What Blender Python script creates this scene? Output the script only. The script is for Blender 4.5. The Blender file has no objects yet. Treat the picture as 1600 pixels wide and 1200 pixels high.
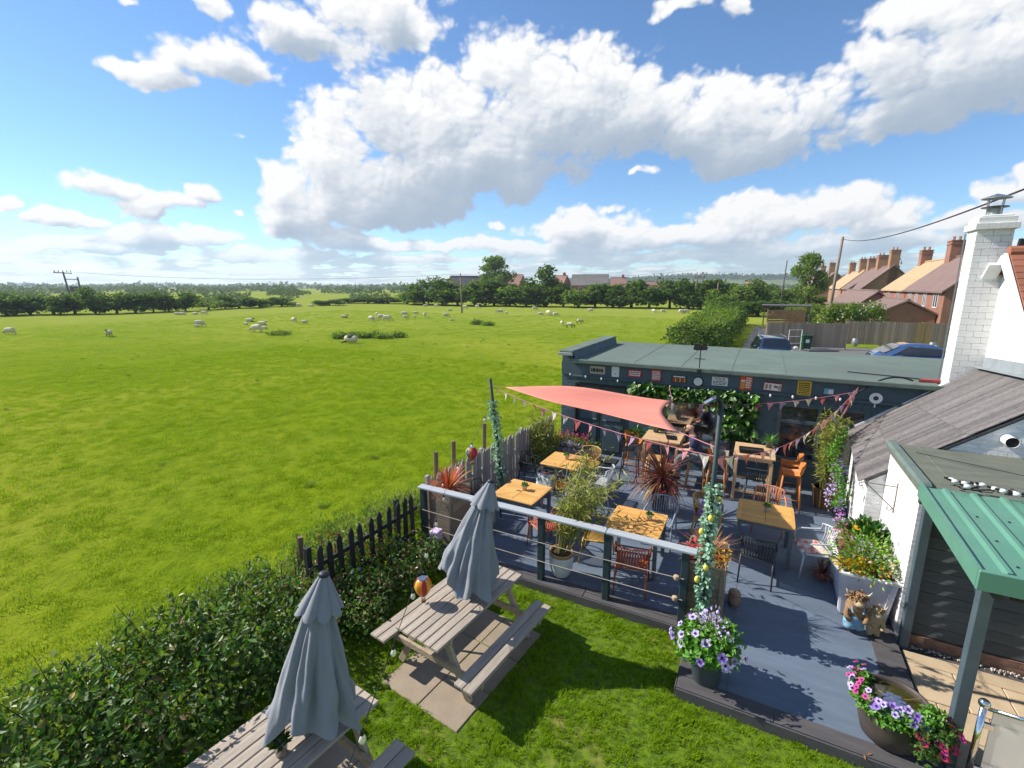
import bpy, bmesh, math, random
import numpy as np
from mathutils import Vector, Matrix, Euler, noise as mnoise
R = math.radians
random.seed(7); rng = np.random.default_rng(7)
S = bpy.context.scene
COL = S.collection
PI = math.pi

# ---------------------------------------------------------------- camera
CAMZ = 4.6
FPX, PITCH = 740.0, math.atan(153.0/740.0)
cam_d = bpy.data.cameras.new('camera'); cam = bpy.data.objects.new('camera', cam_d); COL.objects.link(cam)
cam.location = (0, 0, CAMZ); cam.rotation_euler = (PI/2-PITCH, 0, 0)
cam_d.sensor_width = 36; cam_d.lens = 36*FPX/1600; cam_d.clip_end = 9000; cam_d.clip_start = 0.1
S.camera = cam

# ---------------------------------------------------------------- view, world, sun
S.view_settings.view_transform = 'Standard'; S.view_settings.look = 'None'
S.view_settings.exposure = 0.62; S.view_settings.gamma = 1.0; S.view_settings.use_curve_mapping = False
S.cycles.use_denoising = True; S.cycles.max_bounces = 6; S.cycles.transparent_max_bounces = 12
S.cycles.use_adaptive_sampling = True; S.cycles.adaptive_threshold = 0.02
S.cycles.caustics_reflective = False; S.cycles.caustics_refractive = False; S.cycles.sample_clamp_indirect = 6

SUN_FROM = Vector((-0.62, 0.215, 0.53)).normalized()
sun_d = bpy.data.lights.new('sun', 'SUN'); sun = bpy.data.objects.new('sun', sun_d); COL.objects.link(sun)
sun_d.energy = 5.0; sun_d.angle = R(0.5); sun_d.color = (1.0, 0.945, 0.86)
sun.rotation_euler = SUN_FROM.to_track_quat('Z', 'Y').to_euler()
SUN_EL = math.asin(SUN_FROM.z); SUN_AZ = math.atan2(SUN_FROM.x, SUN_FROM.y)

W = bpy.data.worlds.new('World'); S.world = W; W.use_nodes = True

class NT:
    """small node-tree writer: sockets or numbers as inputs"""
    def __init__(s, nt): s.nt = nt
    def n(s, typ, ins=None, out=0, **props):
        nd = s.nt.nodes.new(typ)
        for k, v in props.items(): setattr(nd, k, v)
        for k, v in (ins or {}).items(): s.put(nd.inputs[k], v)
        nd_out = nd.outputs[out]; return nd_out
    def put(s, sock, v):
        if isinstance(v, bpy.types.NodeSocket): s.nt.links.new(v, sock)
        elif isinstance(v, (int, float)) and sock.type in ('RGBA', 'VECTOR'):
            sock.default_value = (v, v, v, 1)[:len(sock.default_value)]
        elif sock.type == 'RGBA' and len(v) == 3: sock.default_value = (*v, 1)
        else: sock.default_value = v
    def m(s, op, a, b=0.0, c=0.0, clamp=False):
        return s.n('ShaderNodeMath', {0: a, 1: b, 2: c}, operation=op, use_clamp=clamp)
    def v(s, op, a, b=(0, 0, 0)):
        o = {'DOT_PRODUCT': 1, 'LENGTH': 1}.get(op, 0)
        return s.n('ShaderNodeVectorMath', {0: a, 1: b}, out=o, operation=op)
    def xyz(s, a):
        nd = s.nt.nodes.new('ShaderNodeSeparateXYZ'); s.put(nd.inputs[0], a); return nd.outputs
    def comb(s, x, y, z): return s.n('ShaderNodeCombineXYZ', {0: x, 1: y, 2: z})
    def noise(s, vec, scale, detail=4, rough=0.5, dist=0.0, out=0, typ='FBM', norm=True, lac=2.0):
        return s.n('ShaderNodeTexNoise', {'Vector': vec, 'Scale': scale, 'Detail': detail, 'Roughness': rough, 'Distortion': dist, 'Lacunarity': lac}, out=out, noise_type=typ, normalize=norm)
    def sstep(s, x, lo, hi, a=0.0, b=1.0):
        return s.n('ShaderNodeMapRange', {0: x, 1: lo, 2: hi, 3: a, 4: b}, interpolation_type='SMOOTHSTEP')
    def lin(s, x, lo, hi, a=0.0, b=1.0):
        return s.n('ShaderNodeMapRange', {0: x, 1: lo, 2: hi, 3: a, 4: b})
    def mix(s, f, a, b, typ='MIX'):
        nd = s.nt.nodes.new('ShaderNodeMix'); nd.data_type = 'RGBA'; nd.blend_type = typ
        s.put(nd.inputs[0], f); s.put(nd.inputs[6], a); s.put(nd.inputs[7], b); return nd.outputs[2]

def pix_dir(u, v):
    x = (u-800)/FPX; y = -(v-600)/FPX
    d = Vector((x, math.cos(PITCH)+y*math.sin(PITCH), -math.sin(PITCH)+y*math.cos(PITCH))).normalized()
    return math.atan2(d.x, d.y), math.asin(d.z)


# ---- clear sky: physical sky in the world
def build_world():
    nt = W.node_tree; nt.nodes.clear(); t = NT(nt)
    sky = t.n('ShaderNodeTexSky', sky_type='NISHITA', sun_disc=False, sun_elevation=SUN_EL, sun_rotation=SUN_AZ, altitude=100, air_density=1.0, dust_density=0.0, ozone_density=3.0)
    hs = t.n('ShaderNodeHueSaturation', {'Hue': 0.50, 'Saturation': 1.0, 'Value': 1.0, 'Color': t.mix(1.0, sky, (0.81, 0.98, 1.12), 'MULTIPLY')})
    bg = t.n('ShaderNodeBackground', {'Color': hs, 'Strength': 0.098})
    o = nt.nodes.new('ShaderNodeOutputWorld'); nt.links.new(bg, o.inputs[0])
build_world()

# ---- clouds: a far shell of cumulus, density per vertex, lit tops and grey undersides painted into its glow
def perlin(x, y, seed=0):
    r = np.random.default_rng(seed); ang = r.random((256, 256))*2*np.pi; gx, gy = np.cos(ang), np.sin(ang)
    xi = np.floor(x).astype(int); yi = np.floor(y).astype(int); xf = x-xi; yf = y-yi
    u = xf*xf*xf*(xf*(xf*6-15)+10); v = yf*yf*yf*(yf*(yf*6-15)+10)
    def gr(i, j): a, b = (xi+i) & 255, (yi+j) & 255; return gx[a, b]*(xf-i)+gy[a, b]*(yf-j)
    return ((gr(0, 0)*(1-u)+gr(1, 0)*u)*(1-v)+(gr(0, 1)*(1-u)+gr(1, 1)*u)*v)*1.45
def fbm(x, y, n, rough=0.5, seed=0, billow=False):
    s = 0; a = 1.0; tot = 0
    for k in range(n):
        p = perlin(x*2**k+17.3*k, y*2**k+9.1*k, seed+k)
        s = s+a*((1-2*np.abs(p)) if billow else p); tot += a; a *= rough
    return s/tot
def worley(x, y, seed=0):
    r = np.random.default_rng(seed); jx, jy = r.random((256, 256)), r.random((256, 256)); xi = np.floor(x).astype(int); yi = np.floor(y).astype(int); best = np.full(x.shape, 9.0)
    for i in (-1, 0, 1):
        for j in (-1, 0, 1): a, b = (xi+i) & 255, (yi+j) & 255; best = np.minimum(best, (xi+i+jx[a, b]-x)**2+(yi+j+jy[a, b]-y)**2)
    return np.sqrt(best)
BANKS = [
     (600,22,100,70,1),(480,58,105,66,1),(350,100,98,44,1),(235,118,66,26,1),(330,4,50,22,.8),(665,40,36,26,.8),(225,4,18,10,.8),
     (450,300,52,62,1),(515,245,80,84,1),(610,180,78,78,1),(690,195,110,98,1),(790,120,80,88,1),(860,180,150,108,1),(950,125,80,82,1),(1000,195,110,72,1),
     (600,300,170,62,1),(740,270,180,60,1),(470,348,80,34,1),(590,330,110,30,1),(1090,205,75,66,1),(1150,180,75,72,1),(1240,195,95,66,1),(1160,240,110,42,1),(1320,180,75,60,.9),
     (1395,120,95,84,1),(1500,120,130,100,1),(1590,90,110,120,1),(1450,14,140,44,1),(1570,6,120,44,1),(1400,180,90,42,.9),
     (1085,8,70,26,.9),(1145,18,30,32,.8),(1022,270,16,9,.6),
     (1200,338,120,40,1),(1290,325,110,34,1),(1370,335,80,28,.9),(930,355,92,36,1),(1000,372,100,24,.9),(1110,372,130,22,.9),(1250,390,160,20,.8),(1420,372,110,22,.8),
     (1540,300,46,20,.9),(1590,290,30,26,1),(1500,342,90,22,.8),(840,388,140,16,.7),(1000,405,180,12,.7),(1290,415,130,12,.7),
     (175,298,78,24,1),(215,325,54,24,1),(262,318,42,18,1),(307,306,27,22,1),(75,345,38,12,.9),(125,346,30,8,.8),(5,322,28,13,.9),
     (235,368,92,20,1),(170,384,50,12,.8),(300,372,48,14,.9),(60,384,74,14,.9),(40,398,62,8,.7),(570,378,82,20,.9),(480,398,90,12,.8),(380,395,60,10,.7),(720,385,70,13,.8),(640,410,120,9,.7),
     (483,213,12,13,.7),(445,212,11,6,.5),(366,208,13,6,.4),(360,340,11,8,.7),(812,300,50,20,.7),(785,352,22,8,.6),(965,315,30,7,.5),(655,72,18,9,.5)]
def cloud_field(az, el):
    sq = 1.0/np.clip(0.35+el*3.0, 0.35, 1.0)          # clouds flatten towards the horizon
    ey_ = el*1.15*np.sqrt(sq)
    wx = fbm(az*7, ey_*9, 4, .5, 3)*0.060; wy = fbm(az*7+40, ey_*9+11, 4, .5, 31)*0.035/np.sqrt(sq)
    wx2 = fbm(az*42, ey_*50, 3, .55, 5)*0.007; wy2 = fbm(az*42+4, ey_*50+1, 3, .55, 51)*0.006/np.sqrt(sq)
    qa, qe = az+wx+wx2, el+wy+wy2
    B = np.full(az.shape, -1.5)
    for u, v, ru, rv, w in BANKS:
        a, e = pix_dir(u, v); a0, _ = pix_dir(u-ru, v); a1, _ = pix_dir(u+ru, v); _, e0 = pix_dir(u, v+rv); _, e1 = pix_dir(u, v-rv)
        ra, re = max(abs(a1-a0)/2, .004)*1.08, max(abs(e1-e0)/2, .003)*1.08
        lo = np.where(qe < e, 1.25, 1.0)                   # flatter undersides
        d = w*(1-((qa-a)/ra)**2-((qe-e)/re*lo)**2)
        h = np.clip(0.5+0.5*(d-B)/0.25, 0, 1); B = B*(1-h)+d*h+0.25*h*(1-h)
    # the same kind of cloud all round the rest of the sky, small and crowded near the horizon
    ly = np.log(np.maximum(el, 0)+0.035)*0.9
    gen = fbm(az*4.6+2, ly*4.6+3, 3, .55, 71)
    outside = np.clip((np.abs(az)-0.86)/.25, 0, 1); above = np.clip((el-.66)/.14, 0, 1)
    low = np.clip((0.115-el)/.08, 0, 1)
    gs = fbm(az*9+2, ly*10+3, 4, .55, 75)
    G = np.maximum((gen-0.22+0.16*np.maximum(outside, above))*3.2-(1-np.maximum(outside, above))*2, (gs+0.10)*2.6-(1-low)*2.0)
    sd = np.hypot((az-SUN_AZ)*np.cos(el), el-SUN_EL); G = G-np.clip((0.5-sd)/0.2, 0, 1)*4      # the sun stands in the clear
    B = np.maximum(B, G); B = np.minimum(B, 1.0)
    big = fbm(az*13, ey_*16, 7, .58, 11)
    ax_, ay_ = az+wx*.5+wx2*.4, ey_*1.15+wy*.5+wy2*.4; puff = 0
    for k, (fq, am) in enumerate(((11, .62), (24, .50), (52, .34), (110, .15), (230, .05))): puff = puff+am*(0.5-worley(ax_*fq+3*k, ay_*fq+7*k, 80+k))
    D = B*1.15+big*0.45+puff*1.15-0.16+0.34*np.clip((.17-el)/.1, 0, 1)
    return D
def build_clouds():
    vs = []; at = []; fs = []; base = 0
    def patch(a0, a1, e0, e1, st, skip=None):
        nonlocal base
        na = int(round((a1-a0)/st))+1; ne = int(round((e1-e0)/st))+1
        az, el = np.meshgrid(np.linspace(a0, a1, na), np.linspace(e0, e1, ne))
        D = cloud_field(az, el)
        D = np.where(el < 0.02, D-(0.02-el)*40, D)
        T = np.clip(D, 0, 1.6)
        # how much of its own cloud lies over each point and under it, and the relief on the side of the sun
        above = np.zeros_like(T); below = np.zeros_like(T); f = math.exp(-st/0.11); acc = np.zeros(na); sl = 0.35
        for k in range(ne-1, -1, -1):
            above[k] = acc; acc = np.roll((acc+T[k]*st)*f*np.where(T[k] > 0, 1, .6), 1 if int(k*sl) != int((k+1)*sl) else 0)
        acc = np.zeros(na)
        for k in range(ne): below[k] = acc; acc = (acc+T[k]*st)*f*np.where(T[k] > 0, 1, .6)
        frac = above/(above+below+T*st+.004)
        def blur(a, n):
            for ax in (0, 1):
                c = np.cumsum(np.pad(a, [(n+1, n) if q == ax else (0, 0) for q in (0, 1)], mode='edge'), axis=ax)
                a = (np.take(c, range(2*n+1, c.shape[ax]), ax)-np.take(c, range(0, c.shape[ax]-2*n-1), ax))/(2*n+1)
            return a
        bn = max(1, int(.012/st)); frac = blur(blur(frac, bn), bn); thick = blur(above+below, bn)
        rel = np.zeros_like(T)
        for dd, wt in ((.004, .34), (.010, .30), (.024, .26)):
            oa, oe = max(1, int(round(dd*.62/st))), max(1, int(round(dd*.78/st))); sh = np.zeros_like(T); sh[:ne-oe, oa:] = T[oe:, :na-oa]; rel += wt*(sh-T)
        dep = np.clip((frac-.26)/.60, 0, 1)**1.3*np.clip(thick/.06, 0.35, 1)*3.6+rel*1.9
        keep = D > -0.05
        qk = keep[:-1, :-1] | keep[1:, :-1] | keep[:-1, 1:] | keep[1:, 1:]
        if skip is not None: qk &= ~skip((az[:-1, :-1]+az[1:, 1:])/2, (el[:-1, :-1]+el[1:, 1:])/2)
        idx = np.arange(na*ne).reshape(ne, na)
        q = np.stack([idx[:-1, :-1][qk], idx[:-1, 1:][qk], idx[1:, 1:][qk], idx[1:, :-1][qk]], 1)
        us, inv = np.unique(q, return_inverse=True); q = inv.reshape(-1, 4)+base
        RR = 7000.0; A, E_ = az.ravel()[us], el.ravel()[us]
        vs.append(np.stack([RR*np.cos(E_)*np.sin(A), RR*np.cos(E_)*np.cos(A), RR*np.sin(E_)], 1))
        at.append(np.stack([D.ravel()[us], dep.ravel()[us], E_], 1)); fs.append(q); base += len(us)
    patch(-0.90, 0.90, 0.0, 0.80, 0.00175)
    patch(-3.14, 3.14, 0.0, 1.30, 0.012, lambda a, e: (np.abs(a) < 0.895) & (e < 0.795))
    V = np.concatenate(vs); A = np.concatenate(at); F = np.concatenate(fs)
    me = bpy.data.meshes.new('sky'); me.vertices.add(len(V)); me.vertices.foreach_set('co', V.ravel())
    me.loops.add(F.size); me.loops.foreach_set('vertex_index', F.ravel().astype(np.int32))
    me.polygons.add(len(F)); me.polygons.foreach_set('loop_start', np.arange(0, F.size, 4, dtype=np.int32)); me.update()
    a = me.attributes.new('vapour_shade', 'FLOAT_VECTOR', 'POINT'); a.data.foreach_set('vector', A.ravel().astype(np.float32))
    o = bpy.data.objects.new('sky', me); COL.objects.link(o); o['kind'] = 'structure'
    mt = bpy.data.materials.new('cloud_vapour'); mt.use_nodes = True; mt.cycles.emission_sampling = 'NONE'
    nt = mt.node_tree; nt.nodes.clear(); t = NT(nt)
    x = t.xyz(t.n('ShaderNodeAttribute', attribute_name='vapour_shade', out=1))
    alpha = t.sstep(x[0], 0.0, 0.64)
    trans = t.m('POWER', 2.718, t.m('MULTIPLY', t.m('ADD', x[1], 0.16), -0.80))       # painted shading: bright on the tops, grey below
    ramp = nt.nodes.new('ShaderNodeValToRGB'); e = ramp.color_ramp.elements
    e[0].position = 0.0; e[0].color = (0.36, 0.45, 0.57, 1); e[1].position = 1.0; e[1].color = (0.95, 0.95, 0.95, 1)
    y = e.new(0.22); y.color = (0.50, 0.57, 0.66, 1); y = e.new(0.5); y.color = (0.74, 0.78, 0.83, 1)
    t.put(ramp.inputs[0], trans)
    em = t.n('ShaderNodeEmission', {'Color': ramp.outputs[0], 'Strength': 0.69})
    tr = t.n('ShaderNodeBsdfTransparent')
    alpha = t.m('MULTIPLY', alpha, t.lin(x[2], 0.0, 0.10, 0.6, 1.0))
    mx = t.n('ShaderNodeMixShader', {0: alpha, 1: tr, 2: em})
    oo = nt.nodes.new('ShaderNodeOutputMaterial'); nt.links.new(mx, oo.inputs[0])
    me.materials.append(mt)
build_clouds()
# ================================================================ helpers
TH = R(-27.6)
EX = Vector((math.cos(TH), math.sin(TH), 0)); EY = Vector((-math.sin(TH), math.cos(TH), 0))
def L(a, b, z=0.0): return EX*a+EY*b+Vector((0, 0, z))       # terrace frame: a along the shed front, b away from the house window

class MB:
    """collects shapes for one mesh"""
    def __init__(s): s.V = []; s.F = []; s.n = 0; s.blocks = []
    def add(s, vs, fs):
        o = s.n; s.V.extend([tuple(v) for v in vs]); s.F.extend([tuple(i+o for i in f) for f in fs]); s.n += len(vs); return s
    def box(s, x0, x1, y0, y1, z0, z1, c=0.0, M=None):
        cx, cy, cz = (x0+x1)/2, (y0+y1)/2, (z0+z1)/2; hx, hy, hz = abs(x1-x0)/2, abs(y1-y0)/2, abs(z1-z0)/2
        vs = []; fs = []
        if c <= 0:
            for i in (-1, 1):
                for j in (-1, 1):
                    for k in (-1, 1): vs.append((cx+i*hx, cy+j*hy, cz+k*hz))
            fs = [(0, 1, 3, 2), (4, 6, 7, 5), (0, 4, 5, 1), (2, 3, 7, 6), (0, 2, 6, 4), (1, 5, 7, 3)]
        else:
            c = min(c, hx*.9, hy*.9, hz*.9); idx = {}
            for i in (-1, 1):
                for j in (-1, 1):
                    for k in (-1, 1):
                        for ax in range(3):
                            h = [hx-c, hy-c, hz-c]; h[ax] += c; idx[i, j, k, ax] = len(vs)
                            vs.append((cx+i*h[0], cy+j*h[1], cz+k*h[2]))
            for ax in range(3):
                o1, o2 = [q for q in range(3) if q != ax]
                for sg in (-1, 1):
                    ring = []
                    for p, q in ((-1, -1), (1, -1), (1, 1), (-1, 1)):
                        t = [0, 0, 0]; t[ax] = sg; t[o1] = p; t[o2] = q; ring.append(idx[(*t, ax)])
                    fs.append(tuple(ring))
                for p in (-1, 1):
                    for q in (-1, 1):       # edge along ax
                        t0 = [0, 0, 0]; t1 = [0, 0, 0]; t0[ax] = -1; t1[ax] = 1; t0[o1] = t1[o1] = p; t0[o2] = t1[o2] = q
                        fs.append((idx[(*t0, o1)], idx[(*t1, o1)], idx[(*t1, o2)], idx[(*t0, o2)]))
            for i in (-1, 1):
                for j in (-1, 1):
                    for k in (-1, 1): fs.append(tuple(idx[i, j, k, ax] for ax in range(3)))
        if M is not None: vs = [M @ Vector(v) for v in vs]
        return s.add(vs, fs)
    def beam(s, p0, p1, w, h, c=0.0, up=(0, 0, 1), ext=0.0):
        p0, p1 = Vector(p0), Vector(p1); d = (p1-p0); ln = d.length; d.normalize(); up = Vector(up)
        if abs(d.dot(up)) > .98: up = Vector((0, 1, 0)) if abs(d.y) < .9 else Vector((1, 0, 0))
        x = d.cross(up).normalized(); y = x.cross(d).normalized()
        M = Matrix(((x.x, d.x, y.x, p0.x), (x.y, d.y, y.y, p0.y), (x.z, d.z, y.z, p0.z), (0, 0, 0, 1)))
        return s.box(-w/2, w/2, -ext, ln+ext, -h/2, h/2, c, M)
    def tube(s, pts, r, n=6, cap=True):
        pts = [Vector(p) for p in pts]; m = len(pts); rs = r if isinstance(r, (list, tuple)) else [r]*m
        vs = []; fs = []; ref = None
        for i, p in enumerate(pts):
            d = (pts[min(i+1, m-1)]-pts[max(i-1, 0)]); d = d.normalized() if d.length > 1e-9 else Vector((0, 0, 1))
            if ref is None: ref = Vector((1, 0, 0)) if abs(d.x) < .8 else Vector((0, 1, 0))
            x = (ref-d*ref.dot(d)); x = x.normalized() if x.length > 1e-6 else d.orthogonal().normalized(); ref = x; y = d.cross(x)
            for k in range(n):
                a = 2*PI*k/n; vs.append(p+(x*math.cos(a)+y*math.sin(a))*rs[i])
        for i in range(m-1):
            for k in range(n): fs.append((i*n+k, i*n+(k+1) % n, (i+1)*n+(k+1) % n, (i+1)*n+k))
        if cap: fs.append(tuple(range(n-1, -1, -1))); fs.append(tuple((m-1)*n+k for k in range(n)))
        return s.add(vs, fs)
    def lathe(s, prof, n=16, o=(0, 0, 0), cap=True, wob=None):
        vs = []; fs = []; m = len(prof)
        for i, (r, z) in enumerate(prof):
            for k in range(n):
                a = 2*PI*k/n; q = r*(wob(a, z) if wob else 1); vs.append((o[0]+q*math.cos(a), o[1]+q*math.sin(a), o[2]+z))
        for i in range(m-1):
            for k in range(n): fs.append((i*n+k, i*n+(k+1) % n, (i+1)*n+(k+1) % n, (i+1)*n+k))
        if cap: fs.append(tuple(range(n-1, -1, -1))); fs.append(tuple((m-1)*n+k for k in range(n)))
        return s.add(vs, fs)
    def prism(s, poly, lo, hi, ax=2):
        """poly: 2-d outline; extruded along axis ax from lo to hi"""
        n = len(poly)
        def pt(p, t): q = [0, 0, 0]; o1, o2 = [i for i in range(3) if i != ax]; q[o1], q[o2], q[ax] = p[0], p[1], t; return q
        vs = [pt(p, lo) for p in poly]+[pt(p, hi) for p in poly]
        fs = [tuple(range(n-1, -1, -1)), tuple(range(n, 2*n))]+[(i, (i+1) % n, n+(i+1) % n, n+i) for i in range(n)]
        return s.add(vs, fs)
    def sphere(s, c, r, nu=10, nv=7):
        rx, ry, rz = r if isinstance(r, (tuple, list)) else (r, r, r); vs = [(c[0], c[1], c[2]-rz)]; fs = []
        for j in range(1, nv):
            t = PI*j/nv-PI/2
            for i in range(nu): a = 2*PI*i/nu; vs.append((c[0]+rx*math.cos(t)*math.cos(a), c[1]+ry*math.cos(t)*math.sin(a), c[2]+rz*math.sin(t)))
        vs.append((c[0], c[1], c[2]+rz)); tp = len(vs)-1
        for i in range(nu):
            fs.append((0, 1+(i+1) % nu, 1+i)); fs.append((tp, tp-nu+i, tp-nu+(i+1) % nu))
            for j in range(nv-2): a = 1+j*nu; fs.append((a+i, a+(i+1) % nu, a+nu+(i+1) % nu, a+nu+i))
        return s.add(vs, fs)
    def quad(s, *p): return s.add(p, [tuple(range(len(p)))])
    def arr(s, V, F):
        """numpy block: V (n,3), F (m,k)"""
        s.blocks.append((np.asarray(V, float), np.asarray(F, int))); return s
    def mesh(s, name='mesh', smooth=False):
        Vs = [np.array(s.V, float).reshape(-1, 3)]; off = s.n; loops = []; tot = []
        if s.F:
            loops.append(np.fromiter((i for f in s.F for i in f), int)); tot.append(np.array([len(f) for f in s.F]))
        for V, F in s.blocks:
            Vs.append(V); loops.append((F+off).ravel()); tot.append(np.full(len(F), F.shape[1])); off += len(V)
        V = np.concatenate(Vs); lo = np.concatenate(loops).astype(np.int32); to = np.concatenate(tot).astype(np.int32)
        me = bpy.data.meshes.new(name); me.vertices.add(len(V)); me.vertices.foreach_set('co', V.ravel())
        me.loops.add(len(lo)); me.loops.foreach_set('vertex_index', lo)
        me.polygons.add(len(to)); me.polygons.foreach_set('loop_start', np.concatenate([[0], np.cumsum(to)[:-1]]).astype(np.int32))
        me.update(calc_edges=True); me.validate()
        me.polygons.foreach_set('use_smooth', np.full(len(me.polygons), bool(smooth)))
        return me
    def build(s, name, mat, parent=None, smooth=False, **kw): return put(s.mesh(name, smooth), name, mat, parent, **kw)

def put(me, name, mat, parent=None, loc=(0, 0, 0), rot=(0, 0, 0), scale=(1, 1, 1), label=None, kind=None):
    """one object on a (possibly shared) mesh, with a material of its own"""
    o = bpy.data.objects.new(name, me); COL.objects.link(o)
    if not me.materials: me.materials.append(None)
    o.material_slots[0].link = 'OBJECT'; o.material_slots[0].material = M[mat] if isinstance(mat, str) else mat
    o.location = loc; o.rotation_euler = rot; o.scale = (scale,)*3 if isinstance(scale, (int, float)) else scale
    if parent: o.parent = parent
    if label: o['label'] = label
    if kind: o['kind'] = kind
    return o
def tag(o, label, cat, group=None):
    o['label'] = label; o['category'] = cat
    if group: o['group'] = group
    return o
def thing(name, label, cat, loc=(0, 0, 0), rz=0.0, group=None, scale=1.0):
    o = bpy.data.objects.new(name, None); COL.objects.link(o); o.empty_display_size = .1
    o.location = loc; o.rotation_euler = (0, 0, rz); o.scale = (scale,)*3
    return tag(o, label, cat, group)
def struct(o): o['kind'] = 'structure'; return o
CACHE = {}
def cached(key, fn):
    if key not in CACHE: CACHE[key] = fn()
    return CACHE[key]
def copy_tree(o, loc=None, rz=None, scale=None, label=None, group=None, parent=None):
    c = o.copy(); COL.objects.link(c); c.parent = parent
    if loc is not None: c.location = loc
    if rz is not None: c.rotation_euler = (0, 0, rz)
    if scale is not None: c.scale = (scale,)*3 if isinstance(scale, (int, float)) else scale
    if label: c['label'] = label
    if group: c['group'] = group
    for ch in o.children: copy_tree(ch, parent=c)
    return c
def catenary(p0, p1, sag, n=12):
    p0, p1 = Vector(p0), Vector(p1)
    return [p0.lerp(p1, t/n)-Vector((0, 0, sag*4*(t/n)*(1-t/n))) for t in range(n+1)]

# ---- leaves: folded blades spread through a volume, one block of geometry
def leaf_block(pos, size, asp=0.5, nrm=None, flat=0.4, seed=0, fold=0.25, dirs=None, jit=0.35, six=False):
    r = np.random.default_rng(seed); n = len(pos); pos = np.asarray(pos, float)
    d = r.normal(size=(n, 3)) if dirs is None else np.asarray(dirs, float)+r.normal(size=(n, 3))*jit
    up = r.normal(size=(n, 3))*(1-flat)+np.array([0, 0, flat*2.2])
    if nrm is not None: up = up+np.asarray(nrm)*1.2
    d = d/np.linalg.norm(d, axis=1, keepdims=True)
    x = np.cross(d, up); x /= np.linalg.norm(x, axis=1, keepdims=True)+1e-9; u = np.cross(x, d)
    sz = np.asarray(size)*(0.65+0.7*r.random(n)); sz = sz[:, None]
    w = x*sz*asp*0.5; h = u*sz*fold*asp
    if six:
        V = np.stack([pos, pos+d*sz*.3-w*.85+h*.8, pos+d*sz*.65-w*.8+h*.7, pos+d*sz, pos+d*sz*.65+w*.8+h*.7, pos+d*sz*.3+w*.85+h*.8], 1).reshape(-1, 3)
        i = np.arange(n)[:, None]*6; F = np.concatenate([i+np.array([0, 3, 2, 1]), i+np.array([0, 5, 4, 3])])
    else:
        V = np.stack([pos, pos+d*sz*.5-w+h, pos+d*sz, pos+d*sz*.5+w+h], 1).reshape(-1, 3)
        i = np.arange(n)[:, None]*4; F = np.concatenate([i+np.array([0, 2, 1]), i+np.array([0, 3, 2])])
    return V, F
def clump_points(n, blobs, seed=0, shell=0.55):
    """points through ellipsoid clumps (x,y,z,rx,ry,rz), denser towards the skin; also outward normals"""
    r = np.random.default_rng(seed); b = np.array(blobs, float); w = (b[:, 3]*b[:, 4]*b[:, 5])**(2/3); k = r.choice(len(b), n, p=w/w.sum())
    d = r.normal(size=(n, 3)); d /= np.linalg.norm(d, axis=1, keepdims=True)
    rad = (shell+(1-shell)*r.random(n))*(1+0.13*r.normal(size=n)); p = b[k, :3]+d*b[k, 3:]*rad[:, None]
    return p, d
def blade_block(n, base_r, length, width, spread, seed=0, droop=0.5, seg=4, center=(0, 0, 0), tilt0=0.0):
    """strap leaves arching out of one crown (cordyline, phormium, grass)"""
    r = np.random.default_rng(seed); Vs = []; Fs = []; o = 0
    for i in range(n):
        a = r.random()*2*PI; t = tilt0+spread*r.random()**.75; ln = length*(.7+.5*r.random()); w = width*(.7+.5*r.random())
        dirh = np.array([math.cos(a), math.sin(a), 0]); side = np.array([-math.sin(a), math.cos(a), 0])
        p = np.array(center, float)+dirh*base_r*r.random(); ang = t; pts = []
        for k in range(seg+1):
            pts.append(p.copy()); ang += droop*(.3+t)/seg*(.6+.8*r.random()); st = ln/seg
            p = p+(dirh*math.sin(ang)+np.array([0, 0, math.cos(ang)]))*st
        V = []
        for k, q in enumerate(pts):
            ww = w*(1-(k/seg)**2.2)*(.55+.45*min(1, k*2/seg))+.0008; nrm = np.array([0, 0, ww*.25]); V += [q-side*ww/2+nrm, q+side*ww/2+nrm]
        Vs.append(np.array(V)); Fs.append(np.array([(o+2*k, o+2*k+1, o+2*k+3, o+2*k+2) for k in range(seg)])); o += 2*(seg+1)
    return np.concatenate(Vs), np.concatenate(Fs)

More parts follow.
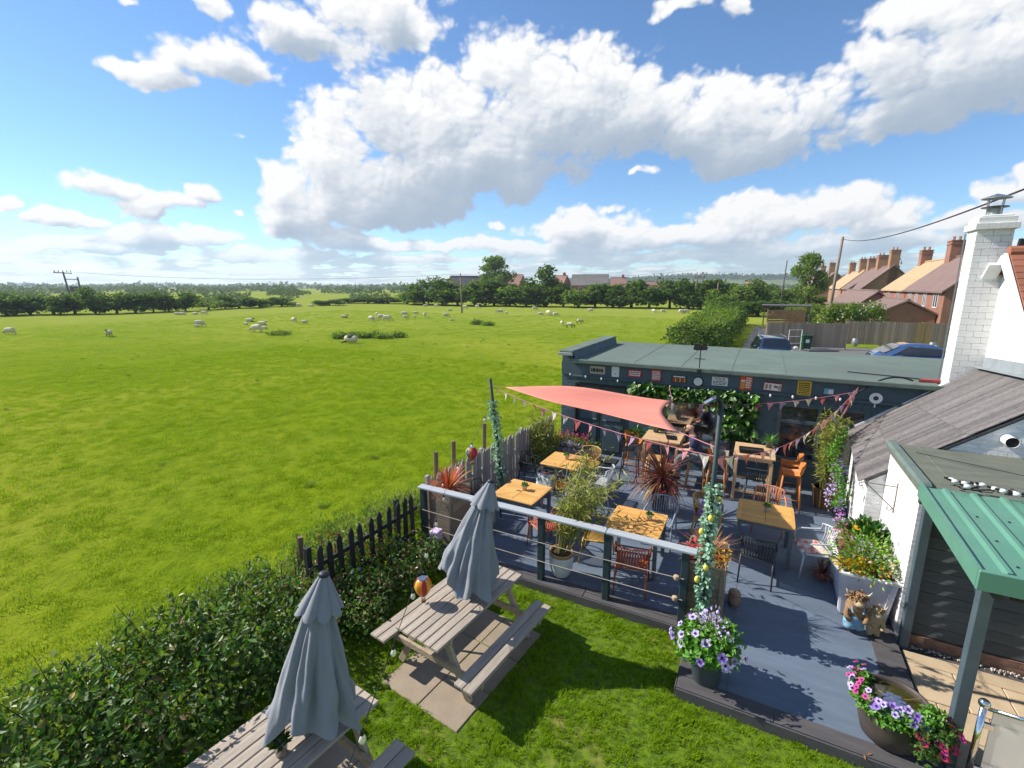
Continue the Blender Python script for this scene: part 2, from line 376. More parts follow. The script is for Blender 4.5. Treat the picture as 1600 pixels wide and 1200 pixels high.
# ================================================================ materials
M = {}
def mat(name, c, c2=None, rough=0.6, ns=6.0, st=(1, 1, 1), bump=0.0, bs=60.0, metal=0.0, spec=0.4, island=0.0, objr=0.0, trans=0.0, coat=0.0, det=5, amt=1.0, hue=0.0, wear=None, alpha=1.0, coords='Object', c3=None, emis=None, sheen=0.0):
    mt = bpy.data.materials.new(name); mt.use_nodes = True; nt = mt.node_tree; nt.nodes.clear(); t = NT(nt)
    tc = nt.nodes.new('ShaderNodeTexCoord'); v = t.v('MULTIPLY', tc.outputs[coords], st)
    n = t.noise(v, ns, det, 0.6)
    c2 = c2 if c2 is not None else tuple(x*.72 for x in c)
    col = t.mix(t.sstep(n, 0.5-.32/amt, 0.5+.32/amt), c2, c)
    if c3 is not None: col = t.mix(t.sstep(t.noise(v, ns*.23, 3, .5), .48, .72), col, c3)
    if island or objr:
        rnd = None
        if island: rnd = nt.nodes.new('ShaderNodeNewGeometry').outputs['Random Per Island']
        if objr:
            ro = nt.nodes.new('ShaderNodeObjectInfo').outputs['Random']
            rnd = ro if rnd is None else t.m('FRACT', t.m('ADD', rnd, ro))
        k = max(island, objr)
        hs = t.n('ShaderNodeHueSaturation', {'Hue': t.lin(t.m('FRACT', t.m('MULTIPLY', rnd, 7.31)), 0, 1, .5-hue, .5+hue), 'Saturation': 1.0, 'Value': t.lin(rnd, 0, 1, 1-k, 1+k), 'Color': col}); col = hs
    if wear is not None:   # colour, amount: worn or dirty patches
        col = t.mix(t.sstep(t.noise(v, ns*1.9+3, 7, .68), wear[1], wear[1]+.12), col, wear[0])
    p = nt.nodes.new('ShaderNodeBsdfPrincipled'); t.put(p.inputs['Base Color'], col)
    t.put(p.inputs['Roughness'], t.lin(t.noise(v, ns*2.3, 3), .3, .7, max(rough-.1, 0), min(rough+.1, 1))); p.inputs['Metallic'].default_value = metal; p.inputs['Specular IOR Level'].default_value = spec
    p.inputs['Coat Weight'].default_value = coat; p.inputs['Sheen Weight'].default_value = sheen
    if emis: p.inputs['Emission Color'].default_value = (*emis[0], 1); p.inputs['Emission Strength'].default_value = emis[1]
    if bump:
        bn = t.noise(v, bs, 4, .6); b = t.n('ShaderNodeBump', {'Height': bn, 'Strength': bump, 'Distance': 0.02}); t.put(p.inputs['Normal'], b)
    out = p.outputs[0]
    if trans:
        tl = t.n('ShaderNodeBsdfTranslucent', {'Color': t.mix(1.0, col, (1.5, 1.7, .55), 'MULTIPLY')}); out = t.n('ShaderNodeMixShader', {0: trans, 1: out, 2: tl})
    if alpha < 1: out = t.n('ShaderNodeMixShader', {0: alpha, 1: t.n('ShaderNodeBsdfTransparent'), 2: out})
    o = nt.nodes.new('ShaderNodeOutputMaterial'); nt.links.new(out, o.inputs[0]); M[name] = mt; return mt

# --- plants
mat('grass_blade', (.225, .325, .010), (.135, .235, .008), rough=.75, island=.2, objr=.16, hue=.015, trans=.35, ns=.5, spec=.04)
mat('field_blade', (.30, .375, .018), (.18, .26, .012), rough=.75, island=.18, objr=.14, hue=.015, trans=.35, ns=.5, spec=.04)
mat('hedge_leaf', (.098, .172, .030), (.046, .096, .017), rough=.5, island=.5, hue=.04, trans=.28, spec=.32, ns=2)
mat('hedge_leaf_young', (.15, .22, .03), (.09, .15, .02), rough=.4, island=.35, hue=.04, trans=.3, ns=2)
mat('dead_leaf', (.30, .20, .08), (.20, .11, .05), rough=.8, island=.3, hue=.03)
mat('shaded_side_leaf', (.075, .125, .022), (.040, .075, .014), rough=.6, island=.4, hue=.02, trans=.25, ns=.4, spec=.2)  # shade of the clipped hedge's sides painted into the leaf colour
mat('weed_stalk', (.34, .34, .12), (.22, .26, .07), rough=.8, island=.35, hue=.04, trans=.3, spec=.1)
mat('weed_leaf', (.16, .23, .045), (.10, .155, .03), rough=.55, island=.35, hue=.04, trans=.3, ns=2)
mat('tree_leaf', (.105, .165, .030), (.060, .105, .020), rough=.6, island=.4, hue=.03, trans=.42, ns=.4, spec=.2)
mat('tree_leaf_light', (.175, .235, .048), (.105, .165, .032), rough=.6, island=.4, hue=.03, trans=.42, ns=.4, spec=.2)
mat('tree_leaf_dark', (.10, .16, .032), (.058, .102, .022), rough=.6, island=.4, hue=.02, trans=.4, ns=.4, spec=.25)
mat('far_leaf', (.105, .145, .055), (.07, .105, .042), rough=.7, island=.3, hue=.02, trans=.2, ns=.02, spec=.1)  # lightened and blued a little: distance haze put into the leaf colour
mat('bark', (.13, .095, .065), (.06, .045, .03), rough=.9, ns=8, st=(3, 3, .6), bump=.6, bs=20)
mat('bamboo_leaf', (.32, .31, .06), (.17, .21, .04), rough=.5, island=.35, hue=.035, trans=.3)
mat('bamboo_cane', (.20, .17, .05), (.12, .12, .04), rough=.45)
mat('red_blade', (.20, .055, .035), (.10, .03, .025), rough=.42, island=.45, hue=.03, trans=.2, ns=3)
mat('tan_blade', (.36, .22, .10), (.26, .12, .06), rough=.5, island=.35, hue=.03, trans=.2)
mat('orange_blade', (.58, .17, .06), (.40, .10, .04), rough=.45, island=.35, hue=.03, trans=.25)
mat('eucalyptus_leaf', (.38, .52, .42), (.16, .33, .23), rough=.5, island=.35, hue=.02, trans=.2)
mat('ivy_leaf', (.055, .16, .025), (.022, .075, .012), rough=.35, island=.55, hue=.03, trans=.25, spec=.5)
mat('lime_leaf', (.24, .36, .04), (.13, .24, .03), rough=.5, island=.35, hue=.04, trans=.3)
mat('pale_leaf', (.35, .42, .22), (.22, .32, .15), rough=.45, island=.2, trans=.25)
mat('succulent', (.13, .30, .03), (.07, .20, .02), rough=.45, island=.3, trans=.2)
mat('flower_purple', (.36, .22, .60), (.26, .13, .50), rough=.6, island=.3, hue=.03, trans=.25)
mat('flower_lilac', (.62, .50, .80), (.45, .32, .72), rough=.6, island=.2, hue=.02, trans=.25)
mat('flower_eye', (.05, .01, .12), rough=.7)
mat('flower_pink', (.62, .08, .26), (.45, .04, .18), rough=.6, island=.3, hue=.03, trans=.25)
mat('flower_red', (.62, .05, .08), (.45, .03, .05), rough=.6, island=.25, hue=.02, trans=.2)
mat('flower_yellow', (.75, .48, .02), (.65, .34, .02), rough=.6, island=.2, hue=.02, trans=.2)
mat('flower_orange', (.75, .20, .05), (.60, .12, .03), rough=.6, island=.2, trans=.2)
mat('flower_white', (.75, .74, .68), rough=.6, trans=.2)
mat('lemon', (.80, .66, .10), (.70, .52, .06), rough=.45)
# --- timber, stone, metal
mat('old_timber', (.44, .38, .31), (.27, .225, .18), rough=.8, ns=3.2, st=(1, 9, 9), bump=.35, bs=16, objr=.14, wear=((.20, .165, .13), .62), spec=.2)
mat('frame_timber', (.46, .37, .26), (.33, .255, .17), rough=.8, ns=4, st=(1, 6, 6), bump=.25, bs=16, objr=.1, spec=.2)
mat('teak', (.70, .39, .115), (.53, .27, .07), rough=.5, ns=5, st=(1.2, 12, 12), bump=.15, bs=25, objr=.14)
mat('bar_wood', (.60, .40, .22), (.47, .29, .15), rough=.55, ns=5, st=(1.2, 10, 10), objr=.08)
mat('stool_wood', (.52, .31, .12), (.40, .22, .08), rough=.5, ns=5)
mat('grey_metal', (.135, .15, .165), rough=.45, spec=.5)
mat('rail_timber', (.40, .43, .46), (.31, .34, .37), rough=.7, ns=3, st=(1, 8, 8), bump=.2, bs=30, wear=((.55, .56, .57), .66))
mat('teal_timber', (.030, .052, .058), (.020, .036, .042), rough=.6, ns=5, st=(6, 6, 1), bump=.15, bs=30)
mat('black_picket', (.022, .026, .026), (.013, .015, .016), rough=.7, ns=6, st=(6, 6, 1), bump=.25, bs=30, objr=.2)
mat('grey_picket', (.42, .39, .39), (.28, .25, .25), rough=.85, ns=5, st=(7, 7, 1), bump=.3, bs=30, objr=.2, wear=((.55, .52, .51), .62))
mat('brown_post', (.20, .145, .09), (.12, .085, .055), rough=.9, ns=6, st=(6, 6, 1), bump=.4, bs=20)
mat('planter_timber', (.36, .285, .21), (.22, .165, .12), rough=.85, ns=5, st=(1, 8, 8), bump=.4, bs=20, objr=.2)
mat('wire', (.42, .36, .30), rough=.6); mat('black_cable', (.012, .012, .013), rough=.55)
mat('deck', (.135, .172, .228), (.105, .136, .184), rough=.55, ns=1.6, st=(1, 5, 1), bump=.12, bs=40, wear=((.215, .245, .29), .60), spec=.35, c3=(.095, .122, .162))
mat('deck_border', (.095, .088, .090), (.062, .058, .062), rough=.75, ns=2.5, st=(1, 6, 6), bump=.25, bs=40, wear=((.15, .135, .125), .63))
mat('paving', (.50, .385, .25), (.40, .30, .19), rough=.85, ns=4, bump=.25, bs=50, objr=.10, wear=((.30, .23, .16), .66))
mat('slab_pink', (.31, .25, .18), (.24, .19, .14), rough=.9, ns=4, bump=.25, bs=60, objr=.1, wear=((.24, .19, .145), .64))
mat('asphalt', (.155, .148, .14), (.12, .115, .11), rough=.9, ns=.8, bump=.2, bs=8, coords='Object')
mat('parasol_cloth', (.24, .25, .275), (.20, .21, .232), rough=.9, ns=3, sheen=.2, trans=0, bump=.35, bs=9, st=(1.6, 1.6, .35), wear=((.16, .175, .20), .68))
mat('parasol_cap', (.03, .035, .045), rough=.5)
mat('sail_cloth', (.70, .245, .175), (.64, .21, .148), rough=.8, ns=2, trans=0.0, bump=.5, bs=5, st=(.5, 1.6, 1))
mat('felt_roof', (.138, .182, .150), (.100, .135, .112), rough=.95, ns=1.3, bump=.3, bs=90, wear=((.20, .215, .175), .64), c3=(.105, .135, .118))
mat('felt_old', (.15, .16, .12), (.095, .105, .08), rough=.95, ns=2.4, bump=.35, bs=70, wear=((.22, .21, .15), .6), st=(1, 3, 1))
mat('felt_edge', (.14, .18, .155), (.09, .12, .105), rough=.95, ns=4, bump=.4, bs=40)
mat('teal_wall', (.064, .100, .122), (.048, .078, .098), rough=.65, ns=2.5, bump=.2, bs=30)
mat('teal_brick', (.038, .062, .076), (.028, .046, .058), rough=.65, ns=4, bump=.25, bs=40, objr=.12)
mat('teal_door', (.042, .070, .078), (.032, .054, .062), rough=.5, ns=3)
mat('teal_frame', (.075, .105, .12), (.055, .08, .095), rough=.5)
mat('green_metal', (.105, .255, .185), (.085, .22, .155), rough=.42, ns=2.2, spec=.5, wear=((.16, .35, .25), .66))
mat('white_brick', (.74, .73, .71), (.64, .63, .61), rough=.8, ns=6, bump=.35, bs=30, objr=.05)
mat('white_mortar', (.72, .71, .69), (.64, .63, .61), rough=.9, ns=6, bump=.3, bs=30)
mat('white_render', (.78, .77, .75), (.68, .67, .65), rough=.85, ns=3, bump=.45, bs=24, wear=((.50, .49, .46), .69))
mat('slate_plank', (.185, .165, .155), (.085, .077, .077), rough=.8, ns=3, st=(1, 9, 9), bump=.4, bs=24, objr=.3, wear=((.33, .27, .18), .62))
mat('lead', (.34, .37, .38), (.25, .28, .29), rough=.6, ns=5, metal=.2)
mat('black_board', (.075, .085, .084), (.05, .058, .058), rough=.6, ns=3, st=(1, 6, 6), bump=.3, bs=24, objr=.25)
mat('brick_red', (.32, .155, .105), (.24, .11, .075), rough=.9, ns=1.2, objr=.06)
mat('brick_orange', (.37, .205, .12), (.28, .15, .085), rough=.9, ns=1.0)
mat('tile_red', (.33, .13, .075), (.24, .09, .055), rough=.85, ns=1.4, objr=.15)
mat('tile_brown', (.21, .14, .12), (.16, .105, .09), rough=.9, ns=.9)
mat('tile_tan', (.45, .315, .18), (.37, .25, .14), rough=.9, ns=.9)
mat('tile_grey', (.20, .18, .17), (.15, .135, .13), rough=.9, ns=.6)
mat('tile_pink', (.33, .19, .15), (.26, .145, .115), rough=.9, ns=.6)
mat('white_paint', (.78, .78, .77), (.70, .70, .69), rough=.5); mat('lilac_paint', (.66, .64, .68), (.57, .55, .60), rough=.6, ns=3, bump=.1)
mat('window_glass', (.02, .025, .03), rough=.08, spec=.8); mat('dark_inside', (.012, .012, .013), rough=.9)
mat('board_fence', (.40, .30, .215), (.27, .20, .14), rough=.9, ns=4, st=(4, 4, .6), objr=.22); mat('board_fence_new', (.42, .28, .12), rough=.9)
mat('grey_fence', (.24, .19, .15), (.16, .125, .1), rough=.9, ns=4, objr=.2)
mat('pole_wood', (.27, .215, .165), (.19, .15, .115), rough=.9, ns=5, st=(5, 5, .5)); mat('pole_dark', (.12, .105, .12), rough=.9)
mat('car_blue', (.012, .02, .055), (.010, .016, .045), rough=.22, spec=.6, coat=1.0, metal=.3); mat('car_glass', (.012, .016, .022), rough=.05, spec=.9, coat=.5)
mat('car_sky_blue', (.09, .17, .36), rough=.12, spec=.7, coat=1.0, metal=.5)  # brighter blue puts the sky's reflection into the body colour
mat('tyre', (.012, .012, .012), rough=.85); mat('chrome', (.75, .75, .75), rough=.12, metal=1.0); mat('steel', (.5, .5, .5), rough=.35, metal=.9)
mat('bin_green', (.015, .07, .025), rough=.5); mat('headlight', (.7, .72, .75), rough=.1, spec=.8)
mat('wool', (.66, .575, .41), (.55, .475, .33), rough=1.0, ns=9, bump=.6, bs=30, objr=.12); mat('sheep_skin', (.05, .042, .038), rough=.9); mat('sheep_pale', (.50, .45, .36), rough=.9)
mat('skin', (.52, .285, .20), (.46, .24, .165), rough=.5, ns=8); mat('shirt', (.055, .055, .12), (.028, .028, .06), rough=.9, ns=14, amt=2.2, wear=((.17, .14, .26), .60)); mat('trousers', (.16, .175, .19), rough=.9, ns=8); mat('shoe', (.02, .02, .022), rough=.6); mat('beard', (.25, .16, .12), rough=.9); mat('eye_dark', (.01, .01, .01), rough=.3)
mat('pot_black', (.012, .012, .014), rough=.25, spec=.6); mat('pot_grey', (.075, .095, .105), (.06, .078, .088), rough=.5); mat('pot_white', (.68, .68, .66), (.56, .56, .54), rough=.35, ns=7, bump=.3, bs=25); mat('pot_rim', (.42, .24, .07), rough=.35); mat('soil', (.06, .04, .025), rough=1, bump=.8, bs=60)
mat('pot_small', (.62, .52, .49), rough=.6); mat('terracotta', (.42, .17, .09), (.32, .12, .065), rough=.8, ns=7); mat('wicker', (.19, .115, .035), (.10, .06, .02), rough=.6, ns=14, st=(1, 1, .3), bump=.5, bs=30); mat('iron_tub', (.085, .062, .052), (.05, .04, .036), rough=.6, ns=5, wear=((.13, .09, .065), .62)); mat('pond', (.055, .052, .012), (.03, .03, .008), rough=.06, spec=.7, ns=8)
mat('chair_blue', (.28, .33, .41), rough=.5); mat('chair_yellow', (.56, .34, .085), rough=.5); mat('chair_terracotta', (.42, .10, .045), rough=.5); mat('chair_coral', (.62, .23, .115), rough=.5); mat('chair_dark', (.035, .038, .042), rough=.5); mat('chair_white', (.50, .53, .56), rough=.45); mat('chair_orange', (.58, .21, .055), rough=.5); mat('chair_taupe', (.36, .29, .25), rough=.5)
mat('cushion_floral', (.62, .58, .50), (.14, .24, .26), rough=.9, ns=16, amt=2.5, wear=((.55, .30, .12), .62)); mat('cushion_purple', (.30, .10, .36), (.62, .50, .58), rough=.9, ns=14, amt=2.5, wear=((.16, .05, .22), .6)); mat('cushion_bright', (.68, .62, .50), (.45, .12, .12), rough=.9, ns=14, amt=2.5, wear=((.6, .38, .06), .58))
mat('balloon_orange', (.75, .28, .03), rough=.35, trans=.3); mat('balloon_red', (.40, .03, .05), rough=.35, trans=.3); mat('balloon_yellow', (.75, .50, .06), rough=.35, trans=.3); mat('balloon_blue', (.03, .28, .50), rough=.35, trans=.3); mat('balloon_pink', (.62, .06, .18), rough=.35, trans=.3); mat('lantern_paper', (.66, .62, .66), (.45, .26, .56), rough=.7, ns=22, amt=2.5)
mat('bulb_glass', (.85, .82, .74), rough=.15, spec=.6, trans=.2); mat('bulb_white', (.78, .77, .74), rough=.3); mat('bulb_clear', (.8, .8, .78), rough=.05, spec=.8, alpha=.35); mat('cork', (.50, .36, .22), rough=.9)
mat('flag_pink', (.62, .26, .30), (.52, .2, .25), rough=.9, trans=.2); mat('flag_lilac', (.34, .26, .44), (.27, .2, .36), rough=.9, trans=.2); mat('flag_white', (.66, .58, .56), rough=.9, trans=.2); mat('flag_red', (.40, .09, .09), rough=.9, trans=.2)
mat('sign_red', (.42, .035, .045), rough=.45); mat('sign_white', (.66, .66, .64), (.55, .55, .53), rough=.5); mat('sign_yellow', (.72, .46, .02), rough=.5); mat('sign_orange', (.62, .10, .03), rough=.5); mat('sign_dark', (.04, .03, .025), rough=.5); mat('sign_tan', (.45, .38, .28), rough=.6); mat('sign_blue', (.18, .42, .50), rough=.5); mat('print_white', (.75, .74, .72), rough=.6); mat('print_dark', (.03, .03, .03), rough=.6); mat('print_red', (.45, .06, .04), rough=.6); mat('print_beer', (.62, .28, .06), rough=.6)
mat('mirror', (.62, .62, .60), rough=.03, metal=1.0); mat('iron', (.018, .018, .02), rough=.6); mat('plastic_black', (.012, .012, .013), rough=.35); mat('solar_panel', (.10, .13, .22), rough=.15, spec=.8)
mat('cow_brown', (.33, .20, .10), (.22, .125, .06), rough=.95, ns=16, bump=.8, bs=40); mat('cow_tan', (.48, .36, .20), (.36, .26, .13), rough=.95, ns=16, bump=.8, bs=40); mat('denim', (.24, .42, .55), (.17, .32, .44), rough=.85); mat('jumper', (.20, .105, .07), rough=.95); mat('horn', (.62, .54, .40), rough=.6); mat('snout', (.52, .40, .24), rough=.8)
mat('pallet_red', (.45, .05, .05), rough=.6); mat('keg', (.40, .40, .40), rough=.4, metal=.6); mat('gravel', (.50, .44, .36), rough=.9, island=.3); mat('far_field', (.20, .25, .05), rough=.9)
def glass_mat():
    mt = bpy.data.materials.new('white_glare_pane'); mt.use_nodes = True; nt = mt.node_tree; nt.nodes.clear(); t = NT(nt)
    a = t.n('ShaderNodeBsdfTransparent', {'Color': (.80, .83, .82)}); b = t.n('ShaderNodeBsdfGlossy', {'Color': (.95, .95, .95), 'Roughness': .03}); c = t.n('ShaderNodeBsdfDiffuse', {'Color': (.75, .77, .77)})  # white diffuse share paints a bright reflection into the glass
    mx = t.n('ShaderNodeMixShader', {0: .25, 1: t.n('ShaderNodeMixShader', {0: .62, 1: a, 2: c}), 2: b}); o = nt.nodes.new('ShaderNodeOutputMaterial'); nt.links.new(mx, o.inputs[0]); M['white_glare_pane'] = mt
glass_mat()

def brickwork(name, c, c2, bw, bh, mortar=.012, depth=.5, rough=.75):
    """painted brick: relief from a brick pattern laid on the wall's own plane"""
    mt = bpy.data.materials.new(name); mt.use_nodes = True; nt = mt.node_tree; nt.nodes.clear(); t = NT(nt)
    x = t.xyz(nt.nodes.new('ShaderNodeTexCoord').outputs['Object']); v = t.comb(t.m('ADD', x[0], x[1]), x[2], 0.0)
    nd = nt.nodes.new('ShaderNodeTexBrick'); t.put(nd.inputs['Vector'], v); nd.inputs['Scale'].default_value = 1; nd.inputs['Brick Width'].default_value = bw; nd.inputs['Row Height'].default_value = bh; nd.inputs['Mortar Size'].default_value = mortar; nd.inputs['Mortar Smooth'].default_value = .3
    n = t.noise(v, 7, 5, .6); col = t.mix(t.sstep(n, .35, .65), c2, c)
    h = t.m('ADD', t.m('MULTIPLY', nd.outputs['Fac'], -1.0), t.m('MULTIPLY', t.noise(v, 30, 4, .6), .5))
    b = t.n('ShaderNodeBump', {'Height': h, 'Strength': depth, 'Distance': .012}); p = t.n('ShaderNodeBsdfPrincipled', {'Base Color': col, 'Roughness': rough, 'Normal': b})
    o = nt.nodes.new('ShaderNodeOutputMaterial'); nt.links.new(p, o.inputs[0]); M[name] = mt
brickwork('teal_brickwork', (.066, .106, .128), (.048, .080, .100), .225, .075, depth=.7)
brickwork('white_brickwork', (.78, .77, .75), (.68, .67, .65), .225, .075, depth=.9)
brickwork('plinth_brick', (.27, .15, .10), (.18, .10, .07), .225, .075)
# ================================================================ land
FZ = -0.14
def gp(u, v, z=FZ):
    """ground point seen at a place of the survey photograph"""
    x = (u-800)/FPX; y = -(v-600)/FPX
    d = Vector((x, math.cos(PITCH)+y*math.sin(PITCH), -math.sin(PITCH)+y*math.cos(PITCH)))
    t = (z-CAMZ)/d.z; return Vector((0, 0, CAMZ))+d*t
def bear(u, dist, z=FZ):
    """point on the bearing of column u (taken at the horizon) at a distance ahead"""
    x = (u-800)/FPX*math.cos(PITCH)*(1+math.tan(PITCH)**2); return Vector((x*dist, dist, z))
def ordinal(n): return f"{n}{'th' if 10 <= n % 100 <= 20 else {1: 'st', 2: 'nd', 3: 'rd'}.get(n % 10, 'th')}"

def field_material():
    mt = bpy.data.materials.new('field'); mt.use_nodes = True; nt = mt.node_tree; nt.nodes.clear(); t = NT(nt)
    v = nt.nodes.new('ShaderNodeTexCoord').outputs['Object']
    n1 = t.noise(v, .35, 5, .6); n2 = t.noise(v, 3.2, 6, .65); n3 = t.noise(v, .045, 4, .55); n4 = t.noise(t.v('MULTIPLY', v, (1, 3.5, 1)), .11, 4, .6)
    c = t.mix(t.sstep(n2, .34, .66), (.115, .172, .010), (.188, .248, .014))
    c = t.mix(t.m('MULTIPLY', t.sstep(n1, .40, .66), .6), c, (.205, .262, .010)); c = t.mix(t.m('MULTIPLY', t.sstep(t.noise(v, 14, 6, .75), .36, .62), .4), c, (.085, .158, .005))
    c = t.mix(t.m('MULTIPLY', t.sstep(n3, .42, .62), .75), c, (.255, .272, .030))
    c = t.mix(t.m('MULTIPLY', t.sstep(n4, .55, .7), .45), c, (.11, .20, .008))
    y = t.xyz(v)[1]
    c = t.mix(t.m('MULTIPLY', t.sstep(y, 18, 80), .7), c, (.245, .285, .055))      # paler towards the far hedge
    b = t.n('ShaderNodeBump', {'Height': t.noise(v, 9, 6, .7), 'Strength': .7, 'Distance': .08})
    p = t.n('ShaderNodeBsdfPrincipled', {'Base Color': c, 'Roughness': .85, 'Normal': b, 'Specular IOR Level': .0, 'Sheen Weight': .0})
    o = nt.nodes.new('ShaderNodeOutputMaterial'); nt.links.new(p, o.inputs[0]); M['field'] = mt
    mt = bpy.data.materials.new('lawn'); mt.use_nodes = True; nt = mt.node_tree; nt.nodes.clear(); t = NT(nt)
    v = nt.nodes.new('ShaderNodeTexCoord').outputs['Object']
    c = t.mix(t.sstep(t.noise(v, 14, 6, .7), .35, .65), (.05, .085, .010), (.115, .185, .010))
    c = t.mix(t.m('MULTIPLY', t.sstep(t.noise(v, 1.3, 4, .6), .55, .71), .6), c, (.24, .21, .06))
    p = t.n('ShaderNodeBsdfPrincipled', {'Base Color': c, 'Roughness': .9, 'Specular IOR Level': .1})
    o = nt.nodes.new('ShaderNodeOutputMaterial'); nt.links.new(p, o.inputs[0]); M['lawn'] = mt
field_material()
m = MB()
gx = sorted(set(list(np.linspace(-5000, -200, 9))+list(np.linspace(-200, 200, 41))+list(np.linspace(200, 5000, 9))))
gy = sorted(set(list(np.linspace(-300, 0, 3))+list(np.linspace(0, 300, 31))+list(np.linspace(300, 6500, 9))))
vs = [(x, y, FZ) for y in gy for x in gx]; nx = len(gx)
m.add(vs, [(j*nx+i, j*nx+i+1, (j+1)*nx+i+1, (j+1)*nx+i) for j in range(len(gy)-1) for i in range(nx-1)])
struct(m.build('field', 'field'))
# wooded rise on the skyline to the right
m = MB(); N_ = 60; vs = []; fs = []
for i in range(N_+1):
    u = 760+(1680-760)*i/N_; p = bear(u, 1500)
    h = 26*math.sin(PI*min(1, max(0, (i/N_)*1.15)))**1.2*(1+.12*math.sin(i*.9)+.08*math.sin(i*2.3))
    vs += [(p.x*.72, p.y*.72, FZ-1), (p.x, p.y, FZ+h), (p.x*1.4, p.y*1.4, FZ-1)]
for i in range(N_):
    for k in range(2): fs.append((3*i+k, 3*i+3+k, 3*i+4+k, 3*i+1+k))
m.add(vs, fs); struct(m.build('hill', 'far_field', smooth=True)); HILL = vs

# lawn behind the pub, car park beyond the shed
m = MB(); pts = [L(-5.35, -3), L(2.2, -3), L(2.2, 5.2), L(-.3, 5.2), L(-.3, 6.3), L(-5.35, 6.3)]
m.quad(*[(p.x, p.y, -.13) for p in pts]); struct(m.build('lawn', 'lawn'))
m = MB(); pts = [L(-1.6, 17.6), L(40, 17.6), L(40, 44), L(5, 44), L(3.5, 62), L(-.6, 62)]
m.quad(*[(p.x, p.y, -.02) for p in pts]); struct(m.build('car_park', 'asphalt'))

# ---------------------------------------------------------------- grass
def tuft(n, r, h, w, seed):
    V, F = blade_block(n, 0, h, w, .75, seed, droop=.5, seg=2)
    q = np.random.default_rng(seed).normal(size=(n, 2))*r*.55
    V = V.reshape(n, -1, 3); V[:, :, :2] += q[:, None, :]
    return MB().arr(V.reshape(-1, 3), F).mesh('grass')
def grass(name, label, me, mtn, rects, dens, smin, smax, clump=1.0, seed=1, z=FZ, holes=()):
    o = put(me, name, mtn, kind='stuff'); o['label'] = label; o['category'] = 'grass'; o.rotation_euler = (0, 0, TH); o.location = (0, 0, z)
    ng = bpy.data.node_groups.new(name, 'GeometryNodeTree')
    ng.interface.new_socket('Geometry', in_out='INPUT', socket_type='NodeSocketGeometry'); ng.interface.new_socket('Geometry', in_out='OUTPUT', socket_type='NodeSocketGeometry')
    N = ng.nodes; K = ng.links; gi = N.new('NodeGroupInput'); go = N.new('NodeGroupOutput'); join = N.new('GeometryNodeJoinGeometry')
    for (a0, a1, b0, b1) in rects:
        g = N.new('GeometryNodeMeshGrid'); g.inputs[0].default_value = a1-a0; g.inputs[1].default_value = b1-b0; g.inputs[2].default_value = 2; g.inputs[3].default_value = 2
        tr = N.new('GeometryNodeTransform'); tr.inputs['Translation'].default_value = ((a0+a1)/2, (b0+b1)/2, 0); K.new(g.outputs[0], tr.inputs[0]); K.new(tr.outputs[0], join.inputs[0])
    dp = N.new('GeometryNodeDistributePointsOnFaces'); dp.inputs['Density'].default_value = dens; dp.inputs['Seed'].default_value = seed; K.new(join.outputs[0], dp.inputs[0])
    ip = N.new('GeometryNodeInstanceOnPoints'); K.new(dp.outputs[0], ip.inputs['Points']); K.new(gi.outputs[0], ip.inputs['Instance'])
    rv = N.new('FunctionNodeRandomValue'); rv.data_type = 'FLOAT_VECTOR'; rv.inputs[0].default_value = (-.12, -.12, 0); rv.inputs[1].default_value = (.12, .12, 6.283); K.new(rv.outputs[0], ip.inputs['Rotation'])
    rs = N.new('FunctionNodeRandomValue'); rs.data_type = 'FLOAT'; rs.inputs[2].default_value = smin; rs.inputs[3].default_value = smax
    tx = N.new('ShaderNodeTexNoise'); tx.inputs['Scale'].default_value = clump; tx.inputs['Detail'].default_value = 4; pos = N.new('GeometryNodeInputPosition'); K.new(pos.outputs[0], tx.inputs['Vector'])
    mr = N.new('ShaderNodeMapRange'); mr.inputs[1].default_value = .35; mr.inputs[2].default_value = .68; mr.inputs[3].default_value = .7; mr.inputs[4].default_value = 1.2; K.new(tx.outputs[0], mr.inputs[0])
    mu = N.new('ShaderNodeMath'); mu.operation = 'MULTIPLY'; K.new(rs.outputs[1], mu.inputs[0]); K.new(mr.outputs[0], mu.inputs[1]); K.new(mu.outputs[0], ip.inputs['Scale'])
    keep = None
    for (ca, cb, ang, hx, hy) in holes:      # nothing grows through the slabs
        sx_ = N.new('ShaderNodeSeparateXYZ'); sv = N.new('ShaderNodeVectorMath'); sv.operation = 'SUBTRACT'; K.new(pos.outputs[0], sv.inputs[0]); sv.inputs[1].default_value = (ca, cb, 0)
        vr = N.new('ShaderNodeVectorRotate'); vr.rotation_type = 'Z_AXIS'; K.new(sv.outputs[0], vr.inputs['Vector']); vr.inputs['Angle'].default_value = -ang; K.new(vr.outputs[0], sx_.inputs[0])
        def cmp_(sock, lim): a_ = N.new('ShaderNodeMath'); a_.operation = 'ABSOLUTE'; K.new(sock, a_.inputs[0]); g_ = N.new('ShaderNodeMath'); g_.operation = 'GREATER_THAN'; K.new(a_.outputs[0], g_.inputs[0]); g_.inputs[1].default_value = lim; return g_.outputs[0]
        mx_ = N.new('ShaderNodeMath'); mx_.operation = 'MAXIMUM'; K.new(cmp_(sx_.outputs[0], hx), mx_.inputs[0]); K.new(cmp_(sx_.outputs[1], hy), mx_.inputs[1])
        if keep is None: keep = mx_.outputs[0]
        else: ml = N.new('ShaderNodeMath'); ml.operation = 'MULTIPLY'; K.new(keep, ml.inputs[0]); K.new(mx_.outputs[0], ml.inputs[1]); keep = ml.outputs[0]
    if keep is not None: K.new(keep, ip.inputs['Selection'])
    K.new(ip.outputs[0], go.inputs[0]); md = o.modifiers.new('scatter', 'NODES'); md.node_group = ng
    return o
def hole(x, y): p = Vector((x, y, 0)); return p.dot(EX), p.dot(EY)
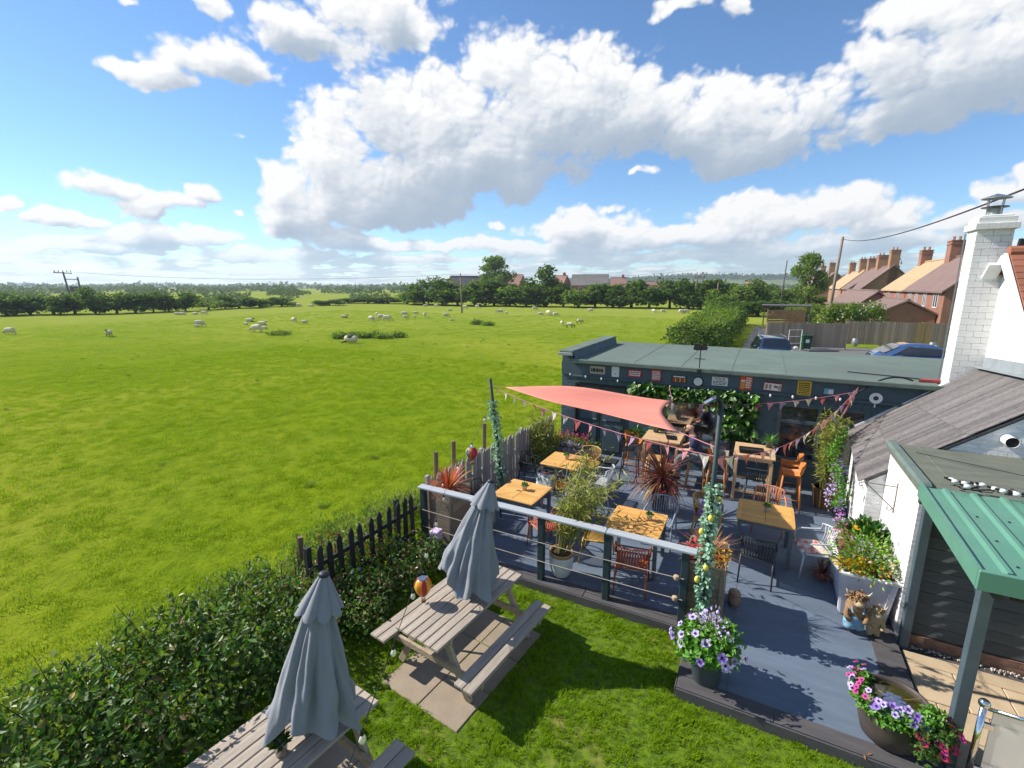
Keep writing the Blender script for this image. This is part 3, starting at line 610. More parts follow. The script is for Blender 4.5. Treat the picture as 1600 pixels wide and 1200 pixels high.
grass('lawn_grass', 'short mown grass of the lawn round the picnic tables', tuft(46, .075, .055, .006, 1), 'grass_blade', [(-5.3, -.5, 1.0, 6.15), (-.5, 2.1, 1.0, 5.08)], 150, .5, 1.2, 1.5, 3, -.13, [(*hole(-.59, 5.32), R(55.8)-TH, .92, .62), (*hole(-2.01, 3.28), R(55.8)-TH, .92, .62)])
grass('meadow_grass', 'long bright green grass of the sheep field', tuft(70, .19, .075, .009, 2), 'field_blade', [(-34, -5.5, -2, 26)], 17, .6, 1.25, .9, 5)
grass('pasture_grass', 'grazed grass further out in the sheep field', tuft(50, .36, .075, .018, 4), 'field_blade', [(-75, -34, -2, 70), (-34, -5.5, 26, 75)], 3.0, .6, 1.3, .35, 6)
grass('tussock_grass', 'scattered darker rough tussocks in the sheep field', tuft(70, .12, .17, .012, 9), 'tree_leaf_light', [(-40, -6.2, -2, 40)], .05, .5, 1.0, .5, 8)
# nettle clumps in the pasture
def nettles(u0, u1, v, hpx, label, seed):
    p0, p1 = gp(u0, v), gp(u1, v); c = (p0+p1)/2; n = max(2, int((p1-p0).length/1.0)); h = hpx/740*c.y; r = random.Random(seed); bl = []
    for i in range(n):
        q = p0.lerp(p1, (i+.5)/n)-c; bl.append((q.x, q.y+r.uniform(-.8, .8), h*.4, .9, .8, h*r.uniform(.4, .75)))
    P_, Nn = clump_points(500*n, bl, seed, .3); P_[:, 2] = np.abs(P_[:, 2])
    o = MB().arr(*leaf_block(P_, .22, .55, Nn, seed=seed)).build('nettle_patch', 'tree_leaf_light', loc=c); tag(o, label, 'nettles', 'nettle patches in the field')
nettles(526, 628, 528, 9, 'low dark green nettle patch in mid field', 1)
nettles(735, 772, 508, 7, 'small nettle patch near the telegraph pole', 2); nettles(432, 446, 523, 5, 'tiny weed clump right of the large grazing sheep', 3)

# ---------------------------------------------------------------- trees
def tree_protos(kind, seed, h=1.0, w=1.0, n=1500, leaf=.09, trunk=.22, lobes=9, style='bush'):
    """unit-height crown and trunk meshes"""
    r = random.Random(seed); bl = []
    if style == 'bush':
        for i in range(lobes): a = r.uniform(0, 2*PI); d = r.uniform(.05, .34)*w; bl.append((math.cos(a)*d, math.sin(a)*d, r.uniform(.30, .80)-d*.3, r.uniform(.13, .23)*w, r.uniform(.13, .23)*w, r.uniform(.12, .2)))
        for i in range(4): a = r.uniform(0, 2*PI); bl.append((math.cos(a)*.3*w, math.sin(a)*.3*w, r.uniform(.2, .3), .17*w, .17*w, .14))
    elif style == 'tall':
        for i in range(lobes): z = r.uniform(.36, .92); a = r.uniform(0, 2*PI); d = r.uniform(.08, .46)*w*(1.15-z)*1.5; bl.append((math.cos(a)*d, math.sin(a)*d, z, r.uniform(.09, .17)*w, r.uniform(.09, .17)*w, r.uniform(.06, .10)))
    else:   # conical evergreen
        for i in range(lobes): z = .12+.8*i/lobes; d = (1-z)*.22*w; a = r.uniform(0, 2*PI); bl.append((math.cos(a)*d, math.sin(a)*d, z, .10*w+(1-z)*.16*w, .10*w+(1-z)*.16*w, .10))
    P_, Nn = clump_points(n, bl, seed, .45); P_[:, 2] = np.clip(P_[:, 2], .03, None)
    crown = MB().arr(*leaf_block(P_, leaf, .75, Nn, flat=.25, seed=seed)).mesh('crown')
    t = MB(); t.tube([(0, 0, -.02), (.01, 0, .2), (0, .01, .45), (.01, 0, .75)], [.03*w, .024*w, .018*w, .006], 7)
    for b in bl[:8]: z0 = r.uniform(.12, .4); t.tube([(0, 0, z0), (b[0]*.5, b[1]*.5, (z0+b[2])/2+.02), b[:3]], [.012*w, .009*w, .004], 5)
    return crown, t.mesh('trunk', True)
PROTO = {('bush', i): tree_protos('bush', 10+i, w=1.25, n=1500, leaf=.085) for i in range(5)}
PROTO.update({('round', i): tree_protos('round', 30+i, w=.95, n=1700, leaf=.075, style='bush', lobes=12) for i in range(4)})
PROTO.update({('tall', i): tree_protos('tall', 50+i, w=1.0, n=3400, leaf=.05, style='tall', lobes=34) for i in range(2)})
PROTO.update({('cone', i): tree_protos('cone', 60+i, w=1.0, n=1600, leaf=.06, style='cone', lobes=14) for i in range(2)})
def tree(name, label, loc, h, w, key, leafmat, group=None, rz=0.0):
    crown, trunk = PROTO[key]; o = thing(name, label, 'tree' if 'tree' in name else 'bush', loc, rz, group); o.scale = (w, w, h)
    put(trunk, 'trunk', 'bark', o); put(crown, 'crown', leafmat, o); return o
HR = [ # column, base row, height px, width px, proto, leaf
 (-22,494,40,60,('bush',3),'tree_leaf'),(12,493,38,62,('bush',0),'tree_leaf_dark'),(48,492,36,50,('bush',1),'tree_leaf'),(84,491.5,37,52,('bush',2),'tree_leaf'),(118,491,38,46,('bush',3),'tree_leaf_dark'),(150,490.5,46,46,('round',0),'tree_leaf'),(183,490,37,46,('bush',4),'tree_leaf'),(212,489,35,44,('bush',0),'tree_leaf'),(240,488,36,40,('round',1),'tree_leaf_dark'),(264,487,33,36,('bush',1),'tree_leaf'),(290,486,34,40,('round',2),'tree_leaf'),(326,484,23,38,('bush',2),'tree_leaf_light'),(352,482,22,30,('bush',4),'tree_leaf'),(374,481.5,22,42,('bush',3),'tree_leaf_dark'),(406,480,15,36,('bush',0),'tree_leaf'),(440,479,17,36,('bush',1),'tree_leaf_dark'),(515,477,13,38,('bush',2),'tree_leaf_dark'),(545,474,10,34,('bush',0),'tree_leaf'),(575,474,12,40,('bush',4),'tree_leaf'),(606,474.5,13,42,('bush',1),'tree_leaf_dark'),(636,475,20,44,('bush',3),'tree_leaf_light')]
for i, (u, v, hp, wp, k, lm) in enumerate(HR):
    p = gp(u, v); D = p.y; h = hp/740*D*1.0; w = wp/740*D*1.3
    tree('hedgerow_bush', f"bushy hawthorn in the far hedgerow, {ordinal(i+1)} from the left edge" if i else 'bushy hawthorn cut by the left picture edge, far hedgerow', p, h, w*.95, k, lm, 'hedgerow bushes along the far side of the field', random.uniform(0, 6))
TR = [(662,476,27,52,('round',0),'tree_leaf'),(692,477,38,56,('round',1),'tree_leaf_dark'),(715,478,28,40,('bush',3),'tree_leaf_light'),(742,478,34,56,('round',2),'tree_leaf'),(772,478,36,46,('round',3),'tree_leaf'),(796,479,28,44,('bush',1),'tree_leaf_light'),(822,479,38,50,('round',0),'tree_leaf'),(853,479,52,58,('cone',0),'tree_leaf'),(880,479.5,34,40,('round',2),'tree_leaf'),(904,480,34,44,('bush',2),'tree_leaf_light'),(930,480,32,48,('round',3),'tree_leaf'),(958,480.5,33,46,('round',1),'tree_leaf_dark'),(986,481,36,46,('bush',4),'tree_leaf'),(1014,481.5,38,50,('round',0),'tree_leaf'),(1046,482,42,52,('round',2),'tree_leaf_dark'),(1076,483,40,44,('round',1),'tree_leaf'),(1104,484,42,44,('round',3),'tree_leaf_dark')]
for i, (u, v, hp, wp, k, lm) in enumerate(TR):
    p = gp(u, v); D = p.y; tree('boundary_tree', f"leafy tree in the dense tree line by the estate, {ordinal(i+1)} from its left end" if k[0] != 'cone' else 'tall dark conical evergreen standing up from the tree line', p, hp/740*D*1.26, wp/740*D*1.5, k, lm, 'trees along the far field edge', random.uniform(0, 6))
p = bear(775, 168); tree('tall_tree', 'tall airy tree rising above the pink roofed estate houses', p, 5.4+42/740*168, 44/740*168*1.5, ('tall', 0), 'tree_leaf_light')
p = bear(1246, 92); tree('tall_tree', 'large leafy tree beside the thin pole, left of the terrace', p, 5.2+46/740*92, 62/740*92*1.05, ('tall', 1), 'tree_leaf_light')
p = bear(1350, 120); tree('tall_tree', 'dark tree top showing behind the terrace chimneys', p, 4.6+48/740*120, 9.5, ('round', 1), 'tree_leaf_dark')
# light shrubby growth at the far end of the near hedge
for i, (u, v, hp, wp, k, lm, lab) in enumerate([(1128,488,34,44,('round',0),'tree_leaf_light','pale willow at the field corner left of the brick gable'),(1152,486,40,40,('round',2),'tree_leaf_light','sunlit tree behind the end of the clipped hedge'),(1176,484,42,36,('bush',1),'tree_leaf','green tree between the hedge end and the thin pole'),(1095,483,34,30,('bush',2),'tree_leaf_dark','dark bush at the foot of the twin pole'),(1205,480,30,44,('bush',3),'tree_leaf','bush behind the thin pole and slat fence'),(1232,478,26,40,('round',1),'tree_leaf_light','light green bush left of the brick garage'),(1142,477,34,50,('round',3),'tree_leaf_dark','dark tree filling the gap above the clipped hedge'),(1190,474,36,46,('round',0),'tree_leaf','round tree far behind the thin pole'),(1262,484,24,40,('bush',0),'tree_leaf','low bush before the farthest terrace house'),(1184,494,26,60,('bush',1),'tree_leaf_dark','dark bush just beyond the hedge end, left of slat fence'),(1212,491,20,50,('bush',4),'tree_leaf','low bush directly behind the slat fence'),(1246,489,18,46,('bush',2),'tree_leaf_light','light bush behind the right end of slat fence')]):
    p = gp(u, v); D = p.y; tree('corner_tree', lab, p, hp/740*D*1.15, wp/740*D*1.4, k, lm, None, i)

# far woods and field hedges that read as one mass
V_ = []; r = np.random.default_rng(5)
def mass(dist, u0, u1, h, n, size, gap=.0, zadd=None):
    u = r.uniform(u0, u1, n); keep = np.sin(u*.021*(1+dist*.0007)+dist)+np.sin(u*.061+dist*2) > gap; u = u[keep]; d = dist*(1+.04*r.normal(size=len(u)))
    x = (u-800)/FPX*math.cos(PITCH)*(1+math.tan(PITCH)**2)*d; hh = h*(.55+.45*np.abs(np.sin(u*.13+dist)*np.sin(u*.37)))*(1+.25*np.sin(u*.031))
    P_ = np.stack([x, d, FZ+hh*r.random(len(u))**.8+(zadd(u) if zadd else 0)], 1); return leaf_block(P_, size, .9, flat=.1, seed=int(dist))
def hillz(u):
    f = np.clip((u-760)/920*1.15, 0, 1); return 24*np.sin(PI*f)**1.2
fm = MB()
for dist, u0, u1, h, n, sz, gap in [(150,-60,640,1.5,4200,.7,.5),(200,-80,720,2.2,4200,.9,.1),(260,-80,700,2.6,4200,1.2,.4),(320,-100,1180,4.2,5200,1.5,-.5),(430,-100,1200,4.5,5200,1.9,-.2),(600,-100,1250,6.5,5200,2.6,-1.2),(900,-120,1300,9,5200,3.6,-1.6),(1500,-150,1500,14,6500,6,-3)]: fm.arr(*mass(dist, u0, u1, h, n, sz, gap))
for k in range(5): fm.arr(*mass(1180+90*k, 850, 1300, 11, 2600, 5, -2.5, hillz))
o = fm.build('far_woodland', 'far_leaf', kind='stuff'); tag(o, 'distant woods and field hedges along the horizon', 'woodland')
# ================================================================ far buildings, poles, sheep
def gable_house(name, label, loc, rz, ln, dp, eave, ridge, roofm, wallm, chim=(), windows=(), group=None, over=.3):
    """ln along local x (ridge), dp across; windows: (face, x, z, w, h) on the -y wall ('f') or gable ends ('l','r')"""
    o = thing(name, label, 'house', loc, rz, group); x, y = ln/2, dp/2
    w = MB(); w.add([(-x, -y, -.3), (x, -y, -.3), (x, y, -.3), (-x, y, -.3), (-x, -y, eave), (x, -y, eave), (x, y, eave), (-x, y, eave), (-x, 0, ridge-.12), (x, 0, ridge-.12)],
      [(0, 1, 5, 4), (2, 3, 7, 6), (1, 2, 6, 9, 5), (3, 0, 4, 8, 7), (4, 5, 9, 8), (6, 7, 8, 9)]); w.build('wall', wallm, o)
    sl = (ridge-eave)/y; rf = MB(); ov = over
    for s in (-1, 1):
        e = (-x-ov, s*(y+ov), eave-sl*ov), (x+ov, s*(y+ov), eave-sl*ov), (x+ov, 0, ridge), (-x-ov, 0, ridge); up = [(a, b, c+.16) for a, b, c in e]
        rf.add(list(e)+up, [(0, 1, 2, 3), (4, 7, 6, 5), (0, 4, 5, 1), (1, 5, 6, 2), (2, 6, 7, 3), (3, 7, 4, 0)])
    rfo = rf.build('roof', roofm, o)
    MB().box(-x-ov, x+ov, -.14, .14, ridge+.08, ridge+.26, .04).build('ridge_tiles', roofm, rfo)
    for cx, cy, cw, cd, ct in chim:
        c = MB(); c.box(cx-cw/2, cx+cw/2, cy-cd/2, cy+cd/2, eave, ct); c.box(cx-cw/2-.06, cx+cw/2+.06, cy-cd/2-.06, cy+cd/2+.06, ct-.35, ct-.2); c.box(cx-cw/2-.06, cx+cw/2+.06, cy-cd/2-.06, cy+cd/2+.06, ct, ct+.1); co = c.build('chimney', 'brick_red' if wallm != 'brick_orange' else 'brick_orange', rfo)
        p = MB()
        for k in range(max(1, int(cd/.5))): p.lathe([(.13, 0), (.11, .35), (.14, .4), (.1, .4)], 8, (cx, cy-cd/2+.3+k*.5, ct+.1))
        p.build('chimney_pot', 'terracotta', rfo)
    for f, wx, wz, ww, wh in windows:
        wd = MB(); pn = MB()
        def rect(mb, x0, x1, z0, z1, out):
            if f == 'f': mb.box(x0, x1, -y-out, -y+.02, z0, z1)
            elif f == 'r': mb.box(x-.02, x+out, x0, x1, z0, z1)
            else: mb.box(-x-out, -x+.02, x0, x1, z0, z1)
        for a, b, c, d in [(wx-ww/2, wx+ww/2, wz-wh/2, wz-wh/2+.08), (wx-ww/2, wx+ww/2, wz+wh/2-.08, wz+wh/2), (wx-ww/2, wx-ww/2+.08, wz-wh/2+.08, wz+wh/2-.08), (wx+ww/2-.08, wx+ww/2, wz-wh/2+.08, wz+wh/2-.08), (wx-.05, wx+.05, wz-wh/2+.08, wz+wh/2-.08)]: rect(wd, a, b, c, d, .07)
        wo = wd.build('window', 'white_paint', o); rect(pn, wx-ww/2+.08, wx+ww/2-.08, wz-wh/2+.08, wz+wh/2-.08, .03); pn.build('pane', 'window_glass', wo)
    return o
# estate beyond the tree line
EST = [(703,762,432,172,'tile_grey','brick_red',.45,'estate house with red gable at the left end of the group',-1),(776,820,430,176,'tile_pink','brick_red',-.35,'estate house with pinkish roof right of the tall tree',1),(862,884,431,185,'tile_pink','brick_red',-.5,'narrow red gabled estate house right of the conical evergreen',1),(886,948,430,178,'tile_grey','brick_red',-.22,'wide grey roofed estate house at the middle of the tree line',1),(946,972,434,196,'tile_pink','brick_red',-.15,'estate house with small chimney right of the grey roof',1),(975,1050,440,230,'tile_pink','brick_orange',-.1,'low estate terrace roof showing right of the others',1),(1150,1180,441,260,'tile_tan','brick_orange',-.3,'distant tan roofed house left of the thin pole',1)]
for u0, u1, vt, D, rm, wm, rz, lab, s in EST:
    p = bear((u0+u1)/2, D); ln = (u1-u0)/740*D*.86; rg = CAMZ+(447-vt)/740*D
    gable_house('estate_house', lab, p, rz, ln, 8.5, rg-3.6, rg, rm, wm, [(ln*.3, 0, .9, .7, rg+1.0)] if u0 in (946, 862) else (), [('f', -ln/4, rg-5, 1.4, 1.2), ('f', ln/4, rg-5, 1.4, 1.2)], 'estate houses beyond the trees')
# the old terrace beside the car park: ridges run away along b, gables towards the pub
def terr(b0, b1, a0, a1, eave, ridge, rm, wm, ch, lab, win=()):
    return gable_house('terrace_house', lab, L((a0+a1)/2, (b0+b1)/2, 0), TH-PI/2, b1-b0, a1-a0, eave, ridge, rm, wm, ch, win, 'brick terrace houses beside the car park')
terr(56, 69.5, 14.3, 21.5, 4.25, 7.5, 'tile_brown', 'brick_red', [(-6.2, 0, 1.5, 1.3, 9.3)], 'nearest terrace house with brown roof and white windows', [('f', 4.6, 3.35, 1.3, 1.5), ('f', 1.0, 3.35, 1.0, 1.5), ('f', -2.0, 3.35, .9, 1.5), ('f', -4.6, 3.35, 1.0, 1.5)])
terr(69.8, 81, 14.3, 21.5, 4.25, 7.45, 'tile_tan', 'brick_red', [(-4.7, 0, 1.2, 1.1, 9.0)], 'terrace house with pale tan roof next to the nearest one', [('f', 2.5, 3.3, 1.2, 1.4), ('f', -2.5, 3.3, 1.2, 1.4)])
terr(98, 120, 14.3, 22, 4.2, 7.8, 'tile_brown', 'brick_orange', [(10.2, 0, 1.6, 1.2, 10.2), (1.0, 0, 2.0, 1.4, 9.9), (-8.5, 0, 1.4, 1.2, 9.8)], 'third terrace house with orange brick gable and three chimneys', [('r', 1.5, 2.6, 1.2, 1.3), ('f', 5, 3, 1.2, 1.3)])
terr(124, 146, 14.5, 22, 4.2, 7.7, 'tile_tan', 'brick_orange', [(7, 0, 1.6, 1.2, 10.2), (-7, 0, 1.8, 1.2, 10)], 'fourth terrace house with dull tan roof and paired chimneys', [('f', 5, 3, 1.2, 1.3)])
terr(156, 236, 12.6, 20.5, 4.2, 8.2, 'tile_brown', 'brick_orange', [(30, 0, 2, 1.4, 11), (6, 0, 2.4, 1.4, 11), (-30, 0, 2.4, 1.4, 11)], 'farthest terrace house with brown roof at the left end', [('f', 10, 3, 1.2, 1.3)])
gable_house('outbuilding', 'long low brown roofed outbuilding in front of the terrace', L(12.2, 84, 0), TH-PI/2, 24, 4.0, 2.2, 3.9, 'tile_brown', 'brick_red')
gable_house('outbuilding', 'low brown roofed brick outbuilding below the white windows', L(12.0, 62, 0), TH-PI/2, 10, 4.4, 2.0, 3.2, 'tile_brown', 'brick_red', (), [('f', 2, 1.3, 1.0, .9)])
o = thing('garage', 'small garage with striped red doors left of the shrub', 'garage', L(8.6, 66, 0), TH)
MB().box(-1.6, 1.6, 0, 5, 0, 2.5).build('wall', 'brick_red', o); MB().box(-1.8, 1.8, -.2, 5.2, 2.5, 2.65).build('roof', 'tile_brown', o)
for k in range(8): MB().box(-1.5+k*.375, -1.16+k*.375, -.05, -.005, .1, 2.3).build('panel', 'brick_red' if k % 2 else 'brick_orange', o)

# ---------------------------------------------------------------- poles and lines
def pole(name, label, base, h, r0, mtn, arms=(), lean=(0, 0), group=None):
    o = thing(name, label, 'pole', base, TH, group)
    MB().tube([(0, 0, -.3), (lean[0]*.5, lean[1]*.5, h*.5), (lean[0], lean[1], h)], [r0, r0*.85, r0*.7], 8).build('shaft', mtn, o, True)
    for z, ln in arms:
        a = MB(); a.beam((lean[0]-ln/2, lean[1], z), (lean[0]+ln/2, lean[1], z), .1, .12); a.build('cross_arm', mtn, o)
        for k in (-.45, 0, .45): MB().lathe([(.03, 0), (.06, .08), (.03, .16), (.05, .24), (.02, .3)], 6, (lean[0]+k*ln, lean[1], z+.05)).build('insulator', 'pole_dark', o)
    return o
pb = bear(1279, 44, 0); pole('telegraph_pole', 'tall wooden telegraph pole behind the board fence', pb, 8.9, .15, 'pole_wood', (), (.35, 0)); TP = pb+EX*.35+Vector((0, 0, 8.7))
pole('thin_pole', 'thin grey pole in front of the large leafy tree', gp(1217, 492, 0), 4.6+38/740*gp(1217, 492, 0).y, .11, 'pole_dark', (), (.3, 0))
D = gp(722, 489).y; pole('field_pole', 'single pole standing among the sheep', gp(722, 489), 4.6+20/740*D, .16, 'pole_wood', (), (-.2, 0)); FP = gp(722, 489)+Vector((0, 0, 4.6+19/740*D))
q = gp(1083.5, 483.5); D = q.y; h = 4.6+18/740*D; o = thing('twin_pole', 'twin poles with a transformer at the field corner', 'pole', q, 0)
for k in (0, 1.25): MB().tube([(k, 0, -.2), (k+.25, 0, h)], [.17, .13], 8).build('shaft', 'pole_wood', o, True)
MB().beam((-.3, 0, h-.5), (1.9, 0, h-.5), .12, .15).build('cross_arm', 'pole_wood', o); MB().box(.2, 1.2, -.3, .3, h*.52, h*.66, .05).build('transformer', 'steel', o)
for k in range(3): MB().lathe([(.04, 0), (.08, .15), (.03, .35)], 6, (-.1+k*.9, 0, h-.42)).build('insulator', 'pole_dark', o)
D = gp(1118, 484).y; pole('field_pole', 'grey pole right of the twin poles by dark trees', gp(1117, 485), 4.6+6/740*D, .13, 'pole_wood', (), (.2, 0))
q = bear(137, 108); h = 4.6+22/740*108; o = thing('frame_pole', 'leaning two legged power pole behind the left hedgerow', 'pole', q, 0)
MB().tube([(0, 0, 0), (-.9, 0, h)], [.2, .16], 8).build('shaft', 'pole_dark', o, True); MB().tube([(2.6, 0, 0), (2.1, 0, h*.86)], [.2, .16], 8).build('shaft', 'pole_dark', o, True)
MB().beam((-3.0, 0, h-.1), (1.0, 0, h-.3), .2, .2).build('cross_arm', 'pole_dark', o); MB().beam((-.6, 0, h*.8), (2.2, 0, h*.79), .16, .16).build('cross_arm', 'pole_dark', o)
for k in (-2.8, -1.9, -.9, 0, .8): MB().lathe([(.06, 0), (.1, .2), (.04, .45)], 6, (k, 0, h)).build('insulator', 'pole_dark', o)
MB().box(.3, 1.5, -.4, .4, h*.45, h*.6, .08).build('transformer', 'pole_dark', o)
def wire(name, label, p0, p1, sag, r, n=20, m_='black_cable', group=None):
    c = (Vector(p0)+Vector(p1))/2; o = MB().tube([p-c for p in catenary(p0, p1, sag, n)], r, 5).build(name, m_, loc=c); return tag(o, label, 'cable', group)
wire('power_line', 'thin power line crossing the sky from frame pole to field pole', q+Vector((.8, 0, h)), FP, 1.2, .028, m_='pole_dark')
wire('power_line', 'faint power line running on from field pole towards twin poles', FP, gp(1083.5, 483.5)+Vector((0, 0, 8)), 1.0, .02, m_='pole_dark')
wire('power_line', 'thick black cable from telegraph pole across to the white chimney', TP, L(4.6, 12.6, 6.6), .55, .022)

# ---------------------------------------------------------------- skinned figures
def skin_mesh(verts, edges, radii, root=0, sub=2, name='body'):
    me = bpy.data.meshes.new(name); me.from_pydata([tuple(v) for v in verts], edges, []); o = bpy.data.objects.new(name, me); COL.objects.link(o)
    md = o.modifiers.new('skin', 'SKIN'); md.use_smooth_shade = True; md.branch_smoothing = .3
    for i, rr in enumerate(radii):
        s = me.skin_vertices[0].data[i]; s.radius = (rr, rr) if isinstance(rr, (int, float)) else rr; s.use_root = (i == root)
    sb = o.modifiers.new('sub', 'SUBSURF'); sb.levels = sub; sb.render_levels = sub
    dg = bpy.context.evaluated_depsgraph_get(); ev = o.evaluated_get(dg); out = bpy.data.meshes.new_from_object(ev); bpy.data.objects.remove(o)
    out.polygons.foreach_set('use_smooth', np.ones(len(out.polygons), bool)); out.name = name
    return out
def sheep_meshes(pose):
    if pose == 'lie':
        V = [(0, 0, .28), (.38, 0, .30), (-.38, 0, .28), (.55, 0, .42)]; E_ = [(0, 1), (0, 2), (1, 3)]; Rr = [(.27, .25), (.24, .24), (.25, .23), (.12, .13)]
        H = [(.52, 0, .44), (.66, 0, .50), (.80, 0, .44)]; lg = [(.45, .16, .08), (.7, .2, .05)]
    else:
        V = [(0, 0, .50), (.36, 0, .50), (-.38, 0, .51), (.56, 0, .46 if pose == 'graze' else .66)]; E_ = [(0, 1), (0, 2), (1, 3)]; Rr = [(.27, .26), (.24, .25), (.25, .25), (.13, .14)]
        H = [(.56, 0, .46), (.70, 0, .28), (.80, 0, .12)] if pose == 'graze' else [(.55, 0, .66), (.66, 0, .83), (.82, 0, .78)]
    body = skin_mesh(V, E_, Rr, 0, 2, 'fleece')
    head = skin_mesh([*H, (H[1][0]-.02, .13, H[1][2]+.03), (H[1][0]-.02, -.13, H[1][2]+.03)], [(0, 1), (1, 2), (1, 3), (1, 4)], [.085, .085, .05, .028, .028], 0, 1, 'head')
    lm = MB()
    if pose != 'lie':
        for x in (.32, -.36):
            for y in (.13, -.13): lm.tube([(x, y, .4), (x+(.03 if x > 0 else -.05), y, .2), (x, y, .04), (x+.03, y, 0)], [.06, .04, .032, .04], 6)
    else:
        for y in (.17, -.17): lm.tube([(.35, y, .12), (.6, y*1.2, .06), (.72, y*1.1, .03)], [.06, .045, .035], 6)
    return body, head, lm.mesh('legs', True)
SH = {p: sheep_meshes(p) for p in ('graze', 'stand', 'lie')}
FL = [(17,523,'graze',1.15,PI,0),(171,526,'stand',1.0,-1.2,1),(276,492,'lie',1.1,0,0),(284.5,492,'lie',1.1,.2,0),(306,492,'lie',1.1,3.0,0),(320,492,'graze',1.1,3.3,0),(311,510.5,'graze',1.25,.1,0),(307,512,'graze',.62,.2,0),(389,503,'lie',1.15,.1,1),(385,507.5,'lie',.7,3.0,0),(409,508,'lie',1.15,0,0),(402,519.5,'graze',1.35,3.0,0),(413,516,'graze',.7,.1,0),(460,504,'graze',1.1,2.5,0),(475,505,'lie',.9,.1,0),(537,497,'lie',1.1,0,1),(580,502,'graze',1.2,-.6,0),(589,493,'stand',.8,-1,0),(597,500,'graze',1.35,3.4,0),(604,501.5,'graze',1.3,.0,0),(631,494,'graze',1.2,.2,0),(633,498.5,'graze',.9,.3,0),(649,491.5,'graze',.9,0,0),(646,496,'lie',.6,0,0),(664,496,'stand',1.2,-1.4,0),(696,496,'graze',1.1,.2,0),(702,486,'lie',1,0,0),(705,501.5,'lie',.7,.3,0),(664,479,'lie',1.2,.2,0),(681,480,'graze',1.1,.1,0),(727,483,'graze',1.3,3.0,0),(745,482,'graze',1.2,0,0),(466,479.5,'graze',1.3,0,0),(420,480,'graze',1.2,1,0),(485,480,'graze',1.0,0,0),(489,479,'graze',1.0,2,0),(782,490,'graze',1.25,3.1,0),(791,491,'stand',.7,0,0),(835,485,'graze',1.2,.1,0),(844,494,'graze',1.0,0,0),(857,493,'graze',1.35,-1.0,0),(867.5,494,'graze',1.0,.1,0),(923,488,'graze',1.15,3.0,0),(878,508,'stand',.85,-1.5,0),(890,512,'graze',1.0,-.4,1),(905,505,'graze',.9,.2,1),(1021,489,'graze',1.1,-1.2,0),(1035,489,'graze',1.0,.1,0),(1064,490,'graze',1.2,0,0),(1071.5,490,'graze',1.2,3.1,0),(1113,491,'graze',1.1,0,0),(1119,491,'graze',1.1,.2,0)]
SPEC = {(171,526): 'black faced sheep standing turned to the viewer, left part of field', (17,523): 'sheep grazing nearest the left picture edge', (402,519.5): 'largest looking sheep of the field, grazing left of the nettle patch', (311,510.5): 'ewe grazing with a lamb close under her, left part of field', (307,512): 'small lamb tucked under the grazing ewe'}
for i, (u, v, ps, sc, rz, dk) in enumerate(sorted(FL)):
    what = {'graze': 'grazing', 'stand': 'standing', 'lie': 'lying'}[ps]; kind = 'lamb' if sc < .75 else 'sheep'
    o = thing(kind if kind == 'sheep' else 'lamb', SPEC.get((u, v), f"cream {kind} {what} in the field, {ordinal(i+1)} from the left of the flock"), 'sheep', gp(u, v), rz, 'sheep in the field', sc*.84)
    b, hd, lg = SH[ps]; put(b, 'fleece', 'wool', o); put(hd, 'head', 'sheep_skin' if dk else 'sheep_pale', o); put(lg, 'legs', 'sheep_skin' if dk else 'sheep_pale', o)
o = thing('sheep', 'black and white sheep lying below the nettle patch', 'sheep', gp(550, 536), 2.9, 'sheep in the field', 1.25)
b, hd, lg = SH['lie']; put(b, 'fleece', 'wool', o); put(hd, 'head', 'sheep_skin', o); put(lg, 'legs', 'sheep_skin', o); MB().sphere((.05, 0, .42), (.3, .26, .16)).build('dark_patch', 'sheep_skin', o, True)

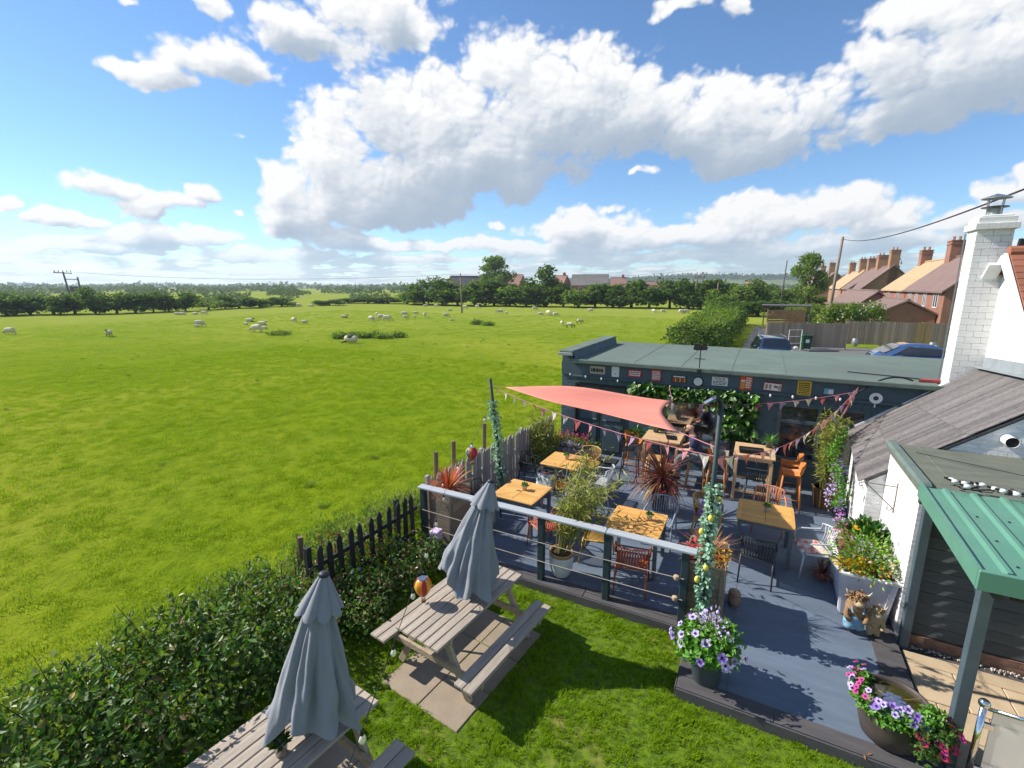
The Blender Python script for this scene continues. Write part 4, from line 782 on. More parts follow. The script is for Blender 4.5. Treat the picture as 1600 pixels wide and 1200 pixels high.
# ---------------------------------------------------------------- car park
def car(name, label, loc, rz, body, kind):
    o = thing(name, label, 'car', loc, rz); 
    if kind == 'suv': prof = [(-2.2, .45), (-2.25, .8), (-2.2, 1.05), (-2.05, 1.12), (-1.75, 1.62), (-1.5, 1.68), (.2, 1.68), (.45, 1.63), (1.05, 1.12), (2.0, .98), (2.2, .85), (2.25, .55), (2.2, .32), (-2.2, .32)]
    else: prof = [(-2.1, .4), (-2.15, .75), (-2.05, .98), (-1.9, 1.02), (-1.15, 1.38), (-.7, 1.46), (-.1, 1.47), (.35, 1.4), (1.15, 1.0), (2.0, .82), (2.15, .6), (2.1, .25), (-2.1, .25)]
    def wid(z): return .9 if z < .95 else .9-(z-.95)*.34
    m = MB(); n = len(prof); vs = []
    for s in (-1, 1):
        for x, z in prof: vs.append((x, s*wid(z), z))
    m.add(vs, [tuple(range(n)), tuple(range(2*n-1, n-1, -1))]+[(i, n+i, n+(i+1) % n, (i+1) % n) for i in range(n)])
    me = m.mesh('body'); bm = bmesh.new(); bm.from_mesh(me); bmesh.ops.recalc_face_normals(bm, faces=bm.faces); bmesh.ops.bevel(bm, geom=bm.edges[:], offset=.05, segments=2, affect='EDGES'); bm.to_mesh(me); bm.free()
    for p in me.polygons: p.use_smooth = True
    put(me, 'body', body, o)
    gl = MB()   # glazing set a little proud of the shell
    top = [p for p in prof if p[1] > 1.0]
    if kind == 'suv': fr, bk, side = [(1.02, 1.16), (.50, 1.60)], [(-2.03, 1.17), (-1.79, 1.58)], [(-1.85, 1.14), (.85, 1.14), (.42, 1.55), (-1.62, 1.58)]
    else: fr, bk, side = [(1.10, 1.04), (.40, 1.38)], [(-1.85, 1.06), (-1.2, 1.36)], [(-1.5, 1.02), (.95, 1.02), (.33, 1.33), (-.9, 1.38)]
    def pane(nm, pts): MB().quad(*pts).build(nm, 'car_glass', o)
    for nm, (p0, p1), s in (('windscreen', fr, 1), ('rear_window', bk, -1)):
        dx, dz = p1[0]-p0[0], p1[1]-p0[1]; ln = math.hypot(dx, dz); nx, nz = s*abs(dz)/ln*.03, abs(dx)/ln*.03
        pane(nm, [(p0[0]+nx, -wid(p0[1])+.1, p0[1]+nz), (p0[0]+nx, wid(p0[1])-.1, p0[1]+nz), (p1[0]+nx, wid(p1[1])-.1, p1[1]+nz), (p1[0]+nx, -wid(p1[1])+.1, p1[1]+nz)])
    for s in (-1, 1): pane('side_window', [(x, s*(wid(z)+.012), z) for x, z in side])
    for x in (1.35, -1.3):
        for s in (-1, 1):
            w = MB().tube([(x, s*.70, .33), (x, s*.92, .33)], .33, 18).build('wheel', 'tyre', o); MB().tube([(x, s*.9, .33), (x, s*.93, .33)], .2, 12).build('rim', 'steel', w)
    for s in (-1, 1):
        MB().sphere((2.12 if kind == 'suv' else 2.0, s*.66, .85 if kind == 'suv' else .72), (.1, .2, .09)).build('headlight', 'headlight', o, True)
        MB().box(.72, .9, s*.92, s*1.12, 1.1, 1.26, .04).build('wing_mirror', 'white_paint' if s > 0 else body, o)
        if kind == 'suv': MB().beam((-1.6, s*.62, 1.73), (.25, s*.62, 1.73), .04, .04).build('roof_rail', 'steel', o)
    MB().box(2.22, 2.27, -.5, .5, .6, .85, .02).build('grille', 'plastic_black', o); MB().box(2.24, 2.28, -.26, .26, .46, .57).build('number_plate', 'white_paint', o)
    return o
car('parked_car', 'dark blue estate car with roof rails facing the shed', L(.75, 31.8, -.02), TH-PI/2+.15, 'car_blue', 'suv')
car('parked_car', 'shiny blue car parked sideways close behind the shed roof', L(7.6, 31.3, -.02), TH+.12, 'car_sky_blue', 'low').scale = (1.06, 1.06, 1.17)
# board fence round the car park: boards, posts and a gravel board per run
def board_fence(label, p0, p1, h, wd=.14, step=.145, new=(), z=0.0, mtn='board_fence'):
    p0, p1 = Vector(p0), Vector(p1); d = p1-p0; ln = d.length; rz = math.atan2(d.y, d.x); o = thing('board_fence', label, 'fence', p0, rz)
    me = MB().box(-wd/2, wd/2, -.012, .012, .05, 1.0).mesh('board')
    n = int(ln/step)
    for i in range(n): put(me, 'board', 'board_fence_new' if i in new else mtn, o, loc=(i*step+step/2, random.uniform(-.006, .006), 0), scale=(1, 1, h*random.uniform(.985, 1.015)))
    k = max(2, int(ln/2.4))
    for i in range(k+1): MB().box(ln*i/k-.05, ln*i/k+.05, .02, .12, 0, h+.03).build('post', mtn, o)
    for zz in (.35, h-.3): MB().box(0, ln, .015, .07, zz-.04, zz+.04).build('rail', mtn, o)
    return o
def c2(u, v, z=0): p = gp(u, v, z); return p
board_fence('weathered board fence left of the green bin, set forward', c2(1196, 543), c2(1320, 546), 1.9, .19, .2)
board_fence('long weathered board fence with one newer panel, beyond the car park', c2(1318, 539), c2(1500, 546), 1.9, .19, .2, new=tuple(range(22, 27)))
o = thing('slat_fence', 'brown horizontal slat fence under the dark shelter roof', 'fence', gp(1198, 512, 0), math.atan2((gp(1256, 512, 0)-gp(1198, 512, 0)).y, (gp(1256, 512, 0)-gp(1198, 512, 0)).x))
ln = (gp(1256, 512, 0)-gp(1198, 512, 0)).length; me = MB().box(0, ln, -.02, .02, -.11, .11).mesh('slat')
for k in range(7): put(me, 'slat', 'brick_orange', o, loc=(0, 0, .25+k*.27))
for k in range(3): MB().box(ln*k/2-.06, ln*k/2+.06, .025, .12, 0, 2.1).build('post', 'brown_post', o)
o = thing('shelter', 'open shelter with thin dark flat roof by the slat fence', 'shelter', gp(1226, 509, 0), TH)
MB().box(-2.6, 2.6, -.6, 2.4, 2.25, 2.42, .03).build('roof', 'pole_dark', o)
for x in (-2.3, 2.3):
    for y in (-.4, 2.2): MB().box(x-.06, x+.06, y-.06, y+.06, 0, 2.25).build('post', 'pole_dark', o)
o = thing('wheelie_bin', 'dark green wheelie bin against the board fence', 'bin', gp(1257, 546.5, 0), -.2)
MB().add([(-.26, -.32, .1), (.26, -.32, .1), (.26, .32, .1), (-.26, .32, .1), (-.31, -.38, 1.0), (.31, -.38, 1.0), (.31, .38, 1.0), (-.31, .38, 1.0)], [(0, 3, 2, 1), (4, 5, 6, 7), (0, 1, 5, 4), (1, 2, 6, 5), (2, 3, 7, 6), (3, 0, 4, 7)]).build('body', 'bin_green', o)
MB().box(-.33, .33, -.42, .40, 1.0, 1.1, .04).build('lid', 'bin_green', o); MB().box(-.12, .12, -.40, -.375, .55, .8).build('sticker', 'white_paint', o)
for s in (-1, 1): MB().tube([(s*.2, .3, .1), (s*.27, .3, .1)], .1, 10).build('wheel', 'tyre', o)
for u, v, lab in ((1455.5, 548, 'steel beer keg standing at the right end of board fence'), (1335, 541, 'small keg in the fence corner shadow')):
    o = thing('beer_keg', lab, 'keg', gp(u, v, 0), 0, 'kegs by the board fence'); MB().lathe([(.18, 0), (.2, .04), (.2, .12), (.22, .16), (.22, .44), (.2, .48), (.2, .56), (.18, .6)], 14).build('shell', 'keg', o, True); MB().lathe([(.12, .58), (.12, .63), (.04, .63)], 12).build('cap', 'steel', o)
o = thing('wire_rack', 'white wire rack standing before the board fence', 'rack', gp(1240, 547, 0), .1)
for x in (-.5, .5): MB().tube([(x, 0, 0), (x, 0, 1.5)], .025, 6).build('upright', 'white_paint', o)
for z in (.5, 1.0, 1.48): MB().tube([(-.5, 0, z), (.5, 0, z)], .02, 6).build('bar', 'white_paint', o)
o = tag(MB().box(-1.1, 1.1, -.4, .4, 0, .12, .05).build('flat_load', 'grey_metal', loc=gp(1282, 548, 0)), 'flat grey sheet lying on the ground beside the bin', 'sheet')
# shrub with pale flowers over the board fence
o = thing('flowering_shrub', 'pale flowering shrub leaning over the board fence', 'bush', bear(1322, 41.5, 0), 0); r_ = random.Random(3)
bl = [(r_.uniform(-2.3, 2.3), r_.uniform(-.8, .8), r_.uniform(1.4, 2.9), .9, .8, .6) for k in range(16)]
P_, Nn = clump_points(4200, bl, 3, .4); MB().arr(*leaf_block(P_, .2, .6, Nn, seed=4)).build('foliage', 'tree_leaf_light', o, kind='stuff')
P_, Nn = clump_points(90, bl, 5, .95); MB().arr(*leaf_block(P_, .2, .9, Nn, seed=4)).build('blossom', 'flower_white', o, kind='stuff')
MB().tube([(0, 0, 0), (.3, 0, 1.2), (-.4, 0, 2.3)], [.12, .09, .03], 6).build('trunk', 'bark', o)
# clipped hedge between car park and field
def hedge_mass(name, label, a0, a1, b0, b1, z1, n, leaf, mtn, seed, top='tree_leaf_light', round_=.6, step=1.4):
    r = random.Random(seed); o = thing(name, label, 'hedge', L((a0+a1)/2, (b0+b1)/2, FZ), TH); la, lb_ = (a1-a0), (b1-b0); bl = []
    k = int(lb_/step)
    for i in range(k):
        for j in range(2):
            bl.append(((j-.5)*la*.42+r.uniform(-.1, .1), -lb_/2+(i+.5)*step+r.uniform(-.3, .3), z1*r.uniform(.38, .5), la*r.uniform(.28, .36), step*.85, z1*r.uniform(.42, .54)))
    P_, Nn = clump_points(n, bl, seed, .7); P_[:, 2] = np.clip(P_[:, 2], .02, None)
    up = (P_[:, 2] > z1*.72) & (np.random.default_rng(seed).random(n) < .7)
    MB().arr(*leaf_block(P_[~up], leaf, .6, Nn[~up], seed=seed, flat=.2)).build('foliage', mtn, o, kind='stuff'); MB().arr(*leaf_block(P_[up], leaf, .6, Nn[up], seed=seed+1, flat=.2)).build('lit_top_leaves', top, o, kind='stuff')  # lighter leaves on top, darker below: lit crown and shaded sides by colour
    w = MB()
    for b in bl[::2]: w.tube([(b[0], b[1], 0), (b[0]*.8, b[1]+.1, z1*.4), (b[0], b[1]-.1, z1*.75)], [.05, .035, .012], 5)
    w.build('stems', 'bark', o, kind='stuff'); return o
hedge_mass('boundary_hedge', 'broad clipped hedge running back from the shed to far trees', -5.6, -1.7, 33, 68, 2.9, 24000, .21, 'shaded_side_leaf', 8, step=1.8)
hedge_mass('garden_hedge', 'squared dark hedge behind the thin pole', 2.8, 6.2, 70, 82, 2.2, 2600, .3, 'tree_leaf', 9, step=1.8)
# ================================================================ terrace, shed and pub
# deck: one raised platform with darker border boards
m = MB(); m.prism([(-5.0, 6.14), (-.48, 6.14), (-.48, 5.08), (1.98, 5.08), (1.98, 12.3), (-5.0, 12.3)], -.16, -.004)
dk = m.build('deck', 'deck', rot=(0, 0, TH)); struct(dk)
def board(a0, a1, b0, b1, z0=-.003, z1=.012, nm='border_board'): return MB().box(a0, a1, b0, b1, z0, z1, .004).build(nm, 'deck_border', dk)
for a in (-5.0, -3.5, -2.0): board(a, a+1.49, 6.13, 6.36)
for a0, a1 in ((-.48, .52), (.53, 1.98)): board(a0, a1, 5.07, 5.27)
board(-.49, -.30, 5.28, 6.12); 
for b in (5.28, 7.3, 9.3): board(1.68, 1.985, b, b+(2.0 if b > 6 else 2.01))
for a0, a1, b in ((-5.0, -.48, 6.125), (-.48, 1.98, 5.065)): MB().box(a0, a1, b-.02, b, -.2, .004, .004).build('riser', 'deck_border', dk)
MB().box(-.50, -.485, 5.07, 6.12, -.2, .004, .004).build('riser', 'deck_border', dk)
# seams between the painted deck panels
for a in (-2.45, .05): MB().box(a-.002, a+.002, 6.4 if a < -.3 else 5.3, 12.2, -.004, -.0005).build('seam', 'deck_border', dk)

# patio of buff slabs beside the boarded wall
pt = MB().prism([(1.99, 3.2), (8, 3.2), (8, 7.26), (1.99, 7.26)], -.2, -.075).build('patio', 'deck_border', rot=(0, 0, TH)); struct(pt)
y = 3.2; k = 0
while y < 7.0:
    x = 2.02-(.3 if k % 2 else 0); dy = (.62, .45, .62, .3)[k % 4]
    while x < 5.2:
        dx = (.62, .9, .45)[(int(x*7)+k) % 3]; x0 = max(x, 2.02)
        if x+dx-x0 > .08: MB().box(x0+.006, x+dx-.006, y+.006, min(y+dy, 7.1)-.006, -.075, -.035+random.uniform(-.003, .003), .006).build('slab', 'paving', pt)
        x += dx
    y += dy; k += 1
P_ = np.stack([rng.uniform(2.05, 5, 260), rng.uniform(7.18, 7.25, 260), rng.uniform(-.06, -.045, 260)], 1)
V, F = [], []
for k, p in enumerate(P_):
    s = .012+.012*rng.random(); q = p+np.array([[1, 0, 0], [-.5, .87, 0], [-.5, -.87, 0], [0, 0, 1.1]])*s; V.append(q); F += [(4*k, 4*k+1, 4*k+3), (4*k+1, 4*k+2, 4*k+3), (4*k+2, 4*k, 4*k+3)]
gv = MB().arr(np.concatenate(V), np.array(F)).build('gravel', 'gravel', pt, kind='stuff')

# ---------------------------------------------------------------- shed
sh = thing('shed', 'long dark teal shed with flat green felt roof behind the terrace', 'shed', L(-4.8, 12.25, 0), TH)
X1, X2, Y1, Y2 = 8.15, 10.4, .62, 4.85
MB().box(-.02, .32, 0, 4.1, -.2, 2.82, .01).build('side_wall', 'teal_brickwork', sh)
fw = MB()   # front wall with real openings: door (0.36..1.80), mirror niche none, window (5.35..7.0)
for x0, x1, z0, z1 in [(.32, .38, -.2, 2.2), (.38, 1.80, 2.0, 2.2), (1.80, 5.33, -.2, 2.2), (5.33, 7.05, 1.98, 2.2), (5.33, 7.05, -.2, .62), (7.05, X1, -.2, 2.2)]: fw.box(x0, x1, 0, .22, z0, z1)
fw.build('front_wall', 'teal_brickwork', sh)
MB().box(-.02, X1, -.03, .2, 2.2, 2.55).build('fascia', 'teal_wall', sh); MB().box(.30, X1, -.075, -.032, 2.15, 2.2, .006).build('ledge', 'teal_wall', sh)
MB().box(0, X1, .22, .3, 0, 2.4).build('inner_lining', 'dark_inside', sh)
MB().prism([(.33, .3), (X1, .3), (X1, Y1), (X2, Y1), (X2, Y2), (.33, Y2)], 0, 2.5).build('core', 'teal_wall', sh)
rf = MB(); rf.prism([(.33, -.14), (X1, -.14), (X1, Y1), (X2, Y1), (X2, Y2), (.33, Y2)], 2.552, 2.62); ro = rf.build('roof', 'felt_roof', sh)
MB().box(.30, X1+.005, -.17, -.10, 2.545, 2.66, .02).build('roof_edge', 'felt_edge', ro); MB().box(-.05, .36, -.18, 4.15, 2.82, 2.88, .02).build('coping', 'felt_edge', ro); MB().box(-.07, .34, -.2, -.12, 2.74, 2.825, .01).build('coping_end', 'lead', ro)
MB().add([(.325, -.1, 2.63), (.325, 4.1, 2.63), (.345, 4.1, 2.83), (.345, -.1, 2.83), (.40, 4.1, 2.625), (.40, -.1, 2.625)], [(3, 2, 4, 5)]).build('upstand', 'teal_wall', ro)
for x in (1.9, 3.1, 4.25, 5.4, 6.6, 7.75): MB().box(x-.035, x+.035, -.09, Y2-.02, 2.621, 2.627, .002).build('felt_lap', 'felt_roof', ro)
# left double door
for k, x in enumerate((.44, 1.12)):
    d = MB(); d.box(x, x+.66, .06, .10, .02, 1.94, .005); do = d.build('door', 'teal_door', sh)
    for z0, z1 in ((.12, .85), (.98, 1.8)): MB().box(x+.09, x+.57, .045, .062, z0, z1, .012).build('panel', 'teal_wall', do)
    MB().tube([(x+(.58 if k == 0 else .08), .045, 1.0), (x+(.58 if k == 0 else .08), .01, 1.0), (x+(.48 if k == 0 else .18), .01, 1.0)], .012, 6).build('handle', 'steel', do)
for x0, x1, z0, z1 in ((.381, .44, 0, 1.998), (1.78, 1.799, 0, 1.998), (.441, 1.779, 1.94, 1.998)): MB().box(x0, x1, -.02, .10, z0, z1, .004).build('door_frame', 'iron', sh)
# right hand window: frame, transom light, panes, sill
fr = MB()
for x0, x1, z0, z1 in ((5.33, 5.42, .62, 1.98), (6.12, 6.2, .62, 1.98), (6.96, 7.05, .62, 1.98)): fr.box(x0, x1, -.02, .08, z0, z1, .006)
for z0, z1 in ((.62, .70), (1.52, 1.60), (1.90, 1.98)):
    for x0, x1 in ((5.42, 6.12), (6.2, 6.96)): fr.box(x0, x1, -.018, .078, z0, z1, .006)
wo = fr.build('window', 'teal_frame', sh)
for x0, x1 in ((5.42, 6.12), (6.2, 6.96)):
    for z0, z1 in ((.70, 1.52), (1.60, 1.90)): MB().box(x0, x1, .03, .04, z0, z1).build('pane', 'window_glass', wo)
MB().box(5.28, 7.1, -.12, -.005, .56, .615, .01).build('window_sill', 'teal_frame', sh)
MB().box(5.5, 7.0, .12, .2, .8, 1.45).build('shelf_inside', 'brick_red', sh)

# mirror with its climbing green surround
mr = thing('wall_mirror', 'large mirror on the shed wall framed by climbing greenery', 'mirror', L(-1.18, 12.2, 0), TH)
MB().box(-.76, .72, .005, .03, .62, 1.74).build('glass', 'mirror', mr)
for x0, x1, z0, z1 in ((-.82, -.76, .56, 1.8), (.72, .78, .56, 1.8), (-.76, .72, 1.74, 1.8), (-.76, .72, .56, .62)): MB().box(x0, x1, -.02, .035, z0, z1, .008).build('frame', 'brown_post', mr)
gw = thing('ivy_wall', 'artificial ivy panel hanging across and down the shed front', 'ivy', L(-1.4, 12.2, 0), TH)
r_ = np.random.default_rng(12)
def panel_pts(n, x0, x1, z0, z1): return np.stack([r_.uniform(x0, x1, n), -np.abs(r_.normal(size=n))*.07-.03, r_.uniform(z0, z1, n)], 1)
P_ = np.concatenate([panel_pts(1500, -1.45, 1.5, 1.78, 2.14), panel_pts(950, .78, 1.5, 1.0, 1.8), panel_pts(110, -1.45, -1.0, 1.62, 1.8)])
MB().arr(*leaf_block(P_, .11, .6, seed=3, dirs=np.tile([0, -.6, -.7], (len(P_), 1)), jit=.7, six=True)).build('foliage', 'ivy_leaf', gw, kind='stuff')
Q_ = P_[r_.random(len(P_)) < .04]; Q_[:, 1] -= .06; MB().arr(*leaf_block(Q_, .2, .7, seed=8, dirs=np.tile([0, -.8, -.5], (len(Q_), 1)), jit=.6, six=True)).build('large_leaves', 'pale_leaf', gw)
Q_ = P_[r_.random(len(P_)) < .06]; Q_[:, 1] -= .05; MB().arr(*leaf_block(Q_, .18, .6, seed=9, dirs=np.tile([0, -.8, -.5], (len(Q_), 1)), jit=.6, six=True)).build('bright_leaves', 'succulent', gw)
MB().box(-1.46, 1.5, -.02, .0, 1.8, 2.12).build('mesh_backing', 'tree_leaf_dark', gw); MB().box(.8, 1.5, -.02, .0, 1.02, 1.79).build('mesh_backing', 'tree_leaf_dark', gw)

# signs along the fascia: flat boards with their print
def sign(label, a0, a1, z0, z1, bm, marks=(), rot=0.0, text=None, pm='print_white', nm='sign'):
    w, h = (a1-a0), (z1-z0); o = thing(nm, label, 'sign', L((a0+a1)/2, 12.21, (z0+z1)/2), TH, 'signs along the shed fascia')
    MB().box(-w/2, w/2, -.014, .0, -h/2, h/2, .004).build('board', bm, o)
    for x0, x1, y0, y1, pmn in marks: MB().box(-w/2+x0*w, -w/2+x1*w, -.018, -.0142, -h/2+y0*h, -h/2+y1*h).build('print', pmn, o)
    if text:
        for tx, zz, sz in text:
            c = bpy.data.curves.new('lettering', 'FONT'); c.body = tx; c.size = sz; c.align_x = 'CENTER'; c.extrude = .001; tmp = bpy.data.objects.new('lettering', c); COL.objects.link(tmp); me = bpy.data.meshes.new_from_object(tmp.evaluated_get(bpy.context.evaluated_depsgraph_get())); bpy.data.objects.remove(tmp)
            put(me, 'lettering', pm, o, loc=(0, -.0165, zz), rot=(PI/2, 0, 0))
    o.rotation_euler = (0, rot, TH); return o
def lines(n, pm, y0=.12, y1=.88, x0=.1, x1=.9, gap=.45):
    out = []; st = (y1-y0)/n
    for i in range(n):
        a = y0+i*st; x = x0; rr = random.Random(i*7+n)
        while x < x1-.04:
            w = rr.uniform(.06, .2); out.append((x, min(x+w, x1), a+st*gap*.5, a+st*(1-gap*.5), pm)); x += w+.035
    return out
sign('tan banner sign with dark lettering, first on the fascia', -3.99, -3.57, 2.28, 2.49, 'sign_tan', lines(1, 'print_dark', .2, .75, .08, .92, .2))
sign('small plain white upright sign beside the tan banner', -3.39, -3.19, 2.24, 2.52, 'sign_white', [(.35, .65, .3, .36, 'print_dark')])
sign('wide red sign with rows of white print', -2.96, -2.60, 2.28, 2.48, 'sign_red', lines(3, 'print_white'))
sign('upright red sign with many short white lines', -2.36, -2.11, 2.22, 2.53, 'sign_red', lines(6, 'print_white'))
sg = sign('dark arched sign with a row of bottles', -1.86, -1.50, 2.24, 2.42, 'sign_dark', [(.08+.15*k, .18+.15*k, .08, .62+.05*(k % 2), 'print_beer' if k % 2 else 'print_red') for k in range(6)]+[(.1, .9, .74, .9, 'print_white')])
sign('white rounded sign headed YOUR in black capitals', -.92, -.57, 2.25, 2.46, 'sign_white', lines(3, 'print_dark', .08, .58, .08, .92, .5), 0, [('YOUR', .028, .085)], 'print_dark')
sign('orange red upright sign showing a beer glass', -.31, -.05, 2.2, 2.53, 'sign_orange', [(.1, .42, .1, .6, 'print_beer'), (.1, .42, .6, .72, 'print_white')]+lines(5, 'print_white', .15, .95, .5, .92), .03)
sign('red edged sign with three pints and a heart', .19, .56, 2.24, 2.45, 'sign_red', [(.04, .96, .06, .82, 'print_white'), (.1, .24, .15, .68, 'print_beer'), (.3, .44, .15, .68, 'print_beer'), (.56, .78, .35, .62, 'print_red'), (.82, .94, .15, .68, 'print_beer'), (.06, .94, .87, .96, 'print_dark')], .04)
sign('bright yellow upright sign with black print', .86, 1.13, 2.2, 2.53, 'sign_yellow', lines(6, 'print_dark'))
sign('small pale blue sign at the right end of the row', 1.37, 1.55, 2.27, 2.4, 'sign_blue', [(.45, .95, .15, .85, 'print_white')])
o = thing('wall_clock', 'round white wall clock between the bottle sign and white sign', 'clock', L(-1.23, 12.2, 2.31), TH)
MB().tube([(0, -.03, 0), (0, .0, 0)], .125, 24).build('rim', 'iron', o); MB().tube([(0, -.034, 0), (0, -.0305, 0)], .10, 24).build('dial', 'sign_white', o)
MB().beam((0, -.037, 0), (.05, -.037, .04), .008, .002).build('hand', 'print_dark', o); MB().beam((0, -.037, 0), (-.02, -.037, .075), .006, .002).build('hand', 'print_dark', o)
o = thing('white_ring', 'white ring shaped ornament hanging on the shed fascia', 'ornament', L(2.3, 12.2, 2.28), TH)
n = 20; v = []; f = []
for k in range(n):
    a = 2*PI*k/n
    for rr, yy in ((.05, -.03), (.115, -.03), (.115, -.005), (.05, -.005)): v.append((rr*math.cos(a), yy, rr*math.sin(a)))
for k in range(n):
    for j in range(4): f.append((k*4+j, ((k+1) % n)*4+j, ((k+1) % n)*4+(j+1) % 4, k*4+(j+1) % 4))
MB().add(v, f).build('ring', 'white_paint', o); MB().box(-.012, .012, -.02, -.008, -.2, -.117).build('pull', 'white_paint', o)
o = thing('weather_vane', 'black iron weather vane standing at the shed roof edge', 'weather vane', L(-1.22, 12.12, 2.6), TH)
MB().tube([(0, 0, 0), (0, 0, .62)], .012, 6).build('rod', 'iron', o); MB().box(-.05, .05, -.05, .05, -.06, .04, .01).build('bracket', 'iron', o)
for q in (0, 1): MB().beam((-.12, 0, .28), (.12, 0, .28), .015, .015).build('arm', 'iron', o) if q == 0 else MB().beam((0, -.12, .282), (0, .12, .282), .015, .015).build('arm', 'iron', o)
MB().prism([(-.17, .5), (-.1, .48), (.14, .5), (.16, .56), (.10, .62), (-.02, .60), (-.08, .64), (-.15, .6)], -.006, .006, 1).build('silhouette', 'iron', o)
wire('roof_cable', 'black cable looping over the shed roof edge near the corner', L(1.75, 12.0, 2.1), L(2.9, 12.35, 2.68), -.28, .018, 12)
wire('roof_cable', 'thin stray cable lying across the shed roof', L(1.9, 13.3, 2.64), L(3.3, 12.9, 2.64), 0.0, .012, 4); 
o = tag(MB().prism([(0, 0), (.55, .12), (.5, .26), (.05, .1)], 0, .05).build('red_tarpaulin', 'pallet_red', loc=L(3.05, 12.6, 2.63), rot=(0, 0, TH)), 'scrap of red sheet lying by the chimney foot', 'sheet')

# ---------------------------------------------------------------- pub: gable, chimney, lean-to, flat roofed block
pub = thing('pub_building', 'whitewashed pub end with tall chimney, lean-to roof and flat roof', 'building', L(0, 0, 0), TH)
gw_ = MB(); gw_.prism([(9.05, -.2), (9.05, 2.28), (12.0, 5.0), (12.7, 4.3), (12.7, -.2)], 3.9, 4.2, 0); gw_.build('gable_wall', 'white_render', pub)
MB().box(3.42, 3.9, 12.25, 12.72, -.2, 2.6).build('chimney_base', 'white_mortar', pub)
# chimney core with painted blocks laid round it
ch = MB().box(3.46, 3.93, 12.29, 12.73, 2.4, 5.62).build('chimney', 'white_mortar', pub)
bh = .118; nrow = 27; full = MB().box(0, .2305, 0, .03, 0, bh-.004, .003).mesh('brick')
for r_i in range(nrow):
    z = 2.45+r_i*bh; off = (r_i % 2)*.12; x = 3.43-off
    while x < 3.95:
        x0, x1 = max(x, 3.43), min(x+.238, 3.955)
        if x1-x0 > .03: put(full, 'brick', 'white_brick', ch, loc=(x0, 12.26, z), scale=((x1-x0-.004)/.2305, 1, 1))
        x += .238
    y_ = 12.295-off*.9
    while y_ < 12.74:
        y0, y1 = max(y_, 12.295), min(y_+.22, 12.75)
        if y1-y0 > .03: put(full, 'brick', 'white_brick', ch, loc=(3.46, y0, z), rot=(0, 0, PI/2), scale=((y1-y0-.004)/.2305, 1, 1))
        y_ += .22
cp = MB(); cp.box(3.38, 4.0, 12.2, 12.8, 5.63, 5.75, .01); cp.box(3.42, 3.96, 12.25, 12.76, 5.751, 5.86, .01); cp.box(3.46, 3.92, 12.29, 12.72, 5.861, 5.9, .02); cp.build('chimney_cap', 'white_brick', pub)
cw = MB(); cw.lathe([(.1, 0), (.1, .12)], 12, (3.69, 12.5, 5.9)); cw.build('flue', 'lead', pub)
cw = MB(); cw.lathe([(.2, 0), (.06, .03), (.06, .035), (.2, .012)], 16, (3.69, 12.5, 6.04)); cw.lathe([(.02, .07), (.22, .0), (.22, .012), (.02, .085)], 16, (3.69, 12.5, 6.20))
for a in range(4): cw.tube([(3.69+.13*math.cos(a*PI/2+.4), 12.5+.13*math.sin(a*PI/2+.4), 5.9), (3.69+.15*math.cos(a*PI/2+.4), 12.5+.15*math.sin(a*PI/2+.4), 6.21)], .01, 5)
cw.build('cowl', 'steel', pub)
cw = MB(); cw.prism([(4.02, 5.2), (4.16, 5.22), (4.12, 5.34), (4.18, 5.42), (4.04, 5.45)], 12.2, 12.3, 1); cw.build('tv_dish', 'plastic_black', pub)  # small black TV dish beside the chimney
MB().tube([(3.40, 12.74, 2.7), (3.40, 12.74, 5.6)], .012, 5).build('aerial_lead', 'grey_metal', pub)
# main roof: near slope in courses of tiles, barge boards
z_at = lambda b: 5.20-(12.0-b)*.945
rf = MB(); rf.add([(3.82, 12.0, 5.16), (9, 12.0, 5.16), (9, 8.8, z_at(8.8)-.04), (3.82, 8.8, z_at(8.8)-.04), (3.82, 12.0, 5.04), (9, 12.0, 5.04), (9, 8.8, z_at(8.8)-.16), (3.82, 8.8, z_at(8.8)-.16)], [(0, 3, 2, 1), (4, 5, 6, 7), (0, 1, 5, 4), (1, 2, 6, 5), (2, 3, 7, 6), (3, 0, 4, 7)])
rf.add([(3.82, 12.0, 5.16), (9, 12.0, 5.16), (9, 12.95, 4.3), (3.82, 12.95, 4.3), (3.82, 12.0, 5.04), (9, 12.0, 5.04), (9, 12.95, 4.18), (3.82, 12.95, 4.18)], [(0, 1, 2, 3), (4, 7, 6, 5), (0, 4, 5, 1), (1, 5, 6, 2), (2, 6, 7, 3), (3, 7, 4, 0)]); rfo = rf.build('main_roof', 'tile_red', pub)
tl = MB(); s_ = math.atan(.945); tl.box(0, .268, 0, .25, 0, .022, .004); tlm = tl.mesh('tile')
for r_i in range(22):
    b = 11.98-r_i*.115
    for c_i in range(6): put(tlm, 'tile', 'tile_red', rfo, loc=(3.84+c_i*.272, b-.17, z_at(b-.17)+.02-.16*0), rot=(s_-.06, 0, 0))
MB().tube([(3.84, 12.0, 5.2), (9, 12.0, 5.2)], .11, 10).build('ridge_tile', 'tile_red', rfo)
bb = MB()
for b0, b1 in ((12.02, 8.8),): bb.beam((3.80, b0, z_at(b0)-.1), (3.80, b1, z_at(b1)-.1), .05, .17)
bb.beam((3.80, 12.0, 5.1), (3.80, 12.9, 4.22), .05, .17); bb.build('barge_board', 'white_paint', pub)
MB().beam((3.72, 12.02, 5.0), (3.72, 12.42, 4.6), .2, .05).build('soffit', 'white_paint', pub)
